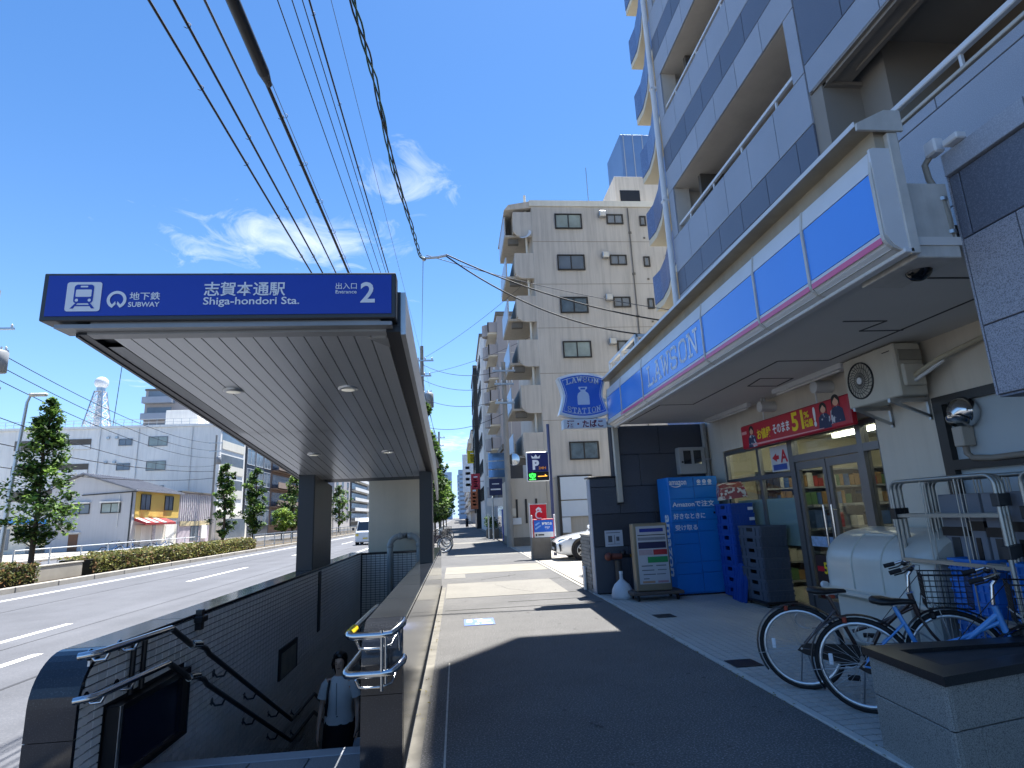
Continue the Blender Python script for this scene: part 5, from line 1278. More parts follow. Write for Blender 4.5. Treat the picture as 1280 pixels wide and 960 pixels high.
    for (x, y, z) in ((.36,-.13,.15), (.52,.13,.43)): part(M().cbox(x-.045,x+.045,y-.045,y+.045,z-.012,z+.012,.004), 'pedal', m_rub, cr)
    part(M().tube([(.02,.07,R),(.05,.10,.18),(.09,.12,.015)], .007, 6).tube([(.0,.07,R),(-.05,.09,.02),(.05,.115,.02)], .006, 6), 'kickstand', m_satin, t)
    part(M().cbox(-.10,-.07,-.03,.03,.63,.67,.004), 'rear_reflector', mat('reflector_red', '#8e2a18', .3), t)
    part(M().tube([(.06+.09*math.cos(2*PI*i/14), .045, .55+.07*math.sin(2*PI*i/14)) for i in range(12)], .007, 6), 'ring_lock', m_satin, t)
    return t
m_brn = mat('bike_brown', '#3b2a26', .3, var=.05, coat=.5); m_bbl = mat('bike_blue', '#4d8fd0', .3, var=.05, coat=.5)
bA = bicycle('dark brown bicycle with wire basket parked in front of the white bin', m_brn, (2.93,5.13,0), math.atan2(-.55,.83))
bB = bicycle('light blue bicycle parked half behind the granite planter', m_bbl, (3.03,4.48,0), math.atan2(-.63,.78))

# ------------------------------------------------------------------ planter
pl = thing('planter', 'speckled granite planter with thick black rim at the near right corner', 'planter', (3.2, 3.5, 0))
m_plg = mat('planter_granite', '#95948f', .6, var=.05, vs=1, speck=('#606060', 170, .46, .62), rnd=.03, bump=.08, bs=130)
P_ = [(2.585,3.17),(2.65,3.86),(4.6,3.62),(4.4,3.05),(3.6,3.05)]
P_ = [(2.585,3.17),(2.65,3.86),(4.1,3.82),(4.1,3.50)]
def polyin(P, d):
    n = len(P); out = []
    for i in range(n):
        a, b, c = Vector(P[i-1]), Vector(P[i]), Vector(P[(i+1)%n]); e1 = (b-a).normalized(); e2 = (c-b).normalized()
        n1 = Vector((e1.y,-e1.x)); n2 = Vector((e2.y,-e2.x)); bis = (n1+n2).normalized(); out.append(tuple(b+bis*(d/max(bis.dot(n1),.3))))
    return out
part(M().prism(polyin(P_, .03), 'z', 0, .57), 'planter_core', m_seam, pl)
def face_panels(a, b, rows, cuts):
    a, b = Vector(a), Vector(b); L = (b-a).length; d = (b-a)/L; ang = math.atan2(d.y, d.x)
    for r_i, (z0, z1) in enumerate(rows):
        cs = [0]+[c*L for c in cuts[r_i]]+[L]
        for s0, s1 in zip(cs[:-1], cs[1:]):
            c = a+d*((s0+s1)/2); nrm = Vector((d.y,-d.x)); c = c-nrm*.03
            inst(slab_mesh('granite_panel', s1-s0-.004, z1-z0-.006, .032, m_plg, .003), 'granite_panel', (c.x, c.y, (z0+z1)/2), pl, (0,0,ang))
face_panels(P_[1], P_[0], ((0,.33),(.33,.56)), ((),()))
face_panels(P_[0], P_[3], ((0,.33),(.33,.56)), ((.13,.62),(.36,.8)))
rim = M(); o_, i_ = polyin(P_, -.025), polyin(P_, .13)
n = len(o_); vs = [(p[0],p[1],.56) for p in o_]+[(p[0],p[1],.61) for p in o_]+[(p[0],p[1],.56) for p in i_]+[(p[0],p[1],.61) for p in i_]
fs = []
for i in range(n):
    j = (i+1)%n; fs += [(i,j,j+n,i+n), (i+n,j+n,j+3*n,i+3*n), (i+3*n,j+3*n,j+2*n,i+2*n), (i+2*n,j+2*n,j,i)]
rim.add(vs, fs, False); part(rim, 'rim', mat('rim_black_granite', '#17181c', .4, var=.15, speck=('#2a2c31', 110, .5, .7)), pl)
part(M().prism(polyin(P_, .125), 'z', .575, .585), 'planter_infill', mat('planter_infill', '#2e3136', .6, var=.3, vs=10), pl)
# ------------------------------------------------------------------ background buildings
WC = {}
def window_meshes(w, h, mullions, fmt, gmt):
    k = (round(w,2), round(h,2), mullions, fmt.name, gmt.name)
    if k in WC: return WC[k]
    f = M(); a, b = w/2, h/2; t = .06
    f.box(-a-t, -a, -.07, 0, -b-t, b+t); f.box(a, a+t, -.07, 0, -b-t, b+t); f.box(-a, a, -.07, 0, b, b+t); f.box(-a, a, -.10, 0, -b-t, -b)
    for i in range(mullions): x = -a+w*(i+1)/(mullions+1); f.box(x-.025, x+.025, -.05, 0, -b, b)
    p = M(); n = mullions+1
    for i in range(n): p.box(-a+w*i/n+.03, -a+w*(i+1)/n-.03, -.018, -.005-.004*(i%2), -b+.005, b-.005)
    WC[k] = (f.mesh('window', fmt), p.mesh('pane', gmt)); return WC[k]
ROTS = {'-y': ROT_NEG_Y, '+x': ROT_POS_X, '-x': ROT_NEG_X}
def add_window(t, face, u, z, plane, w, h, mull=1, fmt=None, gmt=None):
    fm, pm = window_meshes(w, h, mull, fmt or m_frame, gmt or m_win)
    loc = {'-y': (u, plane, z), '+x': (plane, u, z), '-x': (plane, u, z)}[face]
    o = inst(fm, 'window', loc, t, ROTS[face]); p = bpy.data.objects.new('pane', pm); COL.objects.link(p); p.parent = o; return o
m_win = mat('window_glass', '#66707a', .12, var=.25, vs=.6, spec=.7)
m_win3 = mat('blind_glass', '#5c6a72', .15, var=.4, vs=2.5, spec=.7)
m_win2 = mat('curtained_glass', '#8d9893', .2, var=.25, vs=1.3, spec=.6)
m_tan = mat('tan_render', '#beb7ad', .85, var=.08, vs=.5, stain=.26, bump=.1, bs=20)
m_tan2 = mat('tan_render_dark', '#b8ae9f', .85, var=.08, vs=.6, stain=.14)
m_grey = mat('grey_tile_wall', '#a39d9b', .8, var=.06, vs=.5, stain=.06)
m_wht = mat('white_render', '#e4e2dc', .85, var=.06, vs=.3, stain=.16)
m_crm = mat('cream_render', '#d9d4c6', .85, var=.06, vs=.4, stain=.10)

# tan corner block beyond the parking lot
tb = thing('apartment_building', 'tan six storey corner block with curved balcony ends beyond the parking lot', 'building', (8, 38, 0))
part(M().cbox(4.6, 15, 30, 40, 3.3, 18.7, .02), 'wall', m_tan, tb)
part(M().cbox(4.62, 15, 30.03, 40, 0, 3.3, .02), 'ground_floor', m_tan2, tb)
part(M().box(4.5, 15.1, 29.93, 40.1, 18.7, 19.05), 'roof', m_crm, tb)
part(M().add([(3.05,30.0,18.45),(4.6,30.0,18.62),(4.6,35,18.62),(3.05,35,18.45),(3.3,29.95,18.75),(4.6,29.95,19.0),(4.6,35,19.0),(3.3,35,18.75)], [(0,3,2,1),(4,5,6,7),(0,1,5,4),(1,2,6,5),(2,3,7,6),(3,0,4,7)]), 'eaves', m_tan, tb)
part(M().cbox(2.70, 4.62, 30.0, 34.5, 0, 3.35, .02), 'street_wing', m_tan2, tb)
part(M().box(2.69, 4.63, 29.99, 34.52, -.0, .42), 'base_course', m_concd, tb)
for x in (3.05, 3.52, 4.05): part(M().box(x-.05, x+.05, 29.97, 30.05, 1.1, 2.3), 'slit_window', m_black, tb)
for z in (16.52, 13.95, 11.4, 8.85, 6.3): part(M().box(4.6, 15, 29.994, 30.0, z-.015, z+.015), 'floor_joint', mat('joint_tan', '#8d8478', .85), tb)
for i, z in enumerate((17.76, 15.23, 12.70, 10.15, 7.62, 4.66)):
    add_window(tb, '-y', 6.72, z, 29.99, 1.45, .82, 1, None, (m_win2, m_win, m_win3, m_win2, m_win, m_win3)[i])
    add_window(tb, '-y', 9.45, z+.15, 29.99, .85, .5, 1); add_window(tb, '-y', 11.1, z+.05, 29.99, .25, .5, 0); add_window(tb, '-y', 12.9, z, 29.99, 1.2, .8, 1)
    part(M().cbox(8.5, 8.88, 29.68, 30.0, z+.22, z+.56, .03), 'vent_hood', m_satin, tb)
    part(M().box(10.2, 10.36, 29.94, 30, z-.75, z-.62).box(11.05,11.15,29.95,30,z-1.05,z-.95), 'junction_box', m_concd, tb)
part(M().tube([(10.25,29.93,18.6),(10.28,29.93,3.3)], .035, 6), 'riser_pipe', m_concd, tb)
for k_i in range(6):
    z = 4.55+2.53*k_i
    b = M(); b.box(3.1, 4.6, 30.6, 34.2, z-.12, z); part(b, 'balcony_slab', m_tan2, tb)
    pp = [(3.55,z+1.15),(4.6,z+1.15),(4.6,z-.35)]+[(4.02+.0-.47*math.sin(a)*1.0+.0, z+.15-.5*math.cos(a)) for a in (0,.3,.6,.9,1.2,PI/2)]
    part(M().prism(pp, 'y', 30.02, 30.18), 'curved_end', m_tan, tb)
    part(M().box(3.55, 3.62, 30.2, 34, z+.0, z+1.1), 'side_wall', m_tan2, tb)
    part(M().box(3.08, 3.13, 30.7, 34.2, z+.05, z+1.2), 'balcony_panel', mat('pale_blue_panel', '#9fb4cc', .4, var=.05), tb)
    part(M().box(3.1, 3.15, 30.6, 30.7, z, z+1.15), 'panel_post', m_tan, tb)
    part(M().cyl((4.32,30.4,z), (4.32,30.4,z+2.4), .07, n=8), 'drain_pipe', m_crm, tb)
    part(M().box(3.3, 3.9, 30.75, 31.05, z-.45, z-.14), 'unit_box', m_concd, tb)
# white roller panels and mirror on the ground floor
for (z0, z1) in ((2.18,3.32), (1.34,2.12)): part(M().box(5.32, 6.82, 29.88, 30.02, z0, z1), 'white_panel', mat('panel_white', '#c9d0d6', .5, var=.03), tb)
part(M().box(5.2, 5.30, 29.86, 30.02, 0, 3.33).box(5.2, 7.0, 29.9, 30.0, 3.33, 3.40), 'opening_frame', m_frame, tb)
part(M().box(5.32, 5.75, 29.86, 29.99, .55, 1.3), 'notice_panel', m_wpaint, tb)
mr = part(M().lathe([(.30,0),(.32,.02),(.32,.05)], (2.98,29.75,4.3), 20, (-.3,-1,0)), 'mirror_rim', m_wpaint, tb)
part(M().lathe([(0,.06),(.15,.05),(.30,.02)], (2.98,29.75,4.3), 20, (-.3,-1,0)), 'mirror', m_steel, mr)
part(M().cyl((3.3,29.9,4.3),(3.02,29.78,4.3),.03,n=8), 'mirror_arm', m_satin, tb)
part(M().cbox(2.72,2.98,29.86,30.0,1.45,1.85,.02), 'mail_box', m_crm, tb); part(M().cbox(2.75,3.25,29.92,30.0,1.05,1.38,.01), 'wall_sign', m_wpaint, tb)
# roof structures
part(M().cbox(10.6, 16, 33, 40, 19.05, 22.6, .02), 'roof_house', m_tan, tb); part(M().box(10.9, 12.2, 32.97, 33.02, 20.0, 21.6), 'roof_opening', m_black, tb)
tk = part(M().cbox(12.4, 16, 36.4, 40, 24.3, 28.2, .03), 'water_tank', mat('tank_blue', '#5f7da6', .45, var=.08, vs=.8), tb)
for i in range(5): part(M().box(12.6+.7*i, 12.66+.7*i, 36.36, 36.4, 24.3, 28.2), 'tank_rib', m_grl, tk)
part(M().bbox((12.7,36.8,22.5),(12.7,36.8,24.3),.2,.2).bbox((15,36.8,22.5),(15,36.8,24.3),.2,.2).bbox((12.7,36.8,22.7),(15,36.8,24.2),.1,.1).bbox((12.7,39.5,22.5),(12.7,39.5,24.3),.2,.2), 'tank_stand', m_concd, tk)
part(M().tube([(8.8,33,19),(8.78,33,23.2)], .025, 5), 'aerial', m_satin, tb)
def dish(m): return m.lathe([(0,0),(.2,.04),(.36,.12)], (4.25,30.05,16.9), 16, (-.5,-1,.6))
part(dish(M()), 'satellite_dish', m_wpaint, tb)

# block with curved blue tiled balconies at the right of the lot
wb = thing('apartment_building', 'apartment block with curved blue tiled balcony walls rising behind the shop', 'building', (11, 20, 0))
m_bt = mat('blue_mosaic_tile', '#50648c', .4, var=.12, vs=2.2, rnd=.05, speck=('#6f83aa', 22, .5, .65))
m_bs = mat('balcony_cream', '#c9c1ac', .85, var=.06, vs=1)
part(M().cbox(9.7, 18, 14, 21.9, 0, 27, .02), 'wall', m_crm, wb)
for f in range(9):
    z = 3.9+2.9*f; zt = z+1.2
    plan = [(9.7,14.3),(8.3,15.2),(7.72,16.6),(7.62,17.8),(7.85,18.9),(8.18,20.1),(8.36,21.2),(8.33,22.0)]
    n = len(plan); m = M(); vs = []
    for i, (x, y) in enumerate(plan):
        a = Vector(plan[max(i-1,0)]); b = Vector(plan[min(i+1,n-1)]); d = (b-a).normalized(); nn = Vector((d.y,-d.x))
        q = Vector((x, y))+nn*.0; q2 = Vector((x,y))+Vector((d.y,-d.x))*.14*1
        vs += [(x,y,z),(x,y,zt),(q2.x,q2.y,zt),(q2.x,q2.y,z)]
    fs = [(4*i+j, 4*i+4+j, 4*i+4+(j+1)%4, 4*i+(j+1)%4) for i in range(n-1) for j in range(4)]+[(0,1,2,3),(4*n-1,4*n-2,4*n-3,4*n-4)]
    m.add(vs, fs, False); part(m, 'tiled_parapet', m_bt, wb)
    m = M(); m.prism([(p[0]+.02,p[1]) for p in plan]+[(10,22.0),(10,14.3)], 'z', z-.28, z-.02); part(m, 'balcony_slab', m_bs, wb)
    m = M(); part(M().box(9.66,9.7,16,20.5,z,z+2.0), 'window', m_win, wb)

# street row on the right, farther on
def simple_block(name, label, x0, x1, y0, y1, h, mt, group=None):
    t = thing(name, label, 'building', ((x0+x1)/2, (y0+y1)/2, 0), group=group)
    part(M().cbox(x0, x1, y0, y1, 0, h, .03), 'wall', mt, t)
    part(M().box(x0-.12, x1+.12, y0-.12, y1+.12, h, h+.35), 'roof', m_concd, t); return t
gb = simple_block('apartment_building', 'grey tiled apartment block with stacked corner balconies beyond the tan block', 4.0, 14, 50, 62, 19.2, m_grey)
for k_i in range(8):
    z = 3.0+2.1*k_i
    part(M().box(3.15, 4.0, 50.3, 56, z-.12, z), 'balcony_slab', m_crm, gb)
    part(M().box(3.15, 4.0, 50.2, 50.32, z, z+.95).box(3.15, 3.25, 50.2, 56, z, z+.95), 'balcony_wall', m_grey, gb)
    part(M().prism(circ(.5, 12, 3.2, 51.5, 90, 270), 'z', z-.12, z+.95), 'rounded_balcony', m_grey, gb)
for x in (4.9,): part(M().box(x, x+.05, 49.98, 50, 0, 19.2), 'wall_joint', m_crm, gb)
for z in (8.2, 12.6, 17.2): part(M().box(4.0, 14, 49.98, 50, z-1.5, z-1.46), 'wall_joint', m_crm, gb)
w3 = simple_block('office_building', 'white blank-sided block behind the grey balconies', 3.1, 14, 64, 75, 21.6, m_wht)
for z in range(4, 20, 3):
    for y in (66.5, 69.5, 72.5): add_window(w3, '-x', y, z, 3.09, 2.2, 1.4, 1)
d4 = simple_block('office_building', 'slim dark tower with glazed front farther up the street', 2.8, 12, 77, 90, 21.2, mat('dark_cladding', '#2c3038', .4, var=.1))
part(M().box(2.6, 3.1, 76.9, 77.4, 0, 21.6), 'corner_fin', m_black, d4)
for z in range(3, 20, 3):
    for y in (79.5, 84, 88): add_window(d4, '-x', y, z, 2.79, 3.0, 2.0, 2)
    part(M().box(3.2, 5.5, 76.95, 77, z-.8, z+.9), 'side_window', m_win, d4)
far_defs = [(4.0,14,130,150,16,m_grey,'low grey block past the dark tower'), (4.4,16,156,185,24,m_tan2,'brown balcony block far up the street'), (4.6,16,192,230,19,m_wht,'white block far up the street'),
            (5,20,240,300,27,m_grey,'tall grey block near the vanishing point'), (2.0,14,420,460,34,mat('far_haze','#7f99b5',.3,var=.15,vs=.3),'hazy bluish tower where the street disappears'), (-16,-3.5,520,560,40,mat('far_haze_pale','#8ea6c0',.4,var=.12,vs=.2),'hazy pale blue tower at the end of the street')]  # distance haze is painted into the blue of the last two towers
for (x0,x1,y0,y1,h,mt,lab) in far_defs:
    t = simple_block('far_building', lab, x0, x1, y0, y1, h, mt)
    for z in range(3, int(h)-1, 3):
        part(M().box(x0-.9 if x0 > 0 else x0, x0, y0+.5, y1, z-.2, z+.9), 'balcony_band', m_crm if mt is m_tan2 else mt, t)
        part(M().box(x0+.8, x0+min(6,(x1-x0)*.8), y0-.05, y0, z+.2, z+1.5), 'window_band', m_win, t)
# low frontages with signs
ls = simple_block('corner_shop', 'low dark glazed shop with blue reflecting panels under the grey block', 3.5, 9, 42, 49.6, 6.2, mat('shop_dark', '#33363c', .5, var=.1))
for i in range(3): part(M().box(2.35, 3.5, 41.9, 42.0, 5.4-.6*i, 5.92-.6*i), 'glass_panel', mat('reflecting_glass', '#7fa8d8', .08, metal=.8, var=.1, vs=2), ls)
sgb = M(); sgb.cbox(2.35, 3.3, 41.8, 41.95, 2.95, 4.1, .02); part(sgb, 'dark_blue_sign', mat('sign_dark_blue', '#1d2550', .4), ls)
tx = M(); flat(tx, [(0,0),(.7,0),(.7,.10),(0,.10)], (2.45,41.8,3.3), XU, ZU, .004); flat(tx, [(0,0),(.5,0),(.5,.06),(0,.06)], (2.55,41.8,3.7), XU, ZU, .004); part(tx, 'sign_print', m_txt, ls)
part(M().cbox(2.2, 3.45, 41.6, 41.8, 2.2, 2.75, .02), 'white_sign', m_wpaint, ls)
part(M().box(3.42,3.5,42.2,49.4,.3,2.6), 'shop_glass', m_win, ls)
def street_sign(label, x, y, z0, z1, w, col, word=None):
    t = thing('hanging_sign', label, 'sign', (x, y, z0))
    part(M().cbox(x-w/2, x+w/2, y-.1, y+.1, z0, z1, .02), 'sign_panel', mat('sg_'+col.strip('#'), col, .5, var=.08), t)
    part(M().bbox((x+w/2,y,(z0+z1)/2),(x+w/2+.5,y,(z0+z1)/2),.06,.06), 'bracket', m_black, t)
    flat_ = M()
    for q_ in range(5): flat(flat_, [(-w*.22,0),(w*(.22-.08*(q_%2)),0),(w*(.22-.08*(q_%2)),(z1-z0)*.07),(-w*.22,(z1-z0)*.07)], (x, y-.1, z0+(z1-z0)*(.15+.15*q_)), XU, ZU, .004); part(flat_, 'sign_print', m_txt, t)
street_sign('red round-topped sign hanging over the far shops', 2.2, 66, 4.5, 6.2, 1.0, '#b0283a')
street_sign('orange shop sign over the far pavement', 2.2, 72, 2.4, 5.2, .9, '#b0603a')
street_sign('yellow sign high up on the far row', 2.6, 88, 9.3, 11.2, 1.6, '#d8c020')
street_sign('tall white sign with grey print on the far row', 2.3, 110, 6.0, 13, 2.0, '#d5d8dc')
vm = thing('vending_machine', 'blue drinks vending machine beside the tan block', 'vending machine', (3, 36, 0))
part(M().cbox(2.72, 3.3, 35.6, 36.3, .05, 1.9, .03), 'cabinet', mat('vending_blue', '#1b3f94', .35, var=.05), vm); part(M().box(2.71, 2.72, 35.7, 36.2, .9, 1.75).box(2.77,3.25,35.59,35.6,1.0,1.75), 'display', mat('vending_display', '#8aa0c0', .2, var=.4, vs=9), vm); part(M().box(2.705,2.72,35.7,36.2,.2,.45), 'dispense_slot', m_black, vm)
for (x, y, h, lab) in ((2.35,38.6,2.7,'grey steel post by the vending machine'), (2.15,40.5,1.6,'short pale post on the far pavement')):
    t = thing('street_post', lab, 'post', (x,y,0)); part(M().cyl((x,y,0),(x,y,h),.055,n=10), 'post', m_satin, t); part(M().sphere((x,y,h),.06,8), 'cap', m_satin, t)
# parking sign, advertisement board on its block
pk_ = thing('parking_sign', 'navy parking sign with crown and green lamp sign on a purple pole', 'sign', (3.37, 20.8, 0))
part(M().cyl((3.42,20.86,0),(3.40,20.86,4.75),.06,n=12), 'pole', mat('purple_pole', '#4a5070', .4, metal=.3), pk_)
part(M().cbox(2.52, 3.36, 20.76, 20.92, 2.64, 3.72, .025), 'sign_frame', m_wpaint, pk_)
part(M().box(2.55, 3.33, 20.75, 20.76, 2.99, 3.69), 'sign_face', mat('parking_navy', '#1d2560', .4), pk_)
part(M().box(2.55, 3.33, 20.75, 20.76, 2.67, 2.985), 'lamp_panel', m_black, pk_)
tx = M(); text_into(tx, 'P', (2.74, 20.75, 3.06), XU, ZU, h=.36, bold=.05); part(tx, 'parking_letter', m_txt, pk_)
tx = M(); flat(tx, [(-.14,0),(.14,0),(.17,.12),(.075,.05),(0,.15),(-.075,.05),(-.17,.12)], (2.87,20.75,3.47), XU, ZU, .003); part(tx, 'crown', m_txt, pk_)
tx = M(); text_into(tx, '24H', (2.96, 20.75, 3.07), XU, ZU, w=.27, h=.1, bold=.03); part(tx, 'hours_words', mat('print_orange', '#e2902a', .5), pk_)
tx = M(); text_into(tx, '空', (2.60, 20.75, 2.70), XU, ZU, w=.24, h=.25, bold=.02); part(tx, 'vacancy_word', mat('led_green', '#3cff50', .5, var=0, emit=1.0), pk_)
tx = M(); flat(tx, [(0,.0),(.26,.0),(.26,.06),(.36,-.02),(.30,-.02),(.0,-.03)], (2.92,20.75,2.83), XU, ZU, .003); part(tx, 'arrow', mat('led_orange', '#ffb040', .5, var=0, emit=.8), pk_)
ab = thing('advert_board', 'blue advertisement board with red frame on a rough concrete block', 'sign', (2.95, 20.9, 0))
part(M().cbox(2.56, 3.22, 20.62, 21.0, 0, .74, .02), 'concrete_block', mat('block_concrete', '#77736c', .9, var=.2, vs=3, stain=.2, bump=.4, bs=15), ab)
part(M().cbox(2.62, 3.36, 20.66, 20.74, .70, 1.36, .01), 'board_frame', m_red, ab); part(M().box(2.67, 3.34, 20.65, 20.66, .74, 1.32), 'board_white', m_wpaint, ab)
part(M().box(2.67, 3.34, 20.645, 20.65, .92, 1.32), 'board_blue', mat('board_blue', '#1f62c8', .4, var=.05), ab)
tx = M(); text_into(tx, '建物総合', (2.94, 20.645, 1.15), XU, ZU, w=.36, h=.10, bold=.03); part(tx, 'board_words', m_txt, ab); tx = M(); text_into(tx, '管理', (3.04, 20.645, 1.0), XU, ZU, w=.18, h=.10, bold=.03); part(tx, 'board_words', m_txt, ab)
tx = M(); flat(tx, [(0,0),(.2,.12),(.17,.16),(-.02,.05)], (2.72,20.645,1.0), XU, ZU, .003); flat(tx, [(0,0),(.16,.09),(.13,.13),(-.02,.05)], (2.72,20.645,1.13), XU, ZU, .003); part(tx, 'board_pattern', mat('pattern_blue', '#7fa8e6', .4), ab)
tx = M(); flat(tx, [(.04,.05),(.10,.05),(.10,.12),(.04,.12)], (2.67,20.65,.74), XU, ZU, .003); flat(tx, [(.13,.06),(.34,.06),(.34,.11),(.13,.11)], (2.67,20.65,.74), XU, ZU, .003); part(tx, 'board_footer', m_dgrey, ab)
part(M().cbox(2.57, 2.62, 20.6, 20.7, .74, 1.5, .01), 'white_post', m_wpaint, ab); part(M().cbox(3.37, 3.43, 20.68, 20.73, .76, 1.5, .01), 'white_post', m_wpaint, ab)
rb_ = thing('banner_flag', 'red upright banner with white swirl emblem behind the advertisement board', 'banner', (2.8, 21.0, .74))
part(M().box(2.60, 3.18, 20.98, 21.0, .74, 1.86), 'cloth', mat('flag_red', '#c8102a', .6, var=.08), rb_); part(M().cyl((2.575,20.99,.74),(2.575,20.99,1.93),.018,n=8).cyl((2.575,20.99,1.88),(3.2,20.99,1.88),.012,n=8), 'flag_pole', m_wpaint, rb_)
tx = M(); ring_into(tx, (2.92,20.98,1.5), XU, ZU, .10, .15, 40, 300, 20, .004); flat(tx, [(-.08,.1),(-.02,.2),(.08,.1),(.1,.22),(.0,.28),(-.1,.2)], (2.90,20.98,1.5), XU, ZU, .004); part(tx, 'emblem', m_txt, rb_)

pk_.location = (3.45, 21.42, .06)
# ------------------------------------------------------------------ vehicles
m_carw = mat('car_white', '#dfe1e2', .18, var=.02, coat=.8); m_tyre = mat('tyre_rubber', '#17181b', .8, var=.1)
m_cglass = mat('car_glass', '#12171c', .04, var=.05, spec=.9)
def car_wheel(t, x, y, r, out):
    w = part(M().lathe([(r*.62,-.10),(r*.95,-.11),(r,-.08),(r,.08),(r*.95,.11),(r*.62,.10)], (x,y,r), 24, (0,1,0)), 'wheel', m_tyre, t)
    m = M(); m.lathe([(r*.64,0),(r*.64,.02),(r*.55,.0)], (x,y+out*.09,r), 24, (0,out,0))
    for i in range(5): a = 2*PI*i/5; m.bbox((x,y+out*.10,r),(x+r*.6*math.cos(a),y+out*.10,r+r*.6*math.sin(a)),.05,.03,(0,1,0))
    m.cyl((x,y+out*.07,r),(x,y+out*.12,r),.05,n=10); part(m, 'rim', m_satin, w)
    part(M().lathe([(0,0),(r*.62,0)], (x,y+out*.05,r), 20, (0,out,0)), 'brake_disc', m_black, w)
def section(x, hw, zb, zs, zt, tw, n=6):
    # closed half-superellipse ring: bottom, flank, shoulder, top
    P = [(-hw*.82,zb),(-hw*.97,zb+.08),(-hw,zb+(zs-zb)*.55),(-hw*.985,zs-.06),(-hw*.94,zs),(-tw,zt-.02),(-tw*.8,zt),(tw*.8,zt),(tw,zt-.02),(hw*.94,zs),(hw*.985,zs-.06),(hw,zb+(zs-zb)*.55),(hw*.97,zb+.08),(hw*.82,zb)]
    return [(x, p[0], p[1]) for p in P]
def sedan(label, loc, rotz):
    t = thing('parked_car', label, 'car', loc, rotz, local=True)   # nose at x = 0, tail towards +x
    S = [section(x, *a) for x, a in ((.0,(.62,.28,.55,.58,.5)),(.10,(.76,.20,.62,.66,.6)),(.35,(.86,.17,.70,.74,.68)),(.9,(.90,.17,.78,.83,.74)),(1.45,(.90,.17,.84,.90,.76)),(2.4,(.90,.17,.90,.92,.76)),(3.5,(.90,.18,.92,.95,.74)),(4.1,(.87,.22,.92,.96,.7)),(4.35,(.78,.30,.86,.90,.62)))]
    part(M().loft(S), 'body', m_carw, t)
    cabin = [(1.35,.70,.88,.90,.70),(1.95,.70,.88,1.34,.58),(2.4,.71,.9,1.42,.56),(3.1,.71,.9,1.40,.55),(3.75,.69,.92,1.16,.56),(4.15,.62,.92,.96,.55)]
    rg = [[(x,-w,z0),(x,-tw,z1),(x,tw,z1),(x,w,z0)] for (x,w,z0,z1,tw) in cabin]
    part(M().loft(rg, True, False), 'greenhouse', m_cglass, t)
    rf = [[(x,-tw-.01,z1-.02),(x,-tw+.02,z1+.012),(x,tw-.02,z1+.012),(x,tw+.01,z1-.02)] for (x,w,z0,z1,tw) in cabin[1:5]]
    part(M().loft(rf, True, False), 'roof', m_carw, t)
    for s in (-1, 1):
        part(M().bbox((1.33,s*.70,.87),(1.97,s*.59,1.34),.06,.05).bbox((2.65,s*.715,.9),(2.7,s*.57,1.41),.07,.05).bbox((3.72,s*.60,1.17),(4.15,s*.62,.94),.09,.05), 'pillar', m_carw, t)
        for x in (.82, 3.42):
            car_wheel(t, x, s*.80, .32, s); part(M().lathe([(0,0),(.37,.0),(.385,.012),(.385,-.05)], (x,s*.893,.34), 24, (0,s,0)), 'wheel_arch', m_black, t)
        part(M().add([(.05,s*.50,.60),(.10,s*.70,.60),(.46,s*.865,.70),(.52,s*.84,.74),(.12,s*.60,.66)], [(0,1,2,3,4)]).add([(.035,s*.50,.60),(.085,s*.715,.60),(.45,s*.88,.70),(.52,s*.85,.745),(.11,s*.60,.675)], [(0,1,2,3,4)]), 'headlight', m_steel, t)
        part(M().add([(.06,s*.50,.27),(.14,s*.76,.30),(.15,s*.78,.50),(.10,s*.74,.55),(.05,s*.52,.42)], [(0,1,2,3,4)]).add([(.02,s*.50,.27),(.10,s*.78,.30),(.115,s*.80,.50),(.065,s*.76,.55),(.015,s*.52,.42)], [(0,1,2,3,4)]), 'air_intake', m_black, t)
        part(M().cbox(1.42,1.60,s*.98-.09,s*.98+.09,.95,1.07,.03), 'mirror', m_carw, t)
        part(M().bbox((1.5,s*.902,.62),(1.55,s*.906,.86),.02,.01).bbox((1.55,s*.905,.34),(2.6,s*.905,.34),.01,.012).bbox((2.6,s*.905,.3),(2.6,s*.905,.88),.012,.01), 'door_seam', m_dgrey, t)
        part(M().cbox(2.25,2.45,s*.905-.015,s*.905+.015,.76,.79,.006), 'door_handle', m_satin, t)
    part(M().add([(-.02,-.46,.30),(-.02,.46,.30),(.0,.50,.46),(.02,.42,.60),(.02,-.42,.60),(.0,-.50,.46)], [(0,1,2,3,4,5)]).box(-.012,.03,-.42,.42,.32,.58), 'grille', m_black, t)
    part(M().cbox(-.035,-.015,-.165,.165,.34,.42,.004), 'number_plate', m_wpaint, t)
    return t
sedan('white saloon car parked nose out in the lot beyond the end wall', (3.28, 20.38, 0), 0)
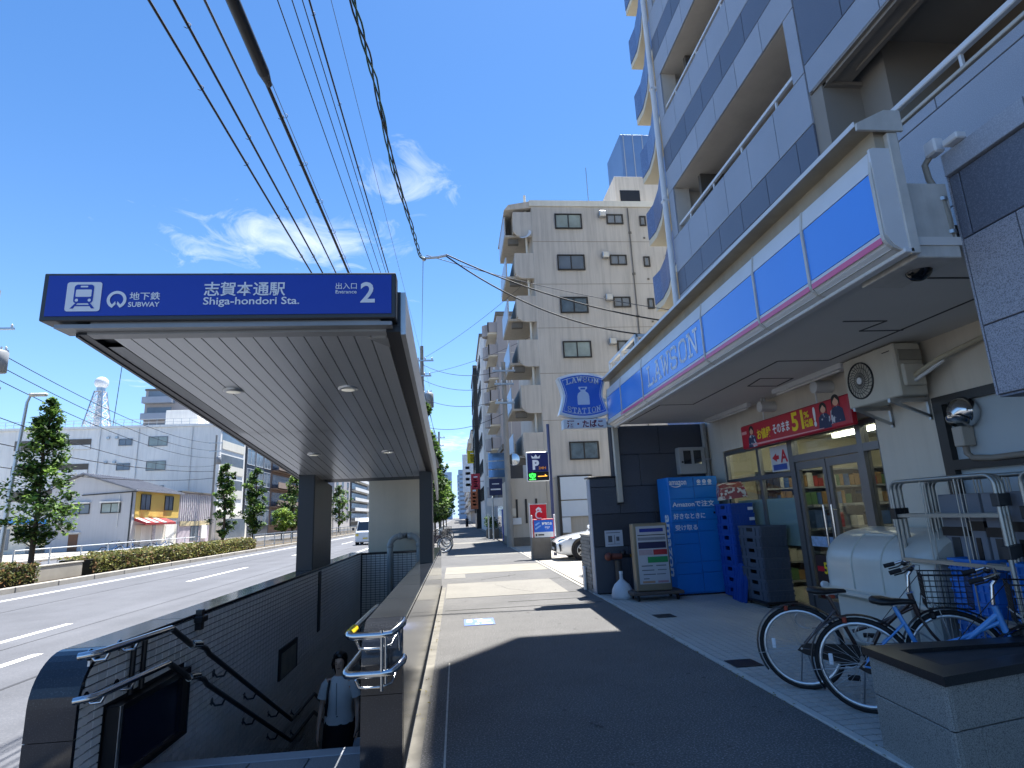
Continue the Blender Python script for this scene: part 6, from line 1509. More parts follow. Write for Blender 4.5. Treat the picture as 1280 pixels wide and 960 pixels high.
def van(label, loc, rotz):
    t = thing('van', label, 'van', loc, rotz, local=True)
    S = [section(x, *a) for x, a in ((.0,(.66,.25,.86,.90,.62)),(.08,(.73,.20,.94,.98,.66)),(.35,(.74,.18,1.05,1.30,.62)),(.75,(.74,.18,1.1,1.84,.60)),(1.2,(.74,.18,1.1,1.92,.62)),(3.1,(.74,.18,1.1,1.92,.62)),(3.3,(.72,.24,1.1,1.86,.60)))]
    part(M().loft(S), 'body', m_carw, t)
    part(M().add([(.10,-.62,1.02),(.10,.62,1.02),(.70,.56,1.76),(.70,-.56,1.76)], [(0,1,2,3)]), 'windscreen', m_cglass, t)
    for s in (-1, 1):
        part(M().add([(.5,s*.75,1.12),(1.5,s*.75,1.12),(1.5,s*.66,1.72),(.85,s*.66,1.72)], [(0,1,2,3)]), 'side_window', m_cglass, t)
        for x in (.55, 2.6): car_wheel(t, x, s*.64, .27, s)
        part(M().cbox(-.02,.06,s*.58-.12,s*.58+.12,.62,.82,.03), 'headlight', mat('headlight_amber', '#e8c860', .2), t)
        part(M().cbox(.22,.32,s*.90-.08,s*.90+.08,1.05,1.25,.03), 'mirror', m_black, t)
    part(M().cbox(-.03,.02,-.7,.7,.24,.42,.02), 'bumper', m_carw, t); part(M().cbox(-.04,-.02,-.165,.165,.44,.52,.004), 'number_plate', mat('plate_yellow', '#e0c020', .5), t)
    part(M().cbox(.80,.84,-.55,.55,1.80,1.84,.01), 'roof_edge', m_carw, t)
    return t
van('white microvan coming along the road, half hidden by the beige tower', (-6.55, 44, -.12), PI/2)

# ------------------------------------------------------------------ far side of the road
gh = thing('house', 'grey two storey house with yellow street front and red striped awning', 'house', (-33.5, 63, 0))
m_gh = mat('grey_render', '#b9babd', .85, var=.06, vs=.4, stain=.10)
pf_ = [(-37.2,0),(-30,0),(-30,5.3),(-34.5,6.85),(-37.2,5.9)]
part(M().prism(pf_, 'y', 58.5, 67.7), 'wall', m_gh, gh)
m_roof = mat('grey_roof_tile', '#7d7f86', .6, var=.12, vs=2)
part(M().add([(-29.6,58.1,5.22),(-34.5,58.1,6.93),(-34.5,68,6.93),(-29.6,68,5.22),(-29.6,58.1,5.34),(-34.5,58.1,7.05),(-34.5,68,7.05),(-29.6,68,5.34)], [(0,1,2,3),(7,6,5,4),(0,4,5,1),(1,5,6,2),(2,6,7,3),(3,7,4,0)]).add([(-37.5,58.1,5.82),(-34.5,58.1,6.93),(-34.5,68,6.93),(-37.5,68,5.82),(-37.5,58.1,5.94),(-34.5,58.1,7.05),(-34.5,68,7.05),(-37.5,68,5.94)], [(3,2,1,0),(4,5,6,7),(0,1,5,4),(1,2,6,5),(2,3,7,6),(3,0,4,7)]), 'roof', m_roof, gh)
rd = M()
for i in range(26): y = 58.2+.38*i; rd.bbox((-29.6,y,5.36),(-34.5,y,7.07),.07,.05)
part(rd, 'roof_ridges', m_roof, gh, stuff=True)
part(M().box(-30.0,-29.95,58.9,67.7,2.75,5.25), 'yellow_front', mat('yellow_render', '#d8b45a', .85, var=.06, vs=.5), gh)
part(M().box(-30.0,-29.94,59.2,67.5,.0,2.1), 'shutter_front', m_crm, gh)
for y in (60.2, 62.5, 65): part(M().box(-29.94,-29.92,y,y+1.9,.1,2.0), 'roller_shutter', m_wht, gh)
aw = M(); aw.add([(-29.95,58.9,2.75),(-29.95,64.9,2.75),(-28.9,64.9,2.3),(-28.9,58.9,2.3),(-28.9,64.9,2.1),(-28.9,58.9,2.1),(-29.95,64.9,2.5),(-29.95,58.9,2.5)], [(0,1,2,3),(3,2,4,5),(7,5,4,6),(0,3,5,7),(1,6,4,2)]); part(aw, 'awning', mat('awning_red', '#a03434', .7, var=.1), gh)
for i in range(3): part(M().add([(-29.94,59.0+1.6*i,2.77),(-29.94,59.8+1.6*i,2.77),(-28.88,59.8+1.6*i,2.31),(-28.88,59.0+1.6*i,2.31)], [(0,1,2,3)]), 'awning_stripe', m_wpaint, gh)
for y in (60.6, 65.3): add_window(gh, '+x', y, 4.25, -29.94, 1.7, 1.35, 1, m_frame, m_win)
add_window(gh, '-y', -34.6, 3.75, 58.49, 1.6, .8, 1, m_frame, m_win); add_window(gh, '-y', -31.9, 3.75, 58.49, 1.6, .8, 1, m_frame, m_win2)
for x in (-34.6, -31.9): part(M().box(x-.9,x+.9,58.2,58.5,4.25,4.37), 'window_hood', m_wht, gh)
part(M().box(-35.3,-34.5,58.46,58.5,0,1.5), 'side_door', mat('door_brown', '#6b4a34', .6), gh); part(M().box(-35.4,-34.3,58.2,58.5,1.6,1.68), 'door_hood', m_wht, gh)
part(M().tube([(-30.1,58.42,5.1),(-30.1,58.42,0)], .06, 6).tube([(-29.6,58.4,5.2),(-34.5,58.4,5.0)], .05, 6), 'downpipe', m_dgrey, gh)
a2 = ac_unit((-35.8,58.28,1.9), 0, 'white air conditioner on the side wall of the grey house'); a2.scale = (1.25,1.1,1.25)
part(M().tube([(-31.2,58.42,4.9),(-31.2,58.42,2)], .03, 5), 'side_pipe', m_wht, gh)
bp = thing('barber_pole', 'striped barber pole beside the yellow house shutters', 'pole', (-29.5, 61.5, 0))
part(M().cyl((-29.4,61.5,.3),(-29.4,61.5,1.9),.16,n=12), 'cylinder', mat('barber_stripe', '#b8b0b4', .4, var=.4, vs=6), bp); part(M().cyl((-29.4,61.5,0),(-29.4,61.5,.3),.2,n=12).sphere((-29.4,61.5,2.0),.18,10), 'end_cap', m_satin, bp)
pb = thing('house', 'low building with pale striped upper wall between the yellow house and the white block', 'house', (-33, 72, 0))
part(M().cbox(-38,-30,67.9,76.2,0,5.5,.02), 'wall', mat('pale_lilac_wall', '#b9aeb6', .85, var=.1, vs=.8, stain=.3), pb); part(M().box(-38.2,-29.8,67.85,76.3,5.5,5.65), 'roof', m_concd, pb)
for i in range(16): part(M().box(-29.99,-29.93,68.1+.5*i,68.16+.5*i,2.4,5.4), 'wall_batten', m_wht, pb)
part(M().box(-30,-29.9,68.2,76,1.9,2.4), 'shop_sign', mat('shop_sign_tan', '#c9b890', .6, var=.3, vs=2), pb); part(M().box(-30,-29.92,71,73,.2,1.9), 'shop_door', m_win, pb); part(M().box(-29.98,-29.85,73.6,75.2,.4,1.95), 'poster_board', m_wht, pb)
# long white block
lwb = thing('apartment_building', 'long white five storey block with open corridors on the far side of the road', 'building', (-43, 82, 0))
part(M().cbox(-57,-30,77.8,87,0,14.4,.03), 'wall', m_wht, lwb)
part(M().box(-58.6,-29.8,77.6,87.2,14.4,14.7), 'roof', m_wht, lwb)
for i, z in enumerate((12.5, 9.4, 6.3)):
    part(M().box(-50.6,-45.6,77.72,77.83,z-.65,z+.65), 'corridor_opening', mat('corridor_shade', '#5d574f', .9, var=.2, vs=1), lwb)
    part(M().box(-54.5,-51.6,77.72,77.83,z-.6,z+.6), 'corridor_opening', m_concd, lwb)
    part(M().box(-50.6,-45.6,77.66,77.72,z-.65,z-.1), 'corridor_parapet', m_wht, lwb)
    add_window(lwb, '-y', -41.5, z+.1, 77.79, 1.5, .75, 1, m_alu); add_window(lwb, '-y', -37.6, z+.1, 77.79, 2.2, 1.1, 1, m_alu, m_win2)
    for x in (-43.6,-42.6): part(M().cbox(x-.18,x+.18,77.6,77.8,z+.55,z+.85,.03), 'vent_hood', m_satin, lwb)
    part(M().box(-30.02,-29.9,78.4,86.4,z-1.0,z+.1), 'street_balcony', m_crm, lwb); part(M().box(-30.05,-29.97,78.4,86.4,z+.1,z+1.4), 'balcony_opening', m_win, lwb)
part(M().cbox(-30.0,-29.2,78.0,86.8,0,3.2,.03), 'ground_floor', m_crm, lwb); part(M().box(-29.2,-29.15,79,86,.2,2.6), 'shop_window', m_win, lwb)
for x in (-33.5,-40,-44.6): part(M().cyl((x,77.7,.2),(x,77.7,14.3),.07,n=6), 'downpipe', m_wht, lwb)
rr_ = M()
for i in range(28): rr_.cyl((-57+i,77.9,14.7),(-57+i,77.9,15.5),.03,n=5)
for z in (15.1,15.5): rr_.cyl((-57,77.9,z),(-30,77.9,z),.03,n=5)
part(rr_, 'roof_railing', m_satin, lwb, stuff=True)
part(M().cbox(-38,-34,80,84,14.7,17,.03), 'roof_house', m_wht, lwb)
# lattice tower with dome on its roof
tw_ = thing('lattice_tower', 'red and white lattice mast with white dome on the roof of the long white block', 'tower', (-47.6, 82, 14.7))
lt = M(); H0, H1 = 14.7, 20.2
for (dx, dy) in ((-1,-1),(1,-1),(1,1),(-1,1)): lt.bbox((-47.6+1.25*dx,82+1.25*dy,H0),(-47.6+.5*dx,82+.5*dy,H1),.11,.11)
part(lt, 'legs', m_satin, tw_)
bz = M(); cs = [(-1,-1),(1,-1),(1,1),(-1,1)]
for i in range(5):
    t0, t1 = i/5, (i+1)/5; r0, r1 = 1.25-.75*t0, 1.25-.75*t1; z0, z1 = H0+(H1-H0)*t0, H0+(H1-H0)*t1
    for j in range(4):
        a, b = cs[j], cs[(j+1)%4]; bz.bbox((-47.6+r0*a[0],82+r0*a[1],z0),(-47.6+r1*b[0],82+r1*b[1],z1),.055,.055); bz.bbox((-47.6+r0*b[0],82+r0*b[1],z0),(-47.6+r1*a[0],82+r1*a[1],z1),.055,.055); bz.bbox((-47.6+r1*a[0],82+r1*a[1],z1),(-47.6+r1*b[0],82+r1*b[1],z1),.055,.055)
part(bz, 'bracing', mat('mast_red', '#d6d0cf', .6, var=.15), tw_)
part(M().cyl((-47.6,82,14.7),(-47.6,82,20.3),.28,n=10), 'mast', m_satin, tw_); part(M().cyl((-47.6,82,20.2),(-47.6,82,20.8),.5,n=12), 'dome_base', m_satin, tw_); part(M().sphere((-47.6,82,21.4),.85,16), 'dome', m_wpaint, tw_)
part(M().cyl((-45.6,82,14.7),(-45.2,82,24.2),.05,n=6), 'whip_aerial', m_dgrey, tw_)
bgt = simple_block('apartment_building', 'grey tower block with balconies rising behind the white block', -54, -44, 106, 122, 25.6, m_grey)
for k_i in range(8):
    z = 3+2.9*k_i; part(M().box(-54,-49,104.8,106,z-.1,z+1.0), 'balcony', m_grl, bgt); part(M().box(-53.5,-49.5,105.9,106,z+1.0,z+2.2), 'window_band', m_win, bgt)
def row_block(label, y0, y1, h, mt, fm, kind):
    t = simple_block('street_building', label, -44, -30, y0, y1, h, mt)
    n = int(h/2.9)
    for i in range(n):
        z = 1.6+2.9*i+1.2
        if kind == 'glass':
            for j in range(3): w = (y1-y0)/3; add_window(t, '+x', y0+w*(j+.5), z, -29.98, w-.7, 2.2, 1, m_wpaint, m_win)
        elif kind == 'balcony':
            part(M().box(-30,-28.8,y0+.3,y1-.3,z-1.3,z-1.15).box(-28.9,-28.8,y0+.3,y1-.3,z-1.3,z-.2), 'balcony', fm, t); part(M().box(-30.02,-29.97,y0+.8,y1-.8,z-1.0,z+1.1), 'window_band', m_win, t)
        else:
            for j in range(3): w = (y1-y0)/3; add_window(t, '+x', y0+w*(j+.5), z, -29.98, 2.2, 1.4, 1, m_alu, m_win)
    for i in range(n): add_window(t, '-y', -33.5, 2.8+2.9*i, y0-.01, 1.6, 1.2, 1, m_alu, m_win)
    return t
row_block('dark glazed block with white frames next to the white block', 87.6, 99, 14, mat('dark_panel', '#3b3f47', .5, var=.1), m_wpaint, 'glass')
row_block('brown brick block with long balconies on the far side', 99.3, 119, 14.5, mat('brown_brick_wall', '#7a665a', .85, var=.1, vs=.6), mat('brown_balcony', '#8d7a6c', .85, var=.08), 'balcony')
row_block('low cream shop block farther along the far side', 120, 148, 9, m_crm, m_crm, 'plain')
row_block('pale grey slab block seen between the pillar and the beige tower', 150, 172, 26, mat('pale_grey_wall', '#a9a6a6', .85, var=.05), m_crm, 'plain')
row_block('dark block with white balconies beside the beige tower', 174, 205, 24, mat('charcoal_wall', '#43474f', .7, var=.1), m_wht, 'balcony')
row_block('white block at the far end of the far row', 210, 260, 22, m_wht, m_wht, 'balcony')
bl = thing('kiosk', 'low shop with blue roof panels at the far left', 'shop', (-44, 60, 0))
part(M().cbox(-50,-38.5,58,64,0,2.6,.02), 'wall', m_crm, bl); part(M().box(-50.5,-38.2,57.5,64.4,2.6,3.0), 'blue_roof', mat('roof_blue', '#3f86c8', .5, var=.08), bl); part(M().box(-48,-40,57.95,58,.4,2.2), 'window', m_win, bl)
ob = simple_block('office_building', 'pale block at the far left edge behind the large tree', -74, -60, 86, 98, 13, m_wht)
for i in range(4):
    for x in (-71,-67,-63): add_window(ob, '-y', x, 2.6+2.9*i, 85.98, 1.8, 1.3, 1, m_alu)

# ------------------------------------------------------------------ trees and hedges
m_leaf = [mat('leaf_dark', '#2c4420', .6, var=.45, vs=1.5, leaf=True), mat('leaf_mid', '#4a6a2e', .6, var=.4, vs=1.5, leaf=True), mat('leaf_light', '#82a04c', .6, var=.25, vs=1.5, leaf=True)]
m_bark = mat('bark', '#4f4336', .9, var=.25, vs=6, bump=.5, bs=25)
def leaves(m, clumps, per, size, rng, flatz=.8):
    for (cx, cy, cz, r, ci) in clumps:
        for _ in range(per):
            d = Vector((rng.gauss(0,1), rng.gauss(0,1), rng.gauss(0,1)*flatz)); d = d.normalized()*r*rng.random()**.45
            p = Vector((cx,cy,cz))+d; s = size*rng.uniform(.35,1.3)
            a = Vector((rng.uniform(-1,1), rng.uniform(-1,1), rng.uniform(-.6,.6))).normalized(); b = a.cross(Vector((rng.uniform(-.5,.5), rng.uniform(-.5,.5), 1)).normalized())
            if b.length < .1: continue
            b.normalize(); m.cur = min(2, max(0, ci+rng.choice((-1,0,0,1))))
            m.add([p-a*s, p-b*s*.55, p+a*s, p+b*s*.55], [(0,1,2,3)], False)
def tree(label, x, y, h, w, base, shape, seed, group, per=46, size=.16, nc=90, trunk=.14, mats=None):
    rng = random.Random(seed)
    t = thing('street_tree', label, 'tree', (x, y, 0), group=group)
    tm_ = M(); pts = [(x,y,-.05)]; n = 6
    for i in range(1, n+1): pts.append((x+rng.uniform(-.05,.05)*i*.6, y+rng.uniform(-.05,.05)*i*.6, h*.92*i/n))
    tm_.tube(pts, [trunk*(1-.8*i/n) for i in range(n+1)], 8)
    cl = []
    for k_i in range(nc):
        u = rng.random(); z = base+(h-base)*u
        prof = {'cone': (1-u)**.75*min(1,(u+.05)*5), 'col': min(1,(u+.04)*5)*(1-u**3)**.6*(.85+.15*math.sin(u*17+seed)), 'ball': math.sqrt(max(0,1-(2*u-1)**2))}[shape]
        a = rng.uniform(0, 2*PI); rr = w*prof*math.sqrt(rng.random())*(1.12 if rng.random() < .25 else .92)
        cx, cy = x+rr*math.cos(a), y+rr*math.sin(a); r = w*rng.uniform(.16,.34)*(.55+.45*prof)
        if rng.random() < .5: tm_.tube([(x,y,max(base*.8,z-.5)), (cx,cy,z)], [.03,.008], 5)
        cl.append((cx, cy, z, r, 2 if rng.random() < .3 else (0 if rng.random() < .35 else 1)))
    part(tm_, 'trunk', m_bark, t)
    lm = M(); leaves(lm, cl, per, size, rng); part(lm, 'crown', mats or m_leaf, t, stuff=True, fixn=False)
    return t
G1 = 'street trees beyond the road'
tree('large conical street tree at the far left beside the street lamp', -18.3, 28, 7.6, 1.75, 1.3, 'cone', 3, G1, 50, .13, 130, .12)
tree('slim columnar street tree in front of the white block corner', -19.0, 51, 6.7, 1.1, .9, 'col', 5, G1, 55, .14, 95)
tree('second slim street tree, before the dark glazed block', -18.2, 56, 6.6, 1.35, 1.0, 'col', 8, G1, 55, .14, 100)
tree('street tree before the brown block, next to the canopy pillar', -18.3, 69, 6.9, 1.7, 1.2, 'col', 11, G1, 50, .15, 100)
tree('small round light green bush tree on the far roadside', -18.0, 64, 3.1, 1.15, 1.0, 'ball', 14, G1, 60, .13, 70, .07, [m_leaf[1], m_leaf[2], mat('leaf_lime', '#9ab048', .6, var=.25, vs=1.5, leaf=True)])
tree('street tree far along the road left of the dark pillar', -18.4, 96, 7.2, 1.9, 1.4, 'col', 17, G1, 40, .2, 70)
G2 = 'trees along the footway kerb'
for i, (x, y, h, w) in enumerate(((-1.75,31,7.6,1.15), (-1.8,40,7.2,1.5), (-1.8,51,6.8,1.6), (-1.8,64,6.5,1.7), (-1.8,82,6.8,2.0), (-1.8,105,7,2.2))):
    tree(('tree on the footway kerb just behind the canopy', 'second tree on the footway kerb past the utility pole', 'third kerb tree up the footway', 'fourth kerb tree up the footway', 'fifth kerb tree up the footway', 'last kerb tree before the street disappears')[i], x, y, h, w, 1.4 if i else 2.0, 'col', 30+i, G2, 50 if i < 3 else 30, .15 if i < 3 else .24, 110 if i < 3 else 60, .1)
sp_ = thing('shrub', 'round clipped shrub in a planter on the far right pavement', 'shrub', (2.4, 43, 0))
part(M().cbox(2.1,3.0,42.6,43.5,0,.6,.03), 'pot', m_concd, sp_); lm = M(); rng = random.Random(4)
leaves(lm, [(2.55+rng.uniform(-.35,.35), 43+rng.uniform(-.35,.35), 1.0+rng.uniform(-.3,.35), .3, rng.choice((0,0,1))) for _ in range(22)], 40, .09, rng); part(lm, 'crown', m_leaf, sp_, stuff=True, fixn=False)
m_hleaf = [mat('hedge_dark', '#56602f', .6, var=.3, vs=2, leaf=True), mat('hedge_olive', '#7d7848', .6, var=.3, vs=2, leaf=True), mat('hedge_brown', '#8a6a48', .6, var=.3, vs=2, leaf=True), mat('hedge_lime', '#9a9a50', .6, var=.25, vs=2, leaf=True)]
def hedge(label, x0, x1, y0, y1, h, mats, seed):
    rng = random.Random(seed); t = thing('hedge', label, 'hedge', ((x0+x1)/2, (y0+y1)/2, 0), group='clipped hedges beside the road'); m = M(); n = int((y1-y0)*620)
    for _ in range(n):
        y = rng.uniform(y0,y1); u = rng.random(); bul = h*(.90+.08*math.sin(y*1.7)+.06*math.sin(y*4.1))
        if u < .5: p = Vector((rng.uniform(x0,x1), y, bul-abs(rng.gauss(0,.07))))
        else: p = Vector((x1-abs(rng.gauss(0,.09)) if rng.random() < .8 else x0+.1, y, rng.uniform(.08,bul)))
        s = rng.uniform(.035,.085); a = Vector((rng.uniform(-1,1),rng.uniform(-1,1),rng.uniform(-.2,1))).normalized(); b = a.cross(Vector((rng.uniform(-1,1),rng.uniform(-1,1),.6)).normalized())
        if b.length < .1: continue
        b.normalize(); m.cur = rng.choices(range(len(mats)), (5,4,3,2)[:len(mats)])[0]
        m.add([p-a*s,p-b*s*.5,p+a*s,p+b*s*.5], [(0,1,2,3)], False)
    part(m, 'foliage', mats, t, stuff=True, fixn=False)
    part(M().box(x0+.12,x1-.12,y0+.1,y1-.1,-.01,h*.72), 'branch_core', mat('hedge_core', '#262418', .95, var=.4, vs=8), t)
hedge('reddish brown clipped hedge at the far left beside the road', -15.3, -13.75, 12, 21.6, .82, m_hleaf[:3], 1)
hedge('olive and yellow clipped hedge beside the road, right of the gap', -15.2, -13.75, 24.5, 43, .80, [m_hleaf[0], m_hleaf[1], m_hleaf[3], m_hleaf[2]], 2)
t = thing('low_wall', 'short concrete low wall in the gap between the hedges', 'wall', (-14.2, 23, 0)); part(M().cbox(-14.3,-14.1,21.7,24.4,0,.5,.02), 'wall_body', m_conc, t); part(M().cbox(-14.32,-14.08,21.68,24.42,.5,.55,.01), 'coping', m_conc, t)
gf = thing('guard_fence', 'grey roadside guard fence beyond the end of the hedge', 'fence', (-14.1, 80, 0))
for i in range(34):
    y = 43.5+2.4*i
    part(M().cyl((-14.1,y,0),(-14.1,y,1.0),.035,n=8), 'fence_post', m_satin, gf)
    if i < 33:
        m = M()
        for z in (.95,.15): m.cyl((-14.1,y,z),(-14.1,y+2.4,z),.022,n=6)
        for j in range(1,12): m.cyl((-14.1,y+.2*j,.15),(-14.1,y+.2*j,.95),.009,n=5)
        part(m, 'fence_panel', m_satin, gf, stuff=True)
pf2 = thing('pipe_fence', 'white pipe railing in front of the grey house', 'fence', (-20.5, 38, 0))
for i in range(9): part(M().cyl((-20.4,30+2.5*i,0),(-20.4,30+2.5*i,.95),.04,n=8), 'fence_post', m_wpaint, pf2)
for z in (.5,.9): part(M().cyl((-20.4,30,z),(-20.4,50,z),.03,n=6), 'rail', m_wpaint, pf2)

# ------------------------------------------------------------------ street lamp, poles and cables
sl = thing('street_lamp', 'tall grey street lamp at the far left', 'street lamp', (-20.1, 29, 0))
part(M().tube([(-20.3,29,0),(-20.22,29,4),(-20.05,29,7.7),(-19.95,29,8.0)], [.11,.09,.06,.05], 10), 'post', m_satin, sl); part(M().cbox(-20.0,-19.2,28.87,29.13,7.98,8.14,.06), 'lamp_head', m_wdirty, sl)
def utility_pole(label, x, y, h, arms, trans=(), group='utility poles'):
    t = thing('utility_pole', label, 'pole', (x, y, 0), group=group)
    part(M().tube([(x,y,0),(x,y,h)], [.17,.11], 12), 'post', mat('pole_concrete', '#8f8b84', .8, var=.1, vs=2), t)
    for z, L in arms:
        part(M().bbox((x-L,y-.14,z),(x+L,y-.14,z),.09,.09), 'cross_arm', m_satin, t)
        im = M()
        for i in range(4): xi = x-L+.1+(2*L-.2)*i/3; im.lathe([(.02,0),(.055,.03),(.03,.06),(.055,.10),(.03,.14),(.0,.17)], (xi,y-.14,z+.05), 10)
        part(im, 'insulators', m_wpaint, t, stuff=True)
    for (dx, z, r) in trans:
        tr_ = part(M().lathe([(0,0),(r,.02),(r,.86),(r*.8,.93),(0,.95)], (x+dx,y-.3,z), 16), 'transformer', mat('transformer_grey', '#8d9092', .5, var=.08), t)
        part(M().cyl((x+dx-.12,y-.3,z+.93),(x+dx-.12,y-.3,z+1.1),.04,n=8).cyl((x+dx+.12,y-.3,z+.93),(x+dx+.12,y-.3,z+1.1),.04,n=8), 'bushing', m_wpaint, tr_)
    return t
utility_pole('concrete utility pole rising behind the station canopy', -2.0, 36.5, 12.4, ((11.4,.75),(10.4,.6),(9.2,.5)), ((.45,8.3,.28),))
utility_pole('utility pole with transformers at the far left edge', -19.6, 25.7, 12, ((10.2,1.0),(9.2,.9),(7.6,.8)), ((.62,8.25,.38),(.4,6.6,.33)))
utility_pole('utility pole in front of the white block corner', -29.0, 74, 12.6, ((11.6,.8),(10.6,.7)), ((.5,9,.3),))
utility_pole('utility pole beside the grey balcony block on the right', 2.62, 29.6, 9.4, ((8.9,.6),(8.2,.5),(7.2,.5)), ())
utility_pole('distant utility pole up the left kerb', -2.0, 74, 12.2, ((11.4,.75),(10.4,.6)), ())
def sag(a, b, s, n=14):
    a, b = Vector(a), Vector(b)
    return [a.lerp(b, i/n)-Vector((0,0,s*4*(i/n)*(1-i/n))) for i in range(n+1)]
m_cab = mat('cable_black', '#1b1c1f', .6, var=0); m_cabg = mat('cable_grey', '#55585c', .6, var=0); m_cgr = mat('cable_green', '#1f4a3c', .6, var=.2, vs=5)
def cable(label, x, dz, y1, r=.012, mt=None, xe=None, ze=None, hooks=0, sg=.25, group='overhead cables along the street'):
    # runs parallel to the street from behind the viewer to the pole
    z = 1.55+dz; a = (x, -22, z+.5); b = (xe if xe is not None else x, 36.4, ze if ze else z+.3)
    t = thing('overhead_cable', label, 'cable', (x, 0, z), group=group)
    pts = sag(a, b, sg, 26); part(M().tube(pts, r, 6), 'cable', mt or m_cab, t)
    if hooks:
        hk = M(); 
        for i in range(hooks):
            y = 1.5+i*(16/hooks); f_ = (y+22)/58.4; q = Vector(a).lerp(Vector(b), f_)-Vector((0,0,sg*4*f_*(1-f_)))
            hk.tube([q+Vector((0.032*math.cos(a_),0,.032*math.sin(a_)-.01)) for a_ in (-2.6,-1.6,-.6,.4,1.4)], .004, 4)
        part(hk, 'hanger_rings', mt or m_cab, t, stuff=True)
    return t
W_ = [('leftmost pair-lashed telephone cable overhead', -2.62, 4.3, .013, 12, None), ('second telephone cable from the left overhead', -2.33, 4.3, .013, 10, None),
      ('grey twisted cable left of the thick black cable', -2.0, 4.35, .012, 0, m_cabg), ('thin grey messenger wire with hanging rings', -1.88, 4.75, .004, 16, m_cabg),
      ('first of three parallel thin power wires overhead', -2.35, 6.5, .008, 0, None), ('middle of three parallel thin power wires overhead', -2.22, 6.7, .008, 0, None),
      ('third of three parallel thin power wires overhead', -2.18, 6.9, .008, 0, None), ('lashed cable right of the three power wires', -1.95, 6.6, .014, 9, None), ('thin grey wire nearest the green cable', -2.05, 7.8, .005, 0, m_cabg)]
for i, (lab, x, dz, r, hk, mt) in enumerate(W_): cable(lab, x, dz, 36, r, mt, -2.0+(i-4)*.12, 1.55+dz+.35, hk)
t = cable('thick black trunk cable with spiral hanger rings overhead', -1.80, 4.32, 36, .02, None, -1.95, 6.2, 18)
part(M().tube([(-1.80,-6,6.05),(-1.80,5.12,5.91)], .058, 10).tube([(-1.80,5.12,5.91),(-1.80,5.3,5.91)], [.058,.03], 10), 'splice_sleeve', m_black, t)
gc = thing('overhead_cable', 'twisted green cable bundle ending at a junction over the footway', 'cable', (-.8, 8, 7), group='overhead cables along the street')
base_pts = [Vector((-1.45,-8,5.2)), Vector((-1.1,0,6.25)), Vector((-.9,4.82,6.5)), Vector((-.85,6.0,6.62)), Vector((-.84,8.0,6.72)), Vector((-.72,10.3,6.95)), Vector((-.66,11.7,7.05)), Vector((-.62,12.2,7.22))]
for k_i, ph in enumerate((0, 2.1, 4.2)):
    pts = []
    for i in range(len(base_pts)-1):
        for j in range(8):
            u_ = j/8; p = base_pts[i].lerp(base_pts[i+1], u_); a_ = (i*8+j)*.7+ph; pts.append(p+Vector((math.cos(a_),0,math.sin(a_)))*.028)
    part(M().tube(pts, .011, 5), 'strand', m_cgr if k_i < 2 else m_cab, gc)
part(M().tube([(-.86,6.5,6.70),(-.80,7.2,6.55),(-.74,8.6,6.62),(-.72,9.6,6.85)], .01, 5), 'slack_loop', m_cab, gc)
part(M().sphere((-.60,12.2,7.2), .05, 8).tube([(-.62,12.2,7.22),(-.3,12.1,7.2),(-.1,12.05,7.22)], .03, 8), 'junction', m_satin, gc)
def span(label, a, b, s, r=.012, mt=None, grp='service wires to the buildings'):
    t = thing('service_wire', label, 'cable', a, group=grp); part(M().tube(sag(a, b, s, 18), r, 6), 'wire', mt or m_cab, t)
span('upper service wire from the junction to the shop roof', (-.1,12.05,7.24), (4.6,11.15,5.3), .22, .016); span('lower service wire from the junction to the shop roof', (-.1,12.05,7.2), (4.2,11.1,5.0), .40, .016)
span('pale lashed wire just above the service wires', (-.55,12.2,7.3), (4.75,11.3,5.6), .12, .008, m_cabg)
span('thin drop wire from the junction to the utility pole top', (-.62,12.2,7.2), (-2.0,36.4,12.4), .2, .008, m_cabg)
span('thin wire crossing high to the tan block', (-2.0,36.4,11.5), (4.5,30.5,14.6), .3, .012, m_cabg)
span('thin wire crossing low to the tan block', (-2.0,36.4,10.5), (4.5,31,11.3), .3, .012, m_cabg)
for i, z in enumerate((11.2,10.2,9.0,7.2)): span('wire %s crossing from the kerb pole to the right-hand pole' % ('topmost','upper','lower','lowest')[i], (-2.0,36.5,z), (2.62,29.5,8.95-.75*i), .5, .014)
for i, z in enumerate((11.5,10.5,9.3,7.0)): span('%s wire continuing up the street from the kerb pole' % ('topmost','upper','lower','lowest')[i], (-2.0+.25*(i-1),36.5,z), (-2+.25*(i-1),74,z), .6, .014)
for i, (z, dx) in enumerate(((9.15,.5),(8.65,.45),(8.2,.2),(6.6,.3))): span('%s wire from the far left transformer pole to the white block pole' % ('topmost','upper','lower','lowest')[i], (-19.6+dx,25.7,z), (-29,74,11.6-.9*i), .9, .02)
span('wire sweeping low across the grey house', (-26,25,7.4), (-29,74,8.2), .9, .03); span('second wire low across the grey house', (-30,30,6.6), (-29,74,7.4), 1.0, .03)
# bicycles parked by the kerb trees
for i, (x, y) in enumerate(((-1.15,27.5),(-1.1,28.6),(-1.2,30.2),(-1.15,33.0),(-1.2,36),(-1.1,41))):
    dup(bA, (x-.5,y,0), .15*(i%3)-.1, ('nearest parked bicycle by the kerb trees', 'second parked bicycle by the kerb trees', 'third parked bicycle by the kerb trees', 'fourth parked bicycle by the kerb trees', 'fifth parked bicycle by the kerb trees', 'farthest parked bicycle by the kerb trees')[i], 'bicycles parked along the kerb')
for i, (x, y) in enumerate(((-22.0,40),(-22.2,42),(-21.8,45.5))):
    dup(bB, (x,y,0), .3*i-.2, ('left bicycle in front of the grey house', 'middle bicycle in front of the grey house', 'right bicycle in front of the grey house')[i], 'bicycles by the grey house')
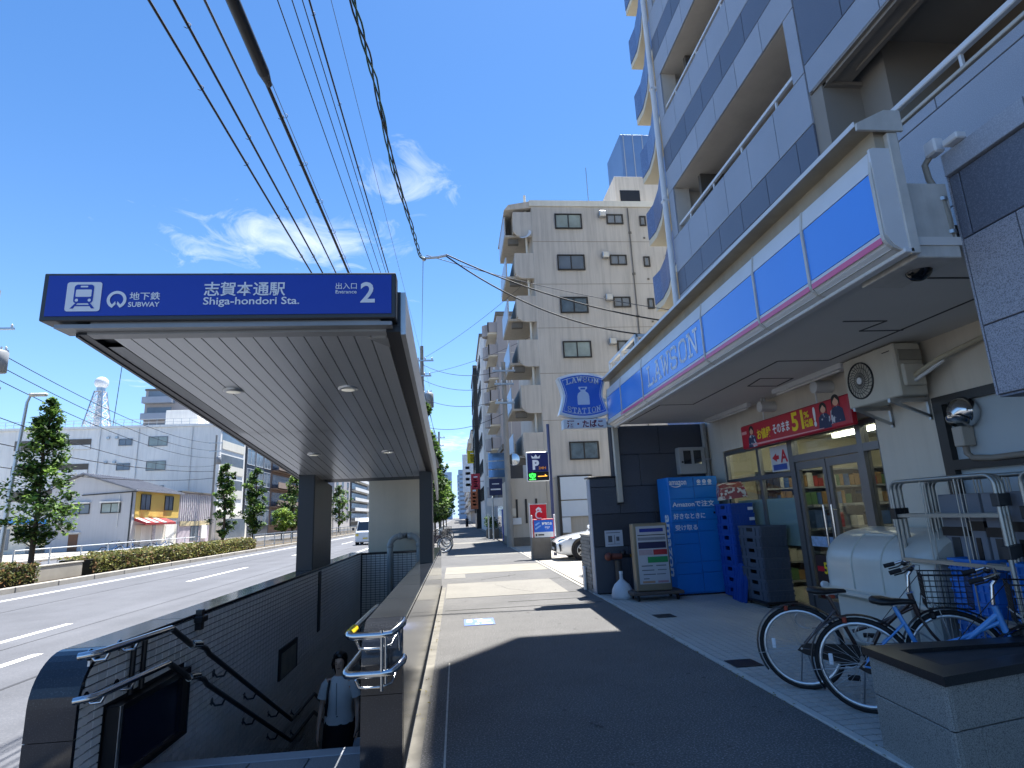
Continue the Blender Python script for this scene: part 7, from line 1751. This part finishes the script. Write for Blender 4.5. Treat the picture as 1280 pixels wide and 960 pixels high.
# ------------------------------------------------------------------ woman coming up the stairs
def woman(loc):
    t = thing('person', 'woman in white short sleeved blouse and long black skirt climbing the stairs', 'person', loc, 0, local=True)
    m_skin = mat('skin', '#e0b498', .5, var=.04); m_blouse = mat('blouse_white', '#eceae6', .75, var=.05, vs=8); m_skirt = mat('skirt_black', '#121318', .8, var=.1); m_hair = mat('hair_black', '#0d0b0c', .4, var=.2, vs=30)
    V = []; E_ = []; RR = []
    def v(p, r): V.append(p); RR.append(r if isinstance(r, tuple) else (r, r)); return len(V)-1
    def chain(start, items):
        a = start
        for p, r in items: b = v(p, r); E_.append((a, b)); a = b
        return a
    pel = v((0,0,.86), (.135,.10))
    ch = chain(pel, [((0,0,.98),(.105,.08)), ((0,-.005,1.12),(.125,.095)), ((0,0,1.24),(.115,.08))])
    chain(ch, [((0,.01,1.325),(.05,.05)), ((0,-.005,1.375),(.043,.045)), ((0,-.02,1.425),(.052,.058)), ((0,-.012,1.485),(.066,.082)), ((0,0,1.545),(.05,.062))])
    for s in (-1, 1):
        el = chain(ch, [((s*.135,0,1.265),.046), ((s*.175,.015,1.14),.038), ((s*.20,.03,1.02),.031), ((s*.212,-.02,.90),.028), ((s*.215,-.06,.80),.021)])
        pal = chain(el, [((s*.216,-.075,.755),(.022,.014)), ((s*.214,-.085,.715),(.026,.012))])
        for i, (dy, ln) in enumerate(((-.024,.062),(-.008,.070),(.008,.066),(.022,.052))):
            chain(pal, [((s*.212,-.088+dy,.69),.0085), ((s*.206,-.09+dy,.69-ln*.55),.0078), ((s*.196,-.086+dy,.69-ln),.0065)])
        chain(el, [((s*.205,-.10,.755),.010), ((s*.198,-.118,.725),.0085), ((s*.192,-.122,.70),.007)])
        kx = -.05 if s < 0 else -.12
        chain(pel, [((s*.08,0,.78),.083), ((s*.082,kx*.6,.46),.055), ((s*.082,.02,.26),.045), ((s*.08,.03,.08),.032), ((s*.082,-.05,.04),.03), ((s*.084,-.12,.028),.022)])
    me = bpy.data.meshes.new('body'); me.from_pydata(V, E_, []); me.materials.append(m_skin)
    o = bpy.data.objects.new('body', me); COL.objects.link(o); o.parent = t
    o.modifiers.new('skin', 'SKIN'); o.modifiers.new('sub', 'SUBSURF').levels = 2; o.modifiers['sub'].render_levels = 2
    for i, r in enumerate(RR): me.skin_vertices[0].data[i].radius = r
    me.skin_vertices[0].data[pel].use_root = True
    def ring(z, a, b, cy=0, n=20, wob=0.0): return [(a*math.cos(2*PI*i/n)*(1+wob*math.sin(i*2.3+z*9)), cy+b*math.sin(2*PI*i/n)*(1+wob*math.sin(i*1.7+z*11)), z) for i in range(n)]
    part(M().loft([ring(.84,.165,.13,wob=.006), ring(.90,.16,.125,wob=.02), ring(.98,.142,.11,wob=.02), ring(1.10,.152,.125,-.005,wob=.015), ring(1.20,.152,.115,wob=.01), ring(1.27,.14,.085), ring(1.315,.085,.065,.005), ring(1.335,.06,.055,.005)], False), 'blouse', m_blouse, t)
    for s in (-1, 1): part(M().tube([(s*.105,0,1.265),(s*.15,.003,1.225),(s*.185,.012,1.13),(s*.192,.014,1.10)], [.07,.066,.060,.062], 12, False), 'sleeve', m_blouse, t)
    part(M().loft([ring(1.0,.128,.10), ring(.93,.152,.118), ring(.80,.172,.135), ring(.55,.185,.155,-.01,wob=.04), ring(.30,.20,.17,-.02,wob=.05), ring(.17,.205,.175,-.02,wob=.06)], False), 'skirt', m_skirt, t)
    part(M().tube([(-.012,-.118,1.28),(-.008,-.13,1.12),(-.006,-.135,.95)], .004, 4), 'button_band', mat('seam_grey', '#9a9aa0', .7), t)
    # hair: cap, fringe and tied back length
    h = M(); cap = [ring(1.60,.012,.014,.005,16), ring(1.588,.05,.06,.008,16), ring(1.56,.077,.085,.014,16), ring(1.525,.084,.088,.026,16)]
    h.loft(cap, False); vs = []
    for i in range(13):
        a = PI*(.0+1.0*i/12); vs += [(.083*math.cos(a), .026+.088*math.sin(a), 1.525), (.078*math.cos(a), .022+.085*math.sin(a), 1.42), (.055*math.cos(a), .03+.06*math.sin(a), 1.34)]
    h.add(vs, [(3*i+j, 3*i+3+j, 3*i+4+j, 3*i+1+j) for i in range(12) for j in range(2)], True)
    for s in (-1, 1): h.tube([(s*.03,-.078,1.555),(s*.065,-.06,1.52),(s*.08,-.03,1.46),(s*.076,-.015,1.41)], [.012,.014,.014,.006], 6)
    part(h, 'hair', m_hair, t)
    f = M()
    for s in (-1, 1): f.sphere((s*.026,-.090,1.476), .0065, 8, (1.3,.5,.6)); f.tube([(s*.016,-.092,1.493),(s*.028,-.092,1.496),(s*.038,-.086,1.493)], .0018, 4)
    part(f, 'eyes', m_hair, t)
    part(M().tube([(0,-.092,1.485),(0,-.106,1.452),(0,-.094,1.446)], [.006,.011,.007], 8), 'nose', m_skin, t)
    part(M().tube([(-.02,-.083,1.425),(0,-.09,1.424),(.02,-.083,1.425)], [.003,.006,.003], 6), 'mouth', mat('lips', '#8a4a44', .5), t)
    for s in (-1, 1): part(M().sphere((s*.072,-.005,1.47), .018, 8, (.4,.8,1.3)), 'ear', m_skin, t)
    part(M().tube([(-.10,-.06,1.30),(-.108,-.115,1.2),(-.112,-.13,1.05),(-.13,-.10,.95),(-.14,.05,.92)], .014, 6), 'bag_strap', m_black, t)
    return t
wmn = woman((-1.40, 7.56, -1.53))
bg_ = thing('bag', 'small pale bag hanging from the hand of the woman on the stairs', 'bag', (-1.16, 7.46, -.95), 0, local=True)
part(M().loft([[(x*w, y*d, z) for (x,y) in ((-1,-1),(1,-1),(1,1),(-1,1))] for (z,w,d) in ((-.12,.045,.03),(-.05,.06,.035),(.05,.055,.03),(.11,.04,.015))], True, False), 'bag_body', mat('bag_pale', '#b9bcc2', .6, var=.2, vs=12), bg_)
part(M().tube([(-.03,0,.10),(-.03,0,.16),(.0,0,.19),(.03,0,.16),(.03,0,.10)], .006, 6), 'handle', m_black, bg_)

# pedestrian far up the footway
pd_ = dup(wmn, (1.45, 84, 0), 0, 'pedestrian in dark clothes far up the shaded footway')
for ch in pd_.children:
    if ch.name.startswith(('blouse', 'sleeve')): ch.material_slots[0].link = 'OBJECT'; ch.material_slots[0].material = mat('coat_dark', '#22242c', .8)
# manhole covers and repair seams in the pavement
m = M()
rng = random.Random(21)
for (x0, y0, n, dx, dy) in ((1.5, 12.3, 18, -.06, .10), (.6, 15.2, 16, .07, .06)):
    pts = [(x0, y0, .0035)]
    for i in range(n): pts.append((pts[-1][0]+dx*rng.uniform(-.4,1.6)+rng.uniform(-.03,.03), pts[-1][1]+dy*rng.uniform(.3,1.5), .0035))
    for a, b in zip(pts[:-1], pts[1:]): m.bbox(a, b, rng.uniform(.002,.005), .003)
struct(m, 'sidewalk_crack', mat('joint_dark', '#3d3b37', .9))
m = M()
for _ in range(160):
    x, y = rng.uniform(-.2,2.5), 2.2+rng.random()**1.6*16; r = rng.uniform(.008,.024)
    m.add([(x+r*math.cos(a)*rng.uniform(.7,1.2), y+r*math.sin(a)*rng.uniform(.7,1.2), .0042) for a in [2*PI*i/7 for i in range(7)]], [tuple(range(7))], False)
g_ = struct(m, 'pavement_gum', mat('old_gum', '#4c4a47', .8, var=.4, vs=2))
# fallen leaves and weeds along the edging
m = M()
for _ in range(170):
    x = 2.56+rng.gauss(0,.025) if rng.random() < .7 else -.30+rng.gauss(0,.03); y = rng.uniform(3,11); s_ = rng.uniform(.008,.02); a = rng.uniform(0,6.3); z = .010
    m.add([(x-s_*math.cos(a),y-s_*math.sin(a),z),(x+.4*s_*math.sin(a),y-.4*s_*math.cos(a),z+.012*rng.random()),(x+s_*math.cos(a),y+s_*math.sin(a),z+.004),(x-.4*s_*math.sin(a),y+.4*s_*math.cos(a),z+.010*rng.random())], [(0,1,2,3)], False)
lf_ = solo(m, 'leaf_litter', mat('dry_leaf', '#7d7340', .8, var=.4, vs=30), None, None, kind='stuff')
